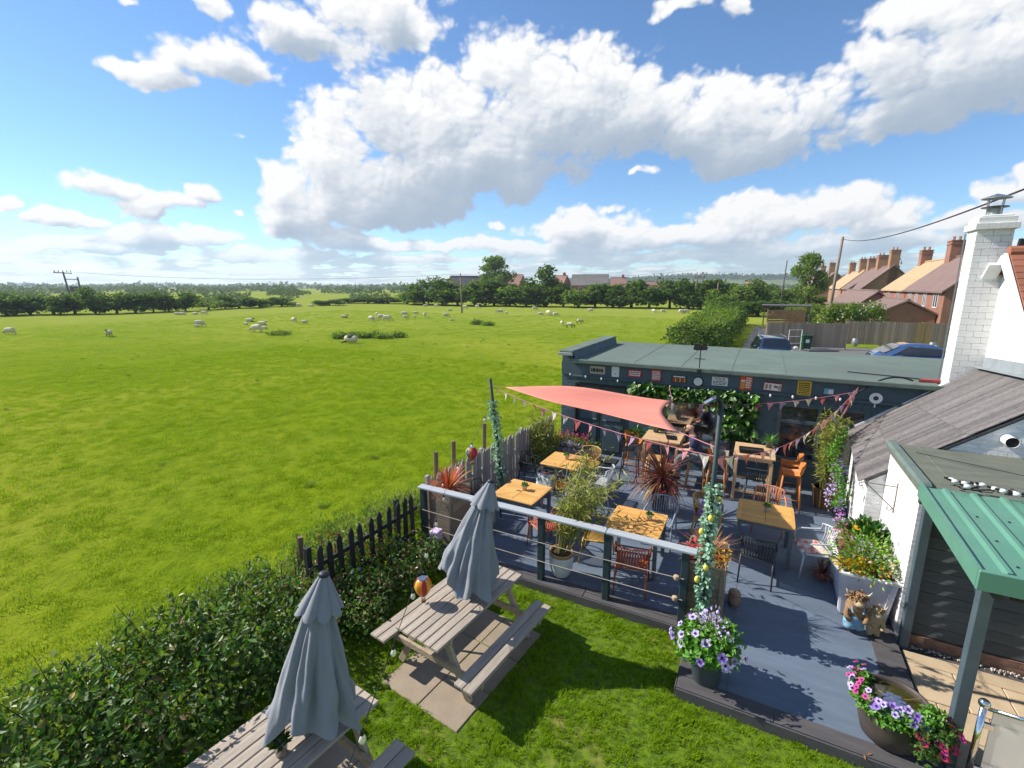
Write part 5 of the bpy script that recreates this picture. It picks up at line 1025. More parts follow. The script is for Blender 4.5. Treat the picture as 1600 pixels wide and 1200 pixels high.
# lean-to: planks down the slope in two lapped tiers
def lean(a, b): e = 1.70+(b-9.0)*.083; return 1.53+.765*(a-e)
lo = MB(); 
for k in range(1): lo.add([(1.74, 9.02, lean(1.74, 9.02)-.05), (2.0, 12.24, lean(2.0, 12.24)-.05), (3.9, 12.24, lean(3.9, 12.24)-.05), (3.9, 9.02, lean(3.9, 9.02)-.05), (1.74, 9.02, lean(1.74, 9.02)-.01), (2.0, 12.24, lean(2.0, 12.24)-.01), (3.9, 12.24, lean(3.9, 12.24)-.01), (3.9, 9.02, lean(3.9, 9.02)-.01)], [(0, 1, 2, 3), (4, 7, 6, 5), (0, 4, 5, 1), (1, 5, 6, 2), (2, 6, 7, 3), (3, 7, 4, 0)])
lo_ = lo.build('lean_to_roof', 'slate_plank', pub); npl = 34; wb = 3.24/npl
for k in range(npl):
    b = 9.0+wb*(k+.5); e = 1.70+(b-9.0)*.083; dz = random.uniform(0, .008)
    for (x0, x1, up) in ((e-.06, e+.44+random.uniform(-.012, .012), .004), (e+.38+random.uniform(-.012, .012), 2.9+.03*random.random(), .022), (2.86, 3.86, .036)):
        MB().beam((x0, b, lean(x0, b)+up+dz), (x1, b, lean(x1, b)+up+dz), wb*.95, .016, .003).build('plank', 'slate_plank', lo_)
fl = MB(); fl.beam((2.02, 12.26, lean(2.0, 12.24)+.05), (3.45, 12.26, lean(3.45, 12.24)+.06), .10, .05); fl.build('verge_flashing', 'white_paint', lo_)
fl = MB(); fl.beam((3.84, 9.0, lean(3.84, 9.0)+.10), (3.84, 12.24, lean(3.84, 12.24)+.10), .16, .03); fl.beam((3.89, 9.0, lean(3.84, 9.0)+.2), (3.89, 12.24, lean(3.84, 12.24)+.2), .03, .2); fl.build('wall_flashing', 'lead', lo_)
ww = MB(); ww.prism([(1.78, -.2), (1.78, lean(1.78, 9)-.08), (3.9, lean(3.9, 9)-.08), (3.9, -.2)], 9.04, 9.3, 1); ww.build('lean_to_front', 'white_brickwork', pub)
ww = MB(); ww.add([(1.78, 9.3, -.2), (2.03, 12.2, -.2), (2.03, 12.2, 1.5), (1.78, 9.3, 1.5), (1.9, 9.3, -.2), (2.15, 12.2, -.2), (2.15, 12.2, 1.5), (1.9, 9.3, 1.5)], [(0, 3, 2, 1), (4, 5, 6, 7), (2, 3, 7, 6), (0, 1, 5, 4)]); ww.build('lean_to_side', 'white_brickwork', pub)
MB().tube([(3.28, 9.04, 2.45), (3.28, 8.85, 2.45)], .075, 16, False).build('vent_pipe', 'white_paint', pub); MB().tube([(3.28, 9.03, 2.45), (3.28, 8.86, 2.45)], .062, 16).build('vent_mouth', 'dark_inside', pub)
# flat roofed block with boarded front
MB().box(2.0, 2.2, 7.36, 9.03, -.2, 2.08).build('side_wall', 'white_brickwork', pub)
MB().box(2.2, 8, 7.37, 9.03, -.2, 2.08).build('block_core', 'dark_inside', pub)
fr_ = MB().prism([(1.93, 7.12), (8, 7.12), (8, 9.03), (1.93, 9.03)], 2.1, 2.19).build('flat_roof', 'felt_old', pub)
MB().box(1.9, 2.05, 7.1, 9.02, 2.16, 2.25, .03).build('roof_upstand', 'felt_edge', fr_); MB().box(2.0, 8, 7.09, 7.2, 2.07, 2.2, .02).build('roof_drip', 'felt_edge', fr_); MB().box(2.3, 2.34, 7.2, 9.0, 2.19, 2.2, .004).build('felt_lap', 'felt_old', fr_)
MB().box(1.93, 8, 7.10, 7.16, 1.98, 2.068).build('fascia_board', 'black_board', pub)
bw_ = MB().box(2.12, 8, 7.33, 7.365, .1, 1.98).build('boarded_wall', 'dark_inside', pub); bd = MB(); bd.add([(2.14, 7.325, 0), (6, 7.325, 0), (6, 7.285, 0), (2.14, 7.285, 0), (2.14, 7.325, .136), (6, 7.325, .136), (6, 7.312, .136), (2.14, 7.312, .136)], [(0, 3, 2, 1), (4, 5, 6, 7), (3, 7, 6, 2), (0, 4, 7, 3), (1, 2, 6, 5), (0, 1, 5, 4)]); bdm = bd.mesh('cladding_board')
for k in range(12): put(bdm, 'cladding_board', 'black_board', bw_, loc=(0, random.uniform(-.002, .002), .12+k*.154))
MB().box(2.05, 2.14, 7.26, 7.36, 0, 1.98, .008).build('corner_board', 'black_board', pub)
MB().box(2.12, 8, 7.27, 7.36, -.2, .1).build('plinth', 'plinth_brick', pub)

# ---------------------------------------------------------------- green metal canopy
cn = thing('canopy', 'green metal canopy on square teal posts over the patio', 'canopy', L(0, 0, 0), TH)
zc = lambda b: 2.155+(b-5.15)*.05
t_ = MB(); t_.add([(1.9, 5.17, zc(5.17)), (6, 5.17, zc(5.17)), (6, 6.98, zc(6.98)), (1.9, 6.98, zc(6.98)), (1.9, 5.17, zc(5.17)-.02), (6, 5.17, zc(5.17)-.02), (6, 6.98, zc(6.98)-.02), (1.9, 6.98, zc(6.98)-.02)], [(0, 1, 2, 3), (4, 7, 6, 5), (0, 4, 5, 1), (1, 5, 6, 2), (2, 6, 7, 3), (3, 7, 4, 0)]); sheet = t_.build('roof_sheet', 'green_metal', cn)
for k in range(14):
    a = 2.06+k*.25; rb = MB(); rb.add([(a, 5.2, zc(5.2)), (a+.075, 5.2, zc(5.2)), (a+.055, 5.2, zc(5.2)+.035), (a+.02, 5.2, zc(5.2)+.035), (a, 6.95, zc(6.95)), (a+.075, 6.95, zc(6.95)), (a+.055, 6.95, zc(6.95)+.035), (a+.02, 6.95, zc(6.95)+.035)], [(0, 1, 2, 3), (4, 7, 6, 5), (3, 2, 6, 7), (0, 3, 7, 4), (2, 1, 5, 6)]); rb.build('rib', 'green_metal', sheet)
    if k < 3:
        for q in (5.4, 5.85, 6.35): MB().lathe([(.012, 0), (.012, .008), (.004, .012)], 6, (a+.15, q, zc(q))).build('screw', 'iron', sheet)
fs_ = MB(); fs_.add([(1.87, 5.15, zc(5.15)-.13), (1.9, 5.15, zc(5.15)-.13), (1.9, 5.15, zc(5.15)+.045), (1.87, 5.15, zc(5.15)+.045), (1.87, 7.0, zc(7.0)-.13), (1.9, 7.0, zc(7.0)-.13), (1.9, 7.0, zc(7)+.045), (1.87, 7.0, zc(7)+.045)], [(0, 1, 2, 3), (4, 7, 6, 5), (3, 2, 6, 7), (0, 3, 7, 4), (1, 5, 6, 2), (0, 4, 5, 1)]); fs_.build('verge_trim', 'green_metal', cn)
MB().box(1.872, 6, 5.12, 5.168, zc(5.15)-.14, zc(5.15)+.043, .006).build('fascia', 'green_metal', cn)
for b in (5.42, 7.18): MB().box(2.0, 2.1, b-.05, b+.05, -.06, 2.02, .006).build('post', 'teal_frame', cn)
MB().box(2.02, 2.08, 5.2, 7.1, 1.93, 2.02).build('beam', 'teal_timber', cn); MB().beam((2.05, 5.47, 1.75), (2.05, 5.75, 1.98), .05, .06).build('brace', 'teal_timber', cn)
# ================================================================ terrace things
def Lw(x, y, z=0.0): return Vector((x, y, z))
# ---- front railing: posts, capping rail, ropes
rl = thing('railing', 'teal post railing with pale grey capping rail along the deck front', 'railing', L(-5.1, 6.24, 0), TH)
for i, x in enumerate((.06, 1.28, 2.36, 3.42, 4.5)): MB().box(x-.05, x+.05, -.05, .05, -.15, 1.09, .008).build('post', 'teal_timber', rl)
for x0, x1 in ((-.02, 1.25), (1.255, 3.40), (3.405, 4.64)): MB().box(x0, x1, -.075, .075, 1.09, 1.13, .008).build('capping_rail', 'rail_timber', rl)
for z in (.38, .70): MB().tube(catenary((.06, -.055, z), (4.5, -.055, z), .03, 16), .006, 5).build('rope', 'wire', rl)
for z in (.38, .70): MB().lathe([(.012, -.03), (.035, -.025), (.04, .0), (.035, .025), (.012, .03)], 8, (4.40, -.055, z)).build('rope_knot', 'cork', rl)

# ---- pickets
def picket_fence(label, p0, p1, n, h, mtn, wd=.085, zb=FZ, tops=None, rails=(.3, .75)):
    p0, p1 = Vector(p0), Vector(p1); d = p1-p0; ln = d.length; o = thing('picket_fence', label, 'fence', p0, math.atan2(d.y, d.x))
    me = cached('picket', lambda: MB().prism([(-.043, 0), (.043, 0), (.043, .92), (0, 1.0), (-.043, .92)], -.01, .01, 1).mesh('picket'))
    for i in range(n): put(me, 'picket', mtn, o, loc=(ln*(i+.5)/n, -.03+random.uniform(-.006, .006), zb), rot=(random.uniform(-.02, .02), random.uniform(-.03, .03), 0), scale=(wd/.086, 1, (h if tops is None else tops[i])*random.uniform(.98, 1.02)))
    for z in rails: MB().box(-.05, ln+.05, -.015, .03, zb+z-.035, zb+z+.035, .005).build('rail', mtn, o)
    for k in range(int(ln/1.8)+1): MB().box(min(k*1.8, ln)-.04, min(k*1.8, ln)+.04, .032, .11, zb-.1, zb+h*.98, .008).build('post', mtn, o)
    return o
picket_fence('black picket fence rising out of the hedge beside the deck', L(-5.38, 4.1), L(-5.3, 6.3), 11, 1.10, 'black_picket', .095)
picket_fence('weathered grey close picket fence along the left of terrace', L(-5.28, 6.75), L(-4.98, 12.0), 44, 1.24, 'grey_picket', .105)
for a, b, h, lab in ((-5.62, 7.35, 1.45, 'rough wooden post behind the red flax planter'), (-5.6, 7.95, 1.5, 'second rough post behind the picket fence'), (-5.7, 9.4, 1.5, 'short post just beyond the grey picket fence'), (-6.25, 4.55, .80, 'weathered stump post standing in the field weeds')):
    o = MB().tube([(0, 0, -.2), (.02, 0, h*.5), (.03, .01, h)], [.05, .048, .045], 8).build('fence_post', 'brown_post', loc=L(a, b, FZ)); tag(o, lab, 'post', 'rough posts behind the pickets')

# ---- near laurel hedge and weeds
hd = thing('laurel_hedge', 'dark glossy laurel hedge between lawn and sheep field', 'hedge', L(-5.3, 2.2, FZ), TH); r_ = random.Random(21); bl = []
for i in range(40):
    b = -4.2+i*.178; h = (1.10 if b < .9 else max(.5, 1.10-.55*(b-.9)))
    for j in range(3): x = (-.55, 0., .52)[j]+r_.uniform(-.12, .12); bl.append((x, b+r_.uniform(-.1, .1), h*r_.uniform(.45, .62)-(.06 if j == 2 else 0), .34, .30, h*r_.uniform(.36, .50)))
P_, Nn = clump_points(26000, bl, 22, .72); P_[:, 2] = np.clip(P_[:, 2], .03, None); rr_ = np.random.default_rng(2).random(len(P_)); up = (P_[:, 2] > .62) & (rr_ < .26); dead = rr_ > .975; P_[:, 2] += .05*np.sin(P_[:, 1]*5.1)+.04*np.sin(P_[:, 1]*11+P_[:, 0]*4)
ok_ = ~up & ~dead; big_ = rr_ > .55; MB().arr(*leaf_block(P_[ok_ & big_], .088, .50, Nn[ok_ & big_], seed=22, flat=.28, six=True)).arr(*leaf_block(P_[ok_ & ~big_], .06, .56, Nn[ok_ & ~big_], seed=24, flat=.28, six=True)).build('foliage', 'hedge_leaf', hd, kind='stuff'); MB().arr(*leaf_block(P_[dead], .07, .5, Nn[dead], seed=25, six=True)).build('dead_leaves', 'dead_leaf', hd, kind='stuff')
MB().arr(*leaf_block(P_[up], .075, .5, Nn[up], seed=23, flat=.2, six=True)).build('young_leaves', 'hedge_leaf_young', hd, kind='stuff')
w = MB()
for b in bl[::3]: w.tube([(b[0], b[1], 0), (b[0]+.05, b[1], .35), (b[0]-.05, b[1]+.08, .8)], [.025, .018, .006], 5)
for k in range(150): b = r_.choice(bl); w.tube([(b[0], b[1], b[2]), (b[0]+r_.uniform(-.3, .3), b[1]+r_.uniform(-.3, .3), b[2]+b[5]*r_.uniform(.9, 1.3))], [.007, .003], 4)
w.build('stems', 'bark', hd, kind='stuff')
wd_ = thing('weed_strip', 'tall weeds and long grass on field side of the hedge', 'weeds', L(-6.35, 3.4, FZ), TH); bl = [(r_.uniform(-.5, .6), -6+i*.15, r_.uniform(.12, .46), .3, .28, .32) for i in range(68)]
P_, Nn = clump_points(12000, bl, 31, .2); P_[:, 2] = np.abs(P_[:, 2]); MB().arr(*leaf_block(P_, .085, .3, None, seed=31, dirs=np.tile([0, 0, .9], (len(P_), 1)), jit=.7)).build('foliage', 'weed_leaf', wd_, kind='stuff')
V_, F_ = blade_block(1500, .0, .62, .007, .5, 77, .5, 3); q_ = np.random.default_rng(7); V_ = V_.reshape(1500, -1, 3); V_[:, :, 0] += q_.normal(size=1500)[:, None]*.28-.05; V_[:, :, 1] += q_.uniform(-6.2, 4.2, 1500)[:, None]; V_[:, :, 2] *= q_.uniform(.6, 1.5, 1500)[:, None]; MB().arr(V_.reshape(-1, 3), F_).build('seed_stalks', 'weed_stalk', wd_, kind='stuff')
sb = thing('flower_bed', 'mixed shrubs with purple and red leaves at fence corner', 'shrubs', L(-4.75, 5.2, FZ), TH); bl = [(r_.uniform(-.35, .4), r_.uniform(-1.1, .85), r_.uniform(.2, .42), .28, .28, .26) for i in range(24)]
P_, Nn = clump_points(5200, bl, 41, .55); P_[:, 2] = np.abs(P_[:, 2]); k = np.random.default_rng(1).random(len(P_))
MB().arr(*leaf_block(P_[k < .80], .07, .55, Nn[k < .80], seed=41)).build('foliage', 'hedge_leaf', sb, kind='stuff'); MB().arr(*leaf_block(P_[(k >= .80) & (k < .9)], .07, .55, Nn[(k >= .8) & (k < .9)], seed=42)).build('purple_leaves', 'red_blade', sb, kind='stuff'); MB().arr(*leaf_block(P_[(k >= .9) & (k < .97)], .06, .55, Nn[(k >= .9) & (k < .97)], seed=43)).build('yellow_leaves', 'hedge_leaf_young', sb, kind='stuff'); MB().arr(*leaf_block(P_[k >= .985], .06, .8, Nn[k >= .985], seed=44)).build('blossom', 'flower_lilac', sb, kind='stuff')
bs = thing('berry_bush', 'straggly reddish bush growing through the picket fence', 'bush', L(-5.55, 4.7, FZ), TH); bl = [(r_.uniform(-.4, .3), r_.uniform(-1.2, 1.2), r_.uniform(.35, .62), .3, .3, .28) for i in range(18)]
P_, Nn = clump_points(3000, bl, 51, .4); k = np.random.default_rng(4).random(len(P_)); MB().arr(*leaf_block(P_[k < .8], .06, .5, Nn[k < .8], seed=51)).build('foliage', 'weed_leaf', bs, kind='stuff'); MB().arr(*leaf_block(P_[k > .88], .055, .5, Nn[k > .88], seed=52)).build('red_leaves', 'orange_blade', bs, kind='stuff')
w = MB()
for b in bl: w.tube([(b[0]*.4, b[1]*.7, 0), (b[0], b[1], b[2]), (b[0]+.1, b[1]+.1, b[2]+.3)], [.012, .007, .003], 4)
w.build('stems', 'bark', bs, kind='stuff')

# ---- picnic tables on their slabs
def picnic(label, loc, rz):
    o = thing('picnic_table', label, 'picnic table', loc, rz, 'wooden picnic tables on the lawn')
    bm = cached('pt_top', lambda: MB().box(-.86, .86, -.053, .053, -.018, .018, .006).mesh('top_board')); sm = cached('pt_seat', lambda: MB().box(-.86, .86, -.062, .062, -.018, .018, .006).mesh('seat_board'))
    for k in range(6): put(bm, 'top_board', 'old_timber', o, loc=(random.uniform(-.006, .006), -.288+k*.115, .742))
    for s in (-1, 1):
        for k in range(2): put(sm, 'seat_board', 'old_timber', o, loc=(random.uniform(-.006, .006), s*(.62+k*.132), .435))
    for x in (-.62, .62):
        sg = 1 if x < 0 else -1
        MB().box(x-.02, x+.02, -.33, .33, .655, .722, .004).build('top_bearer', 'frame_timber', o); MB().box(x-.045, x-.005, -.80, .80, .335, .415, .004).build('seat_bearer', 'frame_timber', o)
        for s in (-1, 1): MB().beam((x+.022, s*.20, .70), (x+.022, s*.56, .0), .045, .09, .004, up=(0, 1, 0)).build('leg', 'frame_timber', o)
        MB().beam((x+.06*sg, 0, .39), (x+.36*sg, 0, .68), .07, .04, .004).build('brace', 'frame_timber', o)
    return o
def slab_bed(label, loc, rz, nx=4, ny=2, s=.6):
    o = thing('slab_bed', label, 'paving', loc, rz, 'slab beds under the picnic tables'); me = cached('slab', lambda: MB().box(-.295, .295, -.295, .295, -.03, .014, .008).mesh('slab'))
    for i in range(nx):
        for j in range(ny): put(me, 'slab', 'slab_pink', o, loc=((i-(nx-1)/2)*s, (j-(ny-1)/2)*s, random.uniform(-.004, .004)), rot=(0, 0, random.uniform(-.012, .012)))
PT1, PT2 = Lw(-.62, 5.44, -.13), Lw(-2.06, 3.38, -.13); PR = R(55.8)
slab_bed('pinkish paving slabs under the farther picnic table', PT1+Vector((.03, -.12, -.002)), PR, 3, 2, .6); slab_bed('paving slabs under the nearest picnic table', PT2+Vector((.05, -.1, -.002)), PR, 3, 2, .6)
picnic('weathered picnic table in mid lawn, the farther of two', PT1+Vector((0, 0, .014)), PR); picnic('picnic table cut by the bottom edge, the nearer of two', PT2+Vector((0, 0, .014)), PR)

# ---- folded parasols
def parasol(label, base, top, seed):
    base, top = Vector(base), Vector(top); ax = top-base; h = ax.length; r = random.Random(seed)
    o = thing('parasol', label, 'parasol', base, r.uniform(0, 6), 'folded grey parasols in the picnic tables'); o.rotation_mode = 'QUATERNION'; o.rotation_quaternion = ax.to_track_quat('Z', 'Y')
    n = 96; rows = 26; z0, z1 = .24, h-.13; vs = []; fs = []; ph = [r.uniform(0, 6) for _ in range(6)]
    for j in range(rows+1):
        t = j/rows; z = z1+(z0-z1)*t; R0 = .060+.41*t**.9
        for k in range(n):
            a = 2*PI*k/n; fold = abs(math.sin(4*a+ph[0]+.5*math.sin(2.2*t+ph[1])))**.75
            q = R0*(.60+.34*fold*(.7+.45*math.sin(a*1.0+ph[5])*math.sin(a*2+ph[2]))+.09*math.sin(9*a+4*t+ph[2])*t+.05*math.sin(17*a-5*t)+.035*math.sin(23*t+3*a)*math.sin(5*a+ph[1])*t)*(1+.14*math.sin(a+ph[3])*t)
            vs.append((q*math.cos(a+.25*t), q*math.sin(a+.25*t), z+(.10*math.sin(2*a+ph[4])+.07*math.sin(5*a+ph[5]))*t*t*1.0))
    for j in range(rows):
        for k in range(n): fs.append((j*n+k, j*n+(k+1) % n, (j+1)*n+(k+1) % n, (j+1)*n+k))
    MB().add(vs, fs).build('canopy', 'parasol_cloth', o, True)
    vs = []; fs = []; n2 = 64; rows2 = 8
    for j in range(rows2+1):
        t = j/rows2; z = h-.005-.30*t
        for k in range(n2):
            a = 2*PI*k/n2; q = (.04+.165*t)*(.74+.28*abs(math.sin(4*a+ph[0]))**.8); vs.append((q*math.cos(a), q*math.sin(a), z-.03*abs(math.sin(4*a+ph[0]))*t))
    for j in range(rows2):
        for k in range(n2): fs.append((j*n2+k, j*n2+(k+1) % n2, (j+1)*n2+(k+1) % n2, (j+1)*n2+k))
    MB().add(vs, fs).build('wind_cap', 'parasol_cloth', o, True)
    MB().lathe([(.046, 0), (.048, .02), (.03, .035), (.012, .04)], 14, (0, 0, h-.012)).build('finial', 'parasol_cap', o, True)
    MB().tube([(0, 0, -.62), (0, 0, h-.02)], .019, 10).build('pole', 'grey_metal', o); MB().tube([(.10, .02, h-.34), (.12, .03, h-.46), (.115, .03, h-.5)], .004, 4).build('cord', 'white_paint', o)
parasol('folded grey parasol standing in the nearest picnic table', (-1.86, 3.55, .62), (-1.645, 3.72, 2.13), 1); parasol('folded grey parasol standing in the farther picnic table', (-.68, 5.56, .62), (-.275, 5.78, 2.11), 5)

# ---- potted plants
def succulent(label, loc, s=1.0, group='little pots on the tables', potm='pot_small', leafm='succulent', n=110, sp=.06, hh=.06):
    o = thing('pot_plant', label, 'pot plant', loc, random.uniform(0, 6), group, s)
    MB().lathe([(.036, 0), (.048, .085), (.05, .09), (.044, .09), (.04, .075), (.0, .07)], 14).build('pot', potm, o, True)
    q = np.random.default_rng(int(abs(loc[0]*100))+3); d = q.normal(size=(n, 3)); d[:, 2] = np.abs(d[:, 2])+.3; d /= np.linalg.norm(d, axis=1, keepdims=True)
    MB().arr(*leaf_block(d*np.array([sp, sp, hh])*.6+np.array([0, 0, .08]), .05, .32, None, seed=3, dirs=d, jit=.25)).build('foliage', leafm, o)
tops = {'T1': (-1.53, 7.45), 'T2': (.38, 8.78), 'T3': (-3.62, 9.53), 'T4': (-3.76, 7.62)}
tl_ = {'T1': 'square slatted teak table just inside the railing, nearest one', 'T2': 'square slatted teak table on the right, by the white planter', 'T3': 'square slatted teak table by the flower trough and shed door', 'T4': 'square slatted teak table behind the farther parasol'}
for k, (a, b) in tops.items():
    o = thing('teak_table', tl_[k], 'table', L(a, b, 0), TH+random.uniform(-.04, .04), 'teak tables on the terrace')
    sl = cached('tt_slat', lambda: MB().box(-.196, .196, -.035, .035, -.012, .012, .004).mesh('slat')); ed = cached('tt_edge', lambda: MB().box(-.43, .43, -.028, .028, -.013, .013, .004).mesh('edge'))
    for s in (-1, 1):
        for j in range(10): put(sl, 'slat', 'teak', o, loc=(s*.199, -.342+j*.076, .735))
        put(ed, 'edge_board', 'teak', o, loc=(0, s*.41, .735)); put(ed, 'edge_board', 'teak', o, loc=(s*.412, 0, .7345), rot=(0, 0, PI/2), scale=(.90, 1, 1))
    MB().box(-.41, .41, -.41, .41, .665, .72).build('frame', 'grey_metal', o)
    for x in (-1, 1):
        for y in (-1, 1): MB().box(x*.385-.03, x*.385+.03, y*.385-.03, y*.385+.03, 0, .664, .005).build('leg', 'grey_metal', o)
for k, lab, dx, dy in (('T1', 'tiny potted succulent on the nearest teak table', .18, .12), ('T2', 'tiny potted succulent on the right hand teak table', .02, .06), ('T3', 'tiny potted succulent on the teak table by the trough', .0, .08), ('T4', 'tiny potted succulent on the table behind the parasol', .02, .06)):
    succulent(lab, L(tops[k][0]+dx, tops[k][1]+dy, .748))
succulent('small silver pot with a dark plant on nearest picnic table', Lw(-1.99, 3.36, .647), 1.25, None, 'steel', 'hedge_leaf'); succulent('small glassy green plant pot at the farther parasol pole', Lw(-.50, 5.62, .647), .8, None, 'bulb_clear', 'hedge_leaf')

# ---- slatted terrace chairs
def chair_meshes():
    s = MB()   # seat: frame and front-to-back slats, gently dished
    for i in range(11): x = -.2+i*.04; s.beam((x, -.2, .445), (x, .21, .455), .026, .014, .003)
    s.beam((-.23, .215, .45), (.23, .215, .45), .03, .022, .006); s.beam((-.22, -.21, .44), (.22, -.21, .44), .03, .022, .006)
    for x in (-.225, .225): s.beam((x, -.21, .442), (x, .22, .452), .026, .024, .006)
    b = MB(); top = []; bot = []
    for i in range(12):
        t = -1+2*i/11; x = t*.235; yt = -.30+.10*t*t; yb = -.215+.03*t*t; top.append((x, yt, .80-.015*t*t)); bot.append((x*.93, yb, .47))
    for p, q in zip(top[1:-1], bot[1:-1]): m_ = ((p[0]+q[0])/2, (p[1]+q[1])/2-.015, (p[2]+q[2])/2); b.tube([q, m_, p], .0085, 5)
    b.tube([(-.24, -.19, .66)]+top+[(.24, -.19, .66)], .014, 7); b.tube(bot, .011, 6)
    arm = MB(); arm.tube([(.255, .19, .44), (.265, .19, .60), (.268, .12, .655), (.262, -.08, .665), (.245, -.20, .69), (.235, -.205, .785)], .014, 7)
    lf = MB().tube([(.24, .20, .455), (.255, .235, 0)], [.017, .012], 7); lb_ = MB().tube([(.225, -.20, .46), (.235, -.275, 0)], [.017, .012], 7)
    return s.mesh('seat'), b.mesh('backrest', True), arm.mesh('arm', True), lf.mesh('leg', True), lb_.mesh('leg', True)
CH = chair_meshes()
def chair(label, a, b, face, mtn):
    """face: direction the sitter looks, as an angle in the terrace frame (0 = +a)"""
    o = thing('terrace_chair', label, 'chair', L(a, b, 0), TH+face-PI/2, 'slatted armchairs on the terrace')
    put(CH[0], 'seat', mtn, o); put(CH[1], 'backrest', mtn, o)
    for s in (1, -1): put(CH[2], 'arm', mtn, o, scale=(s, 1, 1)); put(CH[3], 'leg', mtn, o, scale=(s, 1, 1)); put(CH[4], 'leg', mtn, o, scale=(s, 1, 1))
    return o
H_ = PI/2
chair('blue grey slatted chair behind the nearest teak table', -1.28, 8.28, -H_-.08, 'chair_blue'); chair('dark terracotta slatted chair against the railing, nearest table', -1.42, 6.72, H_+.15, 'chair_terracotta'); chair('mustard yellow chair at left of the nearest teak table', -2.12, 7.22, .1, 'chair_yellow')
chair('coral slatted chair behind the right hand teak table', .46, 9.66, -H_, 'chair_coral'); chair('yellow chair with a purple cushion, left of right hand table', -.52, 8.85, -.1, 'chair_yellow'); chair('pale grey white chair at right of the right hand table', 1.08, 8.42, PI+.25, 'chair_white'); chair('dark slatted chair in front of the right hand table', .30, 7.88, H_-.05, 'chair_dark')
chair('mustard yellow chair at far corner of the table by the trough', -3.35, 10.32, -H_-.15, 'chair_yellow'); chair('dark grey chair against the picket fence by the trough', -4.42, 9.42, 0.1, 'chair_dark'); chair('terracotta chair in front of the table by the trough', -3.5, 8.78, H_, 'chair_terracotta'); chair('pale chair half hidden behind bamboo leaves', -2.78, 9.45, PI, 'chair_white')
chair('dark grey chair beside the wooden planter behind the railing', -4.52, 7.5, .1, 'chair_dark'); chair('terracotta chair at right of the table behind the parasol', -3.05, 7.15, PI-.6, 'chair_terracotta')
def cushion(label, a, b, z, rz, tilt, mtn):
    o = MB(); n = 10; vs = []; fs = []
    for s in (-1, 1):
        for i in range(n+1):
            for j in range(n+1):
                u, v = -1+2*i/n, -1+2*j/n; e = (1-u**4)*(1-v**4); vs.append((u*.21*(1-.05*(1-abs(v))), v*.21*(1-.05*(1-abs(u))), s*.055*e**.6))
    q = (n+1)**2
    for s in range(2):
        for i in range(n):
            for j in range(n): k = s*q+i*(n+1)+j; f = (k, k+1, k+n+2, k+n+1); fs.append(f if s == 0 else f[::-1])
    ob = o.add(vs, fs).build('cushion', mtn, smooth=True, loc=L(a, b, z)); ob.rotation_euler = (tilt, 0, TH+rz); tag(ob, label, 'cushion', 'patterned cushions on the chairs')
cushion('blue and cream patterned cushion behind the far table', -3.62, 8.38, .62, 0, 1.25, 'cushion_floral'); cushion('purple floral cushion propped in the yellow chair', -.62, 8.87, .62, -H_, 1.2, 'cushion_purple'); cushion('bright floral seat cushion on the pale grey chair', 1.05, 8.42, .475, .3, 0, 'cushion_bright')

# ---- high bar tables and stools
def bar_table(label, a, b, w, d):
    o = thing('bar_table', label, 'bar table', L(a, b, 0), TH, 'high bar tables by the shed'); n = 6
    for k in range(n): MB().box(-w/2, w/2, -d/2+k*d/n+.004, -d/2+(k+1)*d/n-.004, 1.03, 1.065, .004).build('top_board', 'bar_wood', o)
    MB().box(-w/2+.05, w/2-.05, -d/2+.05, d/2-.05, .95, 1.03).build('apron', 'bar_wood', o)
    for x in (-1, 1):
        for y in (-1, 1): MB().box(x*(w/2-.06)-.03, x*(w/2-.06)+.03, y*(d/2-.06)-.03, y*(d/2-.06)+.03, 0, .95, .005).build('leg', 'bar_wood', o)
    for y in (-1, 1): MB().box(-w/2+.09, w/2-.09, y*(d/2-.06)-.02, y*(d/2-.06)+.02, .22, .27).build('foot_rail', 'bar_wood', o)
bar_table('high wooden bar table behind the red cordyline', -1.82, 11.35, .86, .82); bar_table('high wooden bar table right of the pole, with black tray', .14, 11.25, .80, .95)
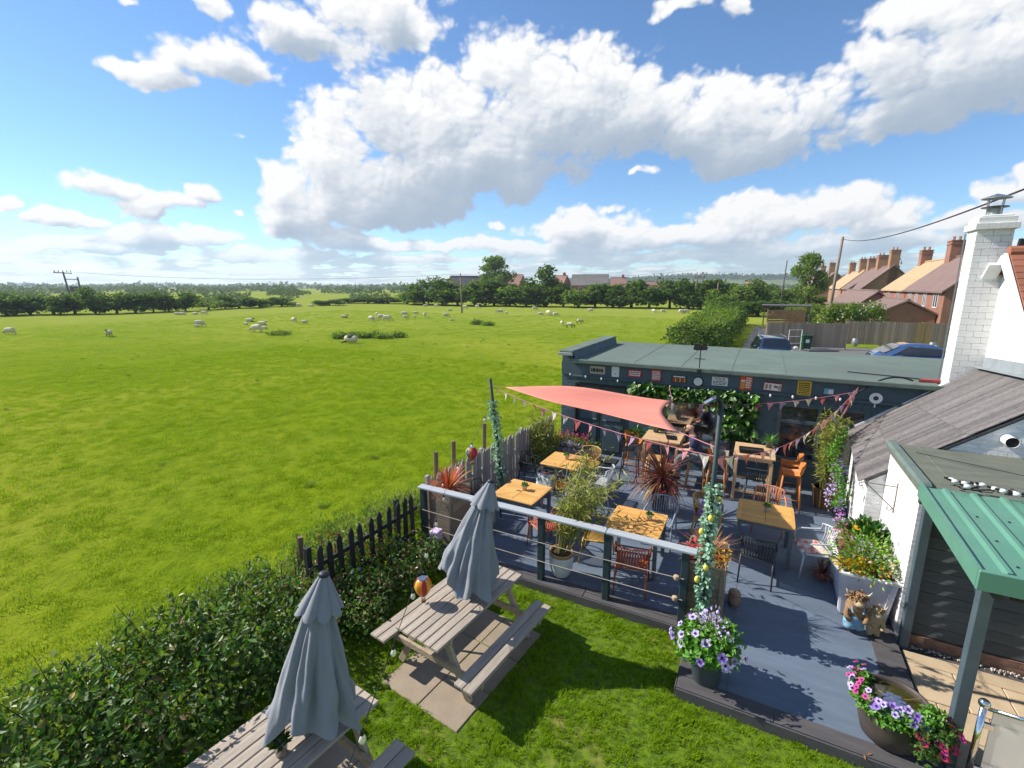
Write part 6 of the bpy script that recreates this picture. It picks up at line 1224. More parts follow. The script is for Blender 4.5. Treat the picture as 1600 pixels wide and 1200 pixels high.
def stool(label, a, b, face, mtn, kind='bucket'):
    o = thing('bar_stool', label, 'bar stool', L(a, b, 0), TH+face-PI/2, 'bar stools by the high tables')
    def mk(kind):
        st = MB()
        if kind == 'bucket':
            n = 9; vs = []; fs = []
            prof = [(.17, .76), (0, .745), (-.15, .76), (-.20, .86), (-.225, .98), (-.235, 1.04)]
            for y, z in prof:
                for i in range(n): t = -1+2*i/(n-1); wdt = .21 if z < .9 else .21-.04*(z-.9)/.14; up = (.05*t**4 if z < .8 else 0); vs.append((t*wdt, y+(.07*t*t if z > .8 else 0), z+up-(.05*t*t if z > 1.0 else 0)))
            for j in range(len(prof)-1):
                for i in range(n-1): k = j*n+i; fs.append((k, k+1, k+n+1, k+n))
            m2 = len(vs); vs += [(x, y-(.014 if z > .8 else 0), z-.016) for x, y, z in vs]; fs += [(a_+m2, d_+m2, c_+m2, b_+m2) for a_, b_, c_, d_ in fs]; st.add(vs, fs)
        elif kind == 'slat':
            for i in range(9): x = -.16+i*.04; st.beam((x, -.17, .755), (x, .17, .755), .026, .016); st.tube([(x, -.18, .77), (x*1.05, -.22, 1.0)], .009, 5)
            st.tube([(-.2, -.15, .9), (-.19, -.22, 1.0), (.19, -.22, 1.0), (.2, -.15, .9)], .014, 6); st.beam((-.18, .17, .755), (.18, .17, .755), .03, .02); st.beam((-.18, -.17, .755), (.18, -.17, .755), .03, .02)
        else: st.box(-.18, .18, -.18, .18, .735, .775, .012)
        lg = [MB().tube([(sx*.15, sy*.15, .745), (sx*.205, sy*.205, 0)], [.02, .014] if kind != 'slat' else [.013, .013], 7).mesh('leg', True) for sx in (-1, 1) for sy in (-1, 1)]
        ft = MB(); q = .19
        for p0, p1 in (((-q, -q, .26), (q, -q, .26)), ((q, -q, .26), (q, q, .26)), ((q, q, .26), (-q, q, .26)), ((-q, q, .26), (-q, -q, .26))): ft.tube([p0, p1], .011, 6)
        return st.mesh('seat', kind == 'bucket'), lg, ft.mesh('foot_ring', True)
    s, lg, ft = cached('stool_'+kind, lambda: mk(kind)); put(s, 'seat', mtn, o)
    for l in lg: put(l, 'leg', mtn, o)
    put(ft, 'foot_ring', mtn, o)
stool('orange bucket stool at left of the table with black tray, near one', -.56, 10.95, 0, 'chair_orange'); stool('taupe stool at left of the table with black tray, far one', -.55, 11.55, 0, 'chair_taupe'); stool('orange bucket stool right of the black tray table, near one', .86, 10.95, PI, 'chair_orange'); stool('orange bucket stool right of the black tray table, far one', .86, 11.55, PI, 'chair_orange'); stool('dark slatted stool in front of the black tray table', .20, 10.42, H_, 'chair_dark', 'slat')
stool('orange stool at far left of the table behind cordyline', -2.55, 11.5, 0, 'chair_orange'); stool('dark slatted stool left of the table behind cordyline', -2.5, 10.95, .1, 'chair_dark', 'slat'); stool('plain wooden stool under the seated man', -1.0, 10.98, PI, 'stool_wood', 'plain'); stool('empty wooden stool in front of the table behind cordyline', -1.85, 10.62, H_, 'stool_wood', 'plain')
o = thing('serving_tray', 'black open case lying on the right hand bar table', 'case', L(.08, 11.05, 1.067), TH+.1); MB().box(-.24, .24, -.13, .13, 0, .06, .01).build('base', 'tyre', o)
for x0, x1, y0, y1 in ((-.24, .24, -.13, -.115), (-.24, .24, .115, .13), (-.24, -.225, -.115, .115), (.225, .24, -.115, .115)): MB().box(x0, x1, y0, y1, .0602, .085, .003).build('rim', 'tyre', o)
o = thing('laptop', 'open dark laptop standing on the bar table by the man', 'laptop', L(-1.62, 11.3, 1.067), TH-H_+.2); MB().box(-.16, .16, -.11, .11, 0, .015, .004).build('keyboard', 'plastic_black', o); M_ = MB(); M_.beam((0, -.115, .015), (0, -.19, .22), .32, .008); M_.build('screen', 'plastic_black', o)
def grassy_pot(label, loc, s, leafm='bamboo_leaf', n=60, ln=.22):
    o = thing('pot_plant', label, 'pot plant', loc, 0, None, s); MB().lathe([(.05, 0), (.07, .11), (.074, .12), (.064, .12), (.06, .1), (0, .1)], 14).build('pot', 'pot_grey', o, True); MB().arr(*blade_block(n, .03, ln, .012, 1.1, 5, .9, 4, (0, 0, .1))).build('foliage', leafm, o)
grassy_pot('grassy plant pot on the bar table behind the sail', L(-2.05, 11.6, 1.067), 1.2, 'succulent'); grassy_pot('grassy green pot at far right of the black tray table', L(.42, 11.6, 1.067), 1.2, 'succulent')

# ---- the large planters
def shrub_canes(o, n, h, spread, seed, leafm='bamboo_leaf', canem='bamboo_cane', leaves=34, z0=.1, lean=(0, 0), ls=.13, lo=.25):
    r = random.Random(seed); c = MB(); pos = []; dirs = []
    for i in range(n):
        a = r.uniform(0, 2*PI); t = r.random()**.7; hh = h*r.uniform(.6, 1.05); tip = Vector((math.cos(a)*spread*t+lean[0]*r.uniform(.5, 1.2), math.sin(a)*spread*t+lean[1]*r.uniform(.5, 1.2), hh)); b = Vector((math.cos(a)*.09*t, math.sin(a)*.09*t, z0)); md = b.lerp(tip, .55)+Vector((-tip.x*.15, -tip.y*.15, hh*.06))
        pts = [b, b.lerp(md, .5), md, md.lerp(tip, .5)+Vector((0, 0, hh*.03)), tip]; c.tube(pts, [.008, .007, .006, .004, .002], 5)
        for k in range(leaves):
            f = lo+(1-lo)*r.random(); q = f*4; j = min(int(q), 3); p = pts[j].lerp(pts[j+1], q-j); d = Vector((r.uniform(-1, 1), r.uniform(-1, 1), r.uniform(-.7, .5))); pos.append(p+d*.07*r.random()); dirs.append(d)
    c.build('canes', canem, o); MB().arr(*leaf_block(np.array([tuple(p) for p in pos]), ls, .17, None, seed=seed, dirs=np.array([tuple(d) for d in dirs]), jit=.2, flat=.5)).build('foliage', leafm, o, kind='stuff')
o = thing('bamboo_pot', 'leaning bamboo in a white glazed pot behind the railing', 'bamboo', L(-2.50, 6.50, 0), TH)
MB().lathe([(.11, 0), (.15, .05), (.19, .2), (.195, .33), (.185, .38)], 28).build('pot', 'pot_white', o, True); MB().lathe([(.187, .375), (.197, .385), (.195, .435), (.17, .43), (.165, .39)], 28).build('rim', 'pot_rim', o, True); MB().lathe([(.0, .40), (.168, .40)], 20, cap=False).build('soil', 'soil', o)
shrub_canes(o, 36, 1.75, .58, 3, leaves=46, z0=.4, lean=(.34, .5), lo=.30, ls=.14)
o = thing('bamboo_pot', 'upright yellow green bamboo in a brown basket pot by shed', 'bamboo', L(1.52, 11.35, 0), TH)
MB().lathe([(.17, 0), (.2, .2), (.235, .42), (.245, .46), (.225, .46), (.21, .42)], 8).build('pot', 'wicker', o); 
for k in range(8): a = 2*PI*(k+.5)/8; MB().beam((.175*math.cos(a), .175*math.sin(a), .03), (.235*math.cos(a), .235*math.sin(a), .44), .02, .012).build('rib', 'stool_wood', o)
MB().lathe([(.0, .42), (.21, .42)], 16, cap=False).build('soil', 'soil', o); shrub_canes(o, 42, 2.0, .36, 4, leaves=46, z0=.42, lo=.15)
o = thing('young_tree', 'slim tree with bare twigs beside the bamboo pot', 'tree', L(-2.75, 8.35, 0), TH)
MB().lathe([(.1, 0), (.14, .25), (.15, .3), (.13, .3), (.12, .26), (0, .26)], 14).build('pot', 'pot_black', o, True); shrub_canes(o, 10, 1.55, .3, 9, leaves=34, z0=.3, lo=.45)
o = thing('cordyline', 'dark red spiky cordyline in a tall black pot', 'cordyline', L(-1.5, 9.55, 0), TH)
MB().add([(-.13, -.13, 0), (.13, -.13, 0), (.13, .13, 0), (-.13, .13, 0), (-.19, -.19, .62), (.19, -.19, .62), (.19, .19, .62), (-.19, .19, .62), (-.16, -.16, .62), (.16, -.16, .62), (.16, .16, .62), (-.16, .16, .62), (-.16, -.16, .56), (.16, -.16, .56), (.16, .16, .56), (-.16, .16, .56)], [(0, 3, 2, 1), (0, 1, 5, 4), (1, 2, 6, 5), (2, 3, 7, 6), (3, 0, 4, 7), (4, 5, 9, 8), (5, 6, 10, 9), (6, 7, 11, 10), (7, 4, 8, 11), (8, 9, 13, 12), (9, 10, 14, 13), (10, 11, 15, 14), (11, 8, 12, 15), (12, 13, 14, 15)]).build('pot', 'pot_black', o)
MB().tube([(0, 0, .5), (.01, 0, .78)], [.05, .04], 8).build('trunk', 'bark', o, True); MB().arr(*blade_block(150, .03, .80, .036, 1.55, 6, .55, 5, (0, 0, .76))).build('leaves', 'red_blade', o); MB().arr(*blade_block(110, .04, .74, .03, .7, 7, .7, 5, (0, 0, .68), 1.15)).build('dry_leaves', 'tan_blade', o)
P_ = np.random.default_rng(3).normal(size=(140, 3))*np.array([.13, .13, .05])+np.array([.08, -.05, .62]); MB().arr(*leaf_block(P_, .05, .8, seed=3)).build('bedding_flowers', 'flower_red', o, kind='stuff')
def box_planter(name, label, a0, a1, b0, b1, h, mtn='planter_timber', n=6):
    o = thing(name, label, 'planter', L((a0+a1)/2, (b0+b1)/2, 0), TH); w, d = (a1-a0)/2, (b1-b0)/2; bh_ = h/n
    MB().box(-w+.03, w-.03, -d+.03, d-.03, 0, h-.05).build('soil', 'soil', o)
    for k in range(n):
        z0, z1 = k*bh_+.003, (k+1)*bh_-.003
        for s in (-1, 1): MB().box(-w, w, s*d-(.02 if s > 0 else 0), s*d+(0 if s > 0 else .02), z0, z1, .004).build('board', mtn, o); MB().box(s*w-(.02 if s > 0 else 0), s*w+(0 if s > 0 else .02), -d+.021, d-.021, z0, z1, .004).build('board', mtn, o)
    for x in (-1, 1):
        for y in (-1, 1): MB().box(x*(w-.045)-.022, x*(w-.045)+.022, y*(d-.002)-.022 if y < 0 else y*d-.0, y*(d-.002) if y < 0 else y*d+.022, 0, h+.005, .004).build('corner_post', mtn, o)
    return o
o = box_planter('tall_planter', 'tall rough timber planter with orange flax behind railing', -5.08, -4.52, 6.38, 6.98, .98); MB().arr(*blade_block(120, .06, .50, .024, 1.2, 8, .6, 5, (0, 0, .94))).build('flax', 'orange_blade', o); MB().arr(*blade_block(30, .06, .42, .02, 1.2, 9, .7, 5, (0, 0, .94))).build('flax_tips', 'tan_blade', o)
o = box_planter('end_planter', 'timber planter with flax at right end of the railing', -.64, -.10, 6.34, 7.12, .88); MB().arr(*blade_block(60, .08, .42, .018, 1.2, 10, .7, 5, (.02, .05, .82))).build('flax', 'tan_blade', o); MB().arr(*blade_block(25, .08, .40, .018, 1.1, 12, .7, 5, (-.05, .05, .82))).build('red_flax', 'orange_blade', o)
P_ = np.random.default_rng(5).normal(size=(120, 3))*np.array([.06, .06, .04])+np.array([-.17, -.1, .9]); MB().arr(*leaf_block(P_, .06, .8, seed=5)).build('red_flowers', 'flower_red', o, kind='stuff'); P_ = np.random.default_rng(6).normal(size=(90, 3))*np.array([.05, .12, .06])+np.array([.2, -.1, .84]); MB().arr(*leaf_block(P_, .04, .8, seed=6)).build('yellow_flowers', 'flower_yellow', o, kind='stuff')
o = box_planter('flower_trough', 'grey timber trough of pink and lilac flowers by shed door', -4.85, -3.6, 11.1, 11.6, .45, 'grey_picket', 3)
def spray(o, nm, n, c, s, leaf, mtn, seed, asp=.6, **k): P_ = np.random.default_rng(seed).normal(size=(n, 3))*np.array(s)+np.array(c); P_[:, 2] = np.maximum(P_[:, 2], .02); MB().arr(*leaf_block(P_, leaf, asp, seed=seed, **k)).build(nm, mtn, o, kind='stuff')
spray(o, 'foliage', 900, (0, 0, .5), (.38, .12, .09), .07, 'tree_leaf_light', 1); spray(o, 'petunias', 160, (.18, -.16, .48), (.14, .05, .05), .06, 'flower_lilac', 2, .9)
for k, (x, y) in enumerate(((-.35, .05), (-.22, .0), (.05, .1), (.2, .05), (.36, .08), (.48, .0), (-.1, .1))): spray(o, 'pink_spire', 60, (x, y, .68), (.018, .018, .07), .04, 'flower_pink', 10+k)
o = thing('golden_shrub', 'tall golden green shrub in corner of picket fence', 'shrub', L(-4.75, 10.75, 0), TH); r_ = random.Random(5); bl = [(r_.uniform(-.22, .22), r_.uniform(-.25, .25), r_.uniform(.35, 1.25), .2, .2, .2) for k in range(20)]
P_, Nn = clump_points(2600, bl, 6, .35); MB().arr(*leaf_block(P_, .07, .4, Nn, seed=6)).build('foliage', 'bamboo_leaf', o, kind='stuff'); MB().tube([(0, 0, 0), (.02, 0, .5), (0, .03, 1.2)], [.03, .02, .006], 6).build('trunk', 'bark', o); spray(o, 'under_growth', 500, (.15, -.1, .35), (.2, .2, .15), .07, 'hedge_leaf', 7)
o = thing('hanging_basket', 'hanging basket of greenery left of the mirror', 'hanging basket', L(-2.65, 12.02, .75), TH); MB().lathe([(.03, -.14), (.12, -.08), (.15, 0), (.14, 0), (.1, -.06)], 14).build('basket', 'wicker', o)
for k in range(3): a = k*2.1; MB().tube([(.14*math.cos(a), .14*math.sin(a), 0), (0, 0, .42)], .004, 4).build('chain', 'iron', o)
spray(o, 'foliage', 260, (0, 0, .02), (.10, .10, .09), .09, 'ivy_leaf', 9); spray(o, 'blossom', 40, (0, -.05, .06), (.08, .06, .05), .05, 'flower_orange', 11)
# ================================================================ hung things, pots, figures
def pole_garland(name, label, base, top, z0, z1, lemons, seed, hook=False):
    o = thing(name, label, 'pole', base, TH, 'garlanded terrace poles'); d = Vector(top)-Vector(base); d = Vector((d.dot(EX), d.dot(EY), d.z))
    MB().tube([(0, 0, 0), d*.5, d], .03, 10).build('shaft', 'teal_timber', o, True); r = np.random.default_rng(seed); n = int((z1-z0)*420)
    t = r.uniform(z0, z1, n)/d.z; a = r.uniform(0, 2*PI, n); rad = .036+.034*np.abs(r.normal(size=n))*(.55+.45*np.sin(t*21)**2)
    P_ = np.stack([d.x*t+rad*np.cos(a)+.02*np.sin(t*14), d.y*t+rad*np.sin(a), d.z*t], 1); D_ = np.stack([np.cos(a), np.sin(a), -.5*np.ones(n)], 1)
    MB().arr(*leaf_block(P_, .056, .85, None, seed=seed, dirs=D_, jit=.6, six=True)).build('eucalyptus', 'eucalyptus_leaf', o, kind='stuff')
    MB().tube([(d.x*t_+.04*math.cos(t_*40), d.y*t_+.04*math.sin(t_*40), d.z*t_) for t_ in np.linspace(z0/d.z, z1/d.z, 60)], .006, 4).build('vine', 'bark', o)
    for k in range(lemons): z = z0+.6+(z1-z0-.7)*(k+.5)/lemons; a_ = 3.6+1.3*(k % 3); MB().lathe([(.004, -.047), (.02, -.04), (.033, -.018), (.034, .012), (.022, .036), (.006, .046)], 10, (d.x*z/d.z+.09*math.cos(a_), d.y*z/d.z+.09*math.sin(a_), z)).build('lemon', 'lemon', o, True)
    return o, d
o, d = pole_garland('garland_pole', 'dark pole wound with green leaves and lemons at railing end', L(-.36, 6.2, 0), L(-.34, 6.2, 3.15), .05, 2.15, 6, 3)
MB().tube([d+Vector((0, 0, -.05)), d+Vector((-.01, -.01, .06)), d+Vector((-.05, -.04, .11)), d+Vector((-.10, -.06, .10))], .028, 8).build('crook', 'iron', o, True); MB().beam(d+Vector((-.18, -.07, .03)), d+Vector((-.06, -.05, .12)), .13, .02).build('solar_panel', 'solar_panel', o)
o, d = pole_garland('garland_pole', 'thin leaning pole with ivy at left end of the sail', L(-4.72, 8.62, 0), L(-4.72, 8.08, 2.78), .3, 2.3, 0, 5)
# sail
SA, SB, SC = L(-4.5, 8.3, 2.58), L(-1.52, 10.3, 2.19), L(-.88, 6.78, 2.58); n = 22; vs = []; fs = []; idx = {}
ctr = (SA+SB+SC)/3
for i in range(n+1):
    for j in range(n+1-i):
        u, v = i/n, j/n; w_ = 1-u-v; p = SA*w_+SB*u+SC*v; k = .13*(4*(u*v)*max(0, 1-w_*1.0)+4*u*w_+4*v*w_)/1.0; e = max(0, 4*u*v)*(1-w_)+max(0, 4*u*w_)*(1-v)+max(0, 4*v*w_)*(1-u)
        p = p+(ctr-p)*min(1, max(.20*4*u*v*(w_ < .5), .05*4*u*w_*(v < .5), .05*4*v*w_*(u < .5)))*(1-3*min(u, v, w_))
        p.z += -.05*(u*v*w_*27)+.10*4*u*w_*(1-v)**2-.05*4*v*w_*(1-u)**2+.035*math.sin(9*v+5*u)*u*w_*6+.02*math.sin(17*u-7*v)*v*w_*4; idx[i, j] = len(vs); vs.append(p-SA)
for i in range(n):
    for j in range(n-i):
        fs.append((idx[i, j], idx[i+1, j], idx[i, j+1]))
        if j < n-i-1: fs.append((idx[i+1, j], idx[i+1, j+1], idx[i, j+1]))
o = thing('shade_sail', 'coral triangular shade sail stretched across the terrace', 'shade sail', SA, 0); so = MB().add(vs, fs).build('cloth', 'sail_cloth', o, True); md = so.modifiers.new('thickness', 'SOLIDIFY'); md.thickness = .004
MB().tube([Vector((0, 0, 0)), L(-4.72, 8.1, 2.66)-SA], .006, 5).build('tie', 'flag_pink', o); MB().tube([SB-SA, L(-1.9, 12.18, 2.12)-SA], .006, 5).build('tie', 'flag_pink', o); MB().tube([SC-SA, L(-.36, 6.2, 2.62)-SA], .006, 5).build('tie', 'flag_pink', o)
# bunting
flag_me = MB().add([(-.065, 0, 0), (.065, 0, 0), (.03, .012, -.09), (0, -.008, -.17), (-.03, .012, -.09), (0, .016, -.02)], [(0, 5, 4), (5, 1, 2), (5, 2, 3), (5, 3, 4)]).mesh('flag')
def bunting(label, p0, p1, sag, n, seed):
    p0, p1 = Vector(p0), Vector(p1); o = thing('bunting', label, 'bunting', p0, 0, 'strings of bunting'); pts = [p-p0 for p in catenary(p0, p1, sag, 40)]; MB().tube(pts, .005, 5).build('cord', 'flag_pink', o); d = p1-p0; rz = math.atan2(d.y, d.x); r = random.Random(seed)
    for k in range(n):
        q = (k+.5)/n*40; j = int(q); p = pts[j].lerp(pts[min(j+1, 40)], q-j); put(flag_me, 'flag', ('flag_pink', 'flag_lilac', 'flag_white', 'flag_lilac', 'flag_red')[(k+r.randint(0, 1)) % 5], o, loc=p, rot=(r.uniform(-.5, .5), r.uniform(-.25, .25), rz+r.uniform(-.5, .5)), scale=r.uniform(.85, 1.15))
bunting('bunting below the sail from left pole to the lemon pole', L(-4.7, 8.15, 2.6), L(-.36, 6.2, 2.5), .12, 17, 1); bunting('bunting from the lemon pole back to the shed corner', L(-.36, 6.2, 2.5), L(1.95, 12.05, 2.5), .42, 22, 2); bunting('bunting along the shed front above the mirror', L(-1.95, 11.95, 1.78), L(1.95, 12.05, 2.42), .18, 16, 3)
bunting('short bunting hanging down the shed corner', L(1.95, 12.06, 2.5), L(1.55, 11.5, 1.75), .05, 9, 4)
# festoon lights
def festoon(label, p0, p1, sag, n, bulb='bulb_clear', r=.026):
    p0, p1 = Vector(p0), Vector(p1); o = thing('festoon_lights', label, 'string lights', p0, 0, 'strings of festoon lights'); pts = [p-p0 for p in catenary(p0, p1, sag, 30)]; MB().tube(pts, .004, 4).build('cable', 'black_cable', o)
    for k in range(n):
        q = (k+.5)/n*30; j = int(q); p = pts[j].lerp(pts[j+1], q-j); b = MB().lathe([(.012, 0), (.014, -.035), (.008, -.036)], 8, p).build('socket', 'plastic_black', o); MB().lathe([(.010, -.03), (r, -.06), (r*1.05, -.08), (r*.6, -.105), (.003, -.112)], 10, p).build('bulb', bulb, b, True)
festoon('festoon lights running over the lawn between the parasols', gp(528, 1240, 1.65), L(-4.72, 6.5, 1.12), .10, 6, 'bulb_glass'); festoon('small white bulbs strung under the shed fascia', L(-4.75, 12.13, 2.3), L(1.9, 12.13, 2.28), .10, 15, 'bulb_white', .022); festoon('bulbs draped from the left pole along the railing corner', L(-4.72, 8.1, 2.3), L(-4.9, 6.4, 1.05), .25, 4, 'bulb_white')
o = thing('festoon_heap', 'heap of unplugged festoon bulbs lying on the green canopy edge', 'string lights', L(2.35, 7.05, 2.27), TH); r_ = random.Random(4); pts = [Vector((r_.uniform(-.22, .62), r_.uniform(-.10, .09), r_.uniform(0.0, .07))) for k in range(34)]; pts.sort(key=lambda p: p.x+r_.uniform(-.18, .18)); MB().tube(pts, .006, 4).build('cable', 'black_cable', o)
for k in range(13): p = Vector((-.2+k*.06+r_.uniform(-.06, .06), r_.uniform(-.16, .14), .025+r_.uniform(0, .05))); b = MB().tube([p+Vector((-.035, 0, .01)), p+Vector((-.065, .01, .012))], .013, 8).build('socket', 'plastic_black', o); MB().sphere(p, (.038, .028, .026), 10, 7).build('bulb', 'bulb_white', b, True)
wire('eaves_cable', 'loose cable crossing the old flat roof', L(2.2, 8.6, 2.21), L(4.2, 7.6, 2.22), .0, .005, 3)
# balloon lanterns
def balloon(label, loc, s, cols):
    o = thing('balloon_lantern', label, 'lantern', loc, .4, 'hot air balloon lanterns', s); n = 10
    for k in range(n):
        prof = [(.02, .09), (.06, .13), (.10, .19), (.118, .25), (.115, .30), (.09, .345), (.06, .365)]; vs = []; a0, a1 = 2*PI*k/n, 2*PI*(k+1)/n
        for q, z in prof:
            for a, f in ((a0, 1), ((a0+a1)/2, 1.05), (a1, 1)): vs.append((q*f*math.cos(a), q*f*math.sin(a), z))
        MB().add(vs, [(3*j+i, 3*j+i+1, 3*j+4+i, 3*j+3+i) for j in range(len(prof)-1) for i in range(2)]).build('gore', cols[k % len(cols)], o, True)
    MB().lathe([(.0, .366), (.062, .366), (.058, .376), (.0, .376)], 16, cap=False).build('solar_top', 'solar_panel', o); MB().box(-.028, .028, -.028, .028, 0, .045, .006).build('basket', 'wicker', o)
    for a in range(4): MB().tube([(.025*math.cos(a*H_+.8), .025*math.sin(a*H_+.8), .045), (.035*math.cos(a*H_+.8), .035*math.sin(a*H_+.8), .10)], .003, 4).build('line', 'wire', o)
balloon('orange and red balloon lantern on the farther picnic table', Lw(-1.13, 5.36, .647), .92, ['balloon_orange', 'balloon_red', 'balloon_yellow']); balloon('multicoloured balloon lantern on the grey picket fence', L(-4.98, 7.75, 1.02), 1.0, ['balloon_blue', 'balloon_orange', 'balloon_pink', 'balloon_red', 'balloon_yellow'])
MB_ = thing('paper_lantern', 'white and purple box lantern hanging by the rail corner', 'lantern', L(-4.62, 6.02, .32), TH); MB().box(-.085, .085, -.085, .085, 0, .17, .01).build('shade', 'lantern_paper', MB_)
for x in (-1, 1): MB().tube([(x*.07, 0, .17), (0, 0, .42)], .003, 4).build('cord', 'wire', MB_)
MB().sphere((0, 0, -.03), .03).build('bulb', 'bulb_glass', MB_, True)

# ---- flowers that can be told apart: one object each, petals and dark eye
def bloom_mesh():
    vs = [(0, 0, -.004)]; n = 20
    for k in range(n): a = 2*PI*k/n; q = .034*(1+.13*math.cos(5*a)); vs.append((q*.45*math.cos(a), q*.45*math.sin(a), .006)); vs.append((q*math.cos(a), q*math.sin(a), .010+.004*math.cos(5*a+1)))
    fs = []
    for k in range(n): a, b = 1+2*k, 1+2*((k+1) % n); fs += [(0, a, b), (a, a+1, b+1, b)]
    return MB().add(vs, fs).mesh('flower')
BL = bloom_mesh(); EYE = MB().lathe([(.001, .003), (.009, .009), (.013, .0095)], 10, cap=False).mesh('eye')
def blooms(o, pts, nrm, mts, eye='flower_eye', s=1.0):
    for i, (p, d) in enumerate(zip(pts, nrm)):
        q = Vector(d).to_track_quat('Z', 'Y'); f = put(BL, 'flower', mts[i % len(mts)], o, loc=p, scale=s*random.uniform(.85, 1.15)); f.rotation_euler = q.to_euler()
        if eye: put(EYE, 'eye', eye, f)
o = thing('petunia_pot', 'grey pot brimming with lilac petunias on deck corner', 'flower pot', L(-.19, 5.36, 0), TH, None, 1.1); MB().lathe([(.13, 0), (.14, .01), (.178, .29), (.19, .30), (.19, .33), (.170, .33), (.16, .28)], 28).build('pot', 'pot_grey', o, True); MB().lathe([(0, .29), (.155, .29)], 16, cap=False).build('soil', 'soil', o)
bl = [(0, 0, .46, .30, .30, .17), (.06, .02, .56, .2, .2, .13), (-.05, -.03, .44, .28, .28, .12)]; P_, Nn = clump_points(4200, bl, 3, .5); MB().arr(*leaf_block(P_, .06, .6, Nn, seed=3)).build('foliage', 'succulent', o, kind='stuff'); P_, Nn = clump_points(40, [(0, 0, .46, .325, .325, .20)], 8, .97); k = Nn[:, 2] > -.35; blooms(o, P_[k], Nn[k]+np.array([0, -.3, .3]), ['flower_lilac', 'flower_purple', 'flower_lilac'], s=1.25)
spray(o, 'tall_blooms', 120, (.0, .02, .66), (.07, .07, .05), .04, 'flower_lilac', 4, .8); MB().arr(*blade_block(24, .03, .18, .006, .7, 4, .5, 3, (0, 0, .58))).build('grass_tips', 'tan_blade', o)
o = thing('iron_tub', 'large dark iron tub pond edged with pink and purple petunias', 'tub', L(1.57, 5.44, 0), TH); MB().lathe([(.19, 0), (.24, .04), (.28, .2), (.295, .44), (.305, .46), (.305, .48), (.285, .48), (.278, .44), (.272, .38)], 36).build('shell', 'iron_tub', o, True); MB().lathe([(0, .425), (.278, .425)], 28, cap=False).build('water', 'pond', o)
f_ = MB(); f_.lathe([(.09, .43), (.095, .44), (.05, .455), (0, .457)], 9)
for k in range(7): a = k*.9; f_.box(.07*math.cos(a)-.03, .07*math.cos(a)+.03, .07*math.sin(a)-.02, .07*math.sin(a)+.02, .441, .46, .004)
f_.build('floating_fountain', 'solar_panel', o)
for k in range(3): a = k*2.1+.5; MB().tube([(.08*math.cos(a), .08*math.sin(a), .45), (.275*math.cos(a), .275*math.sin(a), .46)], .003, 4).build('stay', 'stool_wood', o)
def rim(a0, a1, n, rr, z0, z1, seed): r = np.random.default_rng(seed); a = r.uniform(a0, a1, n); q = rr+r.uniform(-.04, .10, n); return np.stack([q*np.cos(a), q*np.sin(a), r.uniform(z0, z1, n)], 1), np.stack([np.cos(a)*.6, np.sin(a)*.6, .8+0*a], 1)
P_, Nn = rim(2.3, 6.2, 2200, .27, .40, .54, 4); MB().arr(*leaf_block(P_, .05, .55, Nn, seed=4)).build('foliage', 'succulent', o, kind='stuff'); P_, Nn = rim(5.0, 6.2, 900, .38, .20, .50, 5); MB().arr(*leaf_block(P_, .05, .55, Nn, seed=5)).build('foliage', 'hedge_leaf', o, kind='stuff')
P_, Nn = rim(2.4, 3.9, 28, .31, .46, .60, 6); blooms(o, P_, Nn, ['flower_pink', 'flower_pink', 'flower_lilac'], s=.85); P_, Nn = rim(3.8, 5.2, 24, .28, .49, .59, 7); blooms(o, P_, Nn, ['flower_lilac', 'flower_purple']); P_, Nn = rim(5.0, 6.1, 24, .43, .26, .5, 9); blooms(o, P_, Nn, ['flower_red', 'flower_pink', 'flower_red'], s=1.0)
# white panelled flower planter
o = thing('panel_planter', 'white panelled tapered planter full of mixed flowers by wall', 'planter', L(1.65, 7.95, 0), TH); w0, w1, d0, d1, h = .26, .32, .46, .52, .68
def taper(x0, x1, y0, y1, X0, X1, Y0, Y1, z0, z1): return MB().add([(x0, y0, z0), (x1, y0, z0), (x1, y1, z0), (x0, y1, z0), (X0, Y0, z1), (X1, Y0, z1), (X1, Y1, z1), (X0, Y1, z1)], [(0, 3, 2, 1), (4, 5, 6, 7), (0, 1, 5, 4), (1, 2, 6, 5), (2, 3, 7, 6), (3, 0, 4, 7)])
taper(-w0, w0, -d0, d0, -w1, w1, -d1, d1, .03, h-.03).build('box', 'lilac_paint', o)
for x0, x1 in ((-1, -.78), (.78, 1)): taper(x0*w0, x1*w0, -d0-.018, -d0+.01, x0*w1, x1*w1, -d1-.018, -d1+.01, .02, h-.02).build('stile', 'lilac_paint', o); taper(-w0-.018, -w0+.01, x0*d0, x1*d0, -w1-.018, -w1+.01, x0*d1, x1*d1, .02, h-.02).build('stile', 'lilac_paint', o)
MB().box(-w1-.03, w1+.03, -d1-.03, d1+.03, h-.03, h+.012, .008).build('rim', 'white_paint', o); MB().box(-w0*.78, w0*.78, -d0-.022, -d0, .03, .11, .004).build('bottom_rail', 'lilac_paint', o); MB().box(-w1+.02, w1-.02, -d1+.02, d1-.02, h, h+.018).build('soil', 'soil', o)
spray(o, 'foliage', 1500, (0, 0, .82), (.14, .26, .08), .07, 'lime_leaf', 1, .4); spray(o, 'trailing_greens', 400, (-.1, -.36, .78), (.14, .08, .04), .06, 'weed_leaf', 2); spray(o, 'yellow_flowers', 300, (-.10, -.42, .76), (.13, .05, .04), .045, 'flower_yellow', 3, .9); spray(o, 'lobelia', 80, (-.04, -.12, .92), (.08, .12, .03), .035, 'flower_lilac', 4, .9); spray(o, 'pink_salvia', 120, (-.24, .22, .88), (.05, .2, .08), .04, 'flower_pink', 5); spray(o, 'white_flowers', 130, (.22, -.3, .78), (.06, .12, .05), .045, 'flower_white', 6, .9)
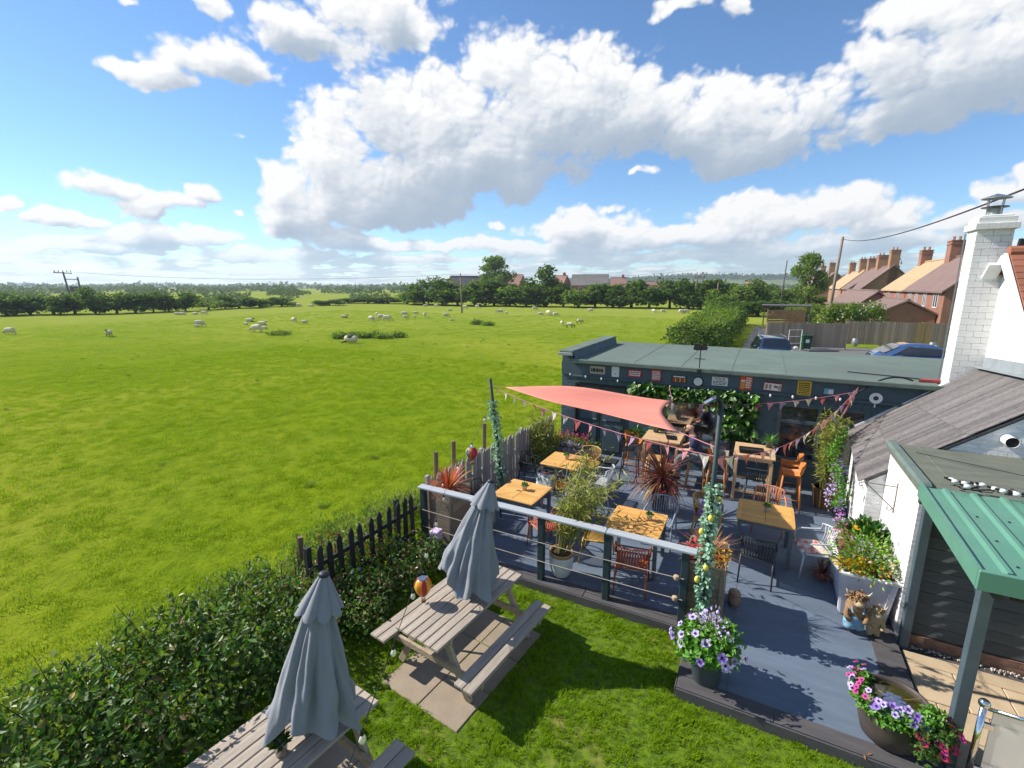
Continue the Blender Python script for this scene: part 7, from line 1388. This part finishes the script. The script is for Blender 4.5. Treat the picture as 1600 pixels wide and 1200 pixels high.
o = thing('primrose_bowl', 'round pot of orange and yellow primroses in the planter', 'flower pot', L(1.72, 8.4, .70), TH); MB().lathe([(.1, 0), (.15, .14), (.16, .16), (.14, .16), (.13, .12)], 18).build('pot', 'terracotta', o, True); spray(o, 'foliage', 420, (0, 0, .2), (.11, .11, .05), .11, 'ivy_leaf', 3, .6, six=True)
q = np.random.default_rng(3); P_ = np.stack([q.uniform(-.16, .14, 9), q.uniform(-.14, .14, 9), q.uniform(.25, .31, 9)], 1); blooms(o, P_, np.tile([-.1, -.3, 1.0], (9, 1)), ['flower_yellow', 'flower_orange', 'flower_orange'], eye='flower_yellow', s=1.3)
o = thing('clay_pot', 'large pink clay pot standing behind the panelled planter', 'pot', L(1.5, 9.0, 0), TH, None, .8); MB().lathe([(.13, 0), (.19, .2), (.2, .5), (.17, .62), (.19, .66), (.15, .66), (.14, .6)], 24).build('body', 'pot_small', o, True); MB().box(-.05, .05, -.206, -.19, .3, .4, .01).build('badge', 'sign_white', o)
o = thing('barrel_pot', 'small banded wooden barrel pot behind the end planter', 'pot', L(.03, 7.0, 0), TH, None, .8); MB().lathe([(.085, 0), (.105, .1), (.1, .26), (.085, .28)], 16).build('body', 'planter_timber', o, True)
for z in (.05, .2): MB().lathe([(.104, z), (.108, z+.01), (.106, z+.03)], 16, cap=False).build('band', 'terracotta', o)
o = thing('doormat', 'dark grey doormat before the shed double door', 'mat', L(-3.5, 11.85, .002), TH); MB().box(-.45, .45, -.22, .22, 0, .018, .006).build('pile', 'chair_dark', o)
o = thing('copper_fern', 'low dark red bronze plant beside the panelled planter', 'plant', L(1.24, 8.35, 0), TH); MB().lathe([(.07, 0), (.09, .12), (.08, .12), (0, .1)], 12).build('pot', 'terracotta', o, True); MB().arr(*blade_block(60, .03, .22, .03, 1.2, 4, .9, 4, (0, 0, .1))).build('leaves', 'red_blade', o)
# artificial wisteria down the lean-to corner
o = thing('wisteria_garland', 'purple wisteria garland hanging at the lean-to corner', 'garland', L(1.62, 10.6, 0), TH); r2 = np.random.default_rng(9); n = 800; t = r2.random(n); P_ = np.stack([.10*np.sin(t*7)+r2.normal(size=n)*.06-.02, .55-.75*(1-t)+r2.normal(size=n)*.09, .45+1.3*t+r2.normal(size=n)*.03], 1); MB().arr(*leaf_block(P_, .06, .6, seed=9)).build('leaves', 'succulent', o, kind='stuff'); MB().tube([(.0, .55-.75*(1-t_), .45+1.3*t_) for t_ in np.linspace(0, 1, 14)], .008, 5).build('vine', 'bark', o)
for k in range(9): spray(o, 'raceme', 46, (r_.uniform(-.14, .08), -.25+.08*k+r_.uniform(-.1, .1), .30+.10*k+r_.uniform(-.08, .06)), (.03, .03, .09), .045, 'flower_purple' if k % 2 else 'flower_lilac', 20+k, .8)
# scroll bracket on the white wall, lamp under the canopy
o = thing('scroll_bracket', 'rusty scrolled iron bracket on the white side wall', 'bracket', L(2.0, 8.35, 1.72), TH); b = MB(); b.tube([(0, 0, 0), (-.42, 0, 0), (-.46, 0, -.02), (-.46, 0, -.06), (-.43, 0, -.07), (-.415, 0, -.045)], .007, 5); b.tube([(-.38, 0, -.005), (-.02, 0, -.34)], .007, 5); b.tube([(-.005, 0, .06), (-.005, 0, -.4)], .008, 5); b.tube([(-.02, 0, -.34), (-.06, 0, -.38), (-.09, 0, -.36), (-.08, 0, -.32)], .006, 5); b.build('ironwork', 'brown_post', o)
o = thing('lamp_cluster', 'small spot lamps fixed below the canopy edge', 'lamp', L(2.42, 5.42, 1.86), TH); MB().beam((-.2, 0, 0), (.25, 0, -.02), .03, .03).build('rail', 'iron', o)
for x in (-.05, .14): MB().lathe([(.012, 0), (.03, -.05), (.036, -.09), (.02, -.1)], 10, (x, 0, -.02)).build('spot', 'bulb_white', o, True)
# chrome post and glass screen on the patio
o = thing('glass_screen', 'chrome posted glass screen at bottom right of the patio', 'glass screen', L(2.14, 5.24, -.04), TH); MB().tube([(0, 0, 0), (0, 0, .86)], .025, 14).build('post', 'chrome', o, True); MB().sphere((0, 0, .90), .045, 16, 10).build('ball', 'chrome', o, True); MB().box(.07, 1.6, -.006, .006, .06, .84, .002).build('pane', 'white_glare_pane', o); MB().tube([(.03, 0, .855), (1.6, 0, .855)], .018, 10).build('top_rail', 'chrome', o, True)
for z in (.2, .68): MB().box(.02, .1, -.014, .014, z-.03, z+.03, .004).build('clamp', 'chrome', o)

# ---- garden statue: two highland cattle
def cow(o, off, s, bodym, cloth, legs):
    def T(p): return (off[0]+p[0]*s, off[1]+p[1]*s, p[2]*s)
    V = [(0, 0, .16), (0, 0, .27), (0, -.01, .34), (0, -.015, .40), (.0, -.02, .46), (.075, -.02, .30), (.10, -.06, .22), (.06, -.11, .17), (-.075, -.02, .30), (-.10, -.06, .22), (-.06, -.11, .17), (.05, -.01, .08), (.05, -.03, .02), (-.05, -.01, .08), (-.05, -.03, .02)]; E_ = [(0, 1), (1, 2), (2, 3), (3, 4), (2, 5), (5, 6), (6, 7), (2, 8), (8, 9), (9, 10), (0, 11), (11, 12), (0, 13), (13, 14)]
    Rr = [.085, .09, .07, .075, .06, .035, .03, .025, .035, .03, .025, .05, .04, .05, .04]
    me = skin_mesh([T(p) for p in V], E_, [q*s for q in Rr], 0, 2, 'body'); put(me, 'body', bodym, o)
    MB().sphere(T((0, -.085, .39)), (.05*s, .045*s, .036*s)).build('snout', 'snout', o, True)
    for x in (-1, 1): MB().tube([T((x*.055, -.01, .45)), T((x*.10, -.02, .47)), T((x*.12, -.03, .52))], [.014*s, .011*s, .004*s], 7).build('horn', 'horn', o, True); MB().sphere(T((x*.085, .0, .42)), (.035*s, .014*s, .02*s)).build('ear', bodym, o, True); MB().sphere(T((x*.03, -.085, .425)), .009*s, 8, 6).build('eye', 'eye_dark', o, True)
    P_, Nn = clump_points(160, [(off[0], off[1]-.02*s, .46*s, .07*s, .07*s, .05*s)], 3, .8); MB().arr(*leaf_block(P_, .05*s, .4, Nn, seed=3, dirs=np.tile([0, -.5, -.6], (len(P_), 1)), jit=.6)).build('fringe', bodym, o)
    if cloth:
        me = skin_mesh([T((0, 0, .15)), T((0, 0, .27)), T((.052, -.012, .08)), T((.052, -.02, .035)), T((-.052, -.012, .08)), T((-.052, -.02, .035))], [(0, 1), (0, 2), (2, 3), (0, 4), (4, 5)], [.095*s, .093*s, .062*s, .06*s, .062*s, .06*s], 0, 2, 'dungarees'); put(me, 'dungarees', cloth, o)
        for x in (-1, 1): MB().tube([T((x*.05, -.088, .28)), T((x*.06, -.05, .35)), T((x*.05, .03, .36)), T((x*.04, .08, .28))], .009*s, 5).build('strap', cloth, o)
o = thing('cattle_statue', 'pair of shaggy highland cattle figures, one in blue dungarees', 'statue', L(1.57, 7.16, 0), TH+.15); cow(o, (-.08, 0), 1.22, 'cow_brown', 'denim', None); cow(o, (.14, -.03), .92, 'cow_tan', None, None)

# ---- seated man
def man(label, loc, rz):
    o = thing('person', label, 'person', loc, rz)
    V = [(0, 0, .83), (0, .03, 1.0), (0, .09, 1.19), (0, .145, 1.33), (0, .185, 1.40), (0, .20, 1.47), (0, .185, 1.54), (.17, .10, 1.25), (.245, .15, 1.02), (.13, .36, .96), (.10, .42, .95), (-.17, .10, 1.25), (-.245, .16, 1.02), (-.11, .36, .97), (-.07, .41, .96), (.10, .05, .82), (.15, .45, .81), (.14, .42, .42), (.145, .52, .34), (-.10, .05, .82), (-.15, .43, .80), (-.14, .36, .40), (-.145, .46, .32)]
    E_ = [(0, 1), (1, 2), (2, 3), (3, 4), (4, 5), (5, 6), (2, 7), (7, 8), (8, 9), (9, 10), (2, 11), (11, 12), (12, 13), (13, 14), (0, 15), (15, 16), (16, 17), (17, 18), (0, 19), (19, 20), (20, 21), (21, 22)]
    Rr = [(.15, .13), (.145, .12), (.155, .115), .06, .062, (.082, .10), (.078, .095), .065, .047, .032, (.04, .022), .065, .047, .032, (.04, .022), .085, .062, .042, .04, .085, .062, .042, .04]
    body = skin_mesh(V, E_, Rr, 0, 2, 'body'); ex_ = MB()
    for sx, hx in ((1, V[10]), (-1, V[14])):   # fingers curl over the lap; the thumb leaves the side of the palm
        for k in range(4): x = hx[0]+sx*(.026-.018*k); ln = (.062, .072, .068, .052)[k]; ex_.tube([(x, hx[1]+.01, hx[2]), (x-sx*.004, hx[1]+ln*.55, hx[2]-.006), (x-sx*.008, hx[1]+ln*.9, hx[2]-.028)], [.0095, .009, .007], 6)
        ex_.tube([(hx[0]-sx*.022, hx[1]-.03, hx[2]), (hx[0]-sx*.05, hx[1]+.0, hx[2]-.004), (hx[0]-sx*.055, hx[1]+.025, hx[2]-.018)], [.011, .010, .008], 6)
    ex_.sphere((0, .305, 1.462), (.016, .022, .022), 8, 6)   # nose
    for s in (-1, 1): ex_.sphere((s*.086, .19, 1.475), (.012, .024, .034), 8, 6)
    bm = bmesh.new(); bm.from_mesh(body); t = ex_.mesh('x', True); bm.from_mesh(t); bm.to_mesh(body); bm.free(); body.polygons.foreach_set('use_smooth', np.ones(len(body.polygons), bool)); put(body, 'body', 'skin', o)
    for s in (-1, 1): MB().sphere((s*.034, .288, 1.49), .011, 8, 6).build('eye', 'eye_dark', o, True)
    MB().box(-.026, .026, .285, .300, 1.425, 1.432).build('mouth', 'beard', o); MB().sphere((0, .225, 1.405), (.066, .072, .045), 12, 8).build('beard', 'beard', o, True)
    sv = [(0, .0, .86), (0, .03, 1.0), (0, .09, 1.19), (0, .125, 1.30), (.175, .10, 1.255), (.235, .145, 1.06), (-.175, .10, 1.255), (-.235, .155, 1.06)]; put(skin_mesh(sv, [(0, 1), (1, 2), (2, 3), (2, 4), (4, 5), (2, 6), (6, 7)], [(.175, .15), (.168, .142), (.175, .135), .088, .085, .068, .085, .068], 0, 2, 'shirt'), 'shirt', 'shirt', o)
    tv = [(0, 0, .83), (.10, .05, .82), (.15, .44, .81), (.14, .42, .45), (-.10, .05, .82), (-.15, .42, .80), (-.14, .36, .43)]; put(skin_mesh(tv, [(0, 1), (1, 2), (2, 3), (0, 4), (4, 5), (5, 6)], [(.165, .125), .102, .08, .062, .102, .08, .062], 0, 2, 'trousers'), 'trousers', 'trousers', o)
    for x, y, z in (V[18], V[22]): MB().sphere((x, y-.02, z-.01), (.05, .13, .045), 12, 8).build('shoe', 'shoe', o, True)
man('bald man in dark checked shirt and grey trousers sitting at bar table', L(-1.0, 10.98, .0), TH+PI/2+.15)
# small litter on deck and lawn
for k, (u, v) in enumerate(((1358, 1178), (1350, 1183), (1235, 1122), (672, 1188), (1020, 1000))):
    o = MB().quad((-.03, -.008, 0), (.0, -.014, .006), (.035, 0, .002), (0, .012, .008)).build('fallen_leaf', 'tan_blade', loc=gp(u, v, .016 if k in (0, 1, 2) else -.085), rot=(0, 0, k)); tag(o, ('larger dry leaf on the front deck border', 'smaller dry leaf just below another on the deck border', 'dry leaf on the border board left of the tub', 'dry leaf on the lawn near bottom centre', 'dry leaf on the lawn below the railing')[k], 'leaf', 'fallen leaves')

# ================================================================ air
hz = MB().box(-3200, 3200, -40, 3600, -3, 60).build('haze', 'far_field', kind='stuff')
hm = bpy.data.materials.new('haze'); hm.use_nodes = True; hm.node_tree.nodes.clear(); t = NT(hm.node_tree)
pv = hm.node_tree.nodes.new('ShaderNodeVolumePrincipled'); pv.inputs['Color'].default_value = (.72, .82, .95, 1); pv.inputs['Density'].default_value = .00028; pv.inputs['Anisotropy'].default_value = .2
ho = hm.node_tree.nodes.new('ShaderNodeOutputMaterial'); hm.node_tree.links.new(pv.outputs[0], ho.inputs['Volume']); hz.material_slots[0].material = hm
hz['label'] = 'thin summer haze over the fields'; hz['category'] = 'haze'
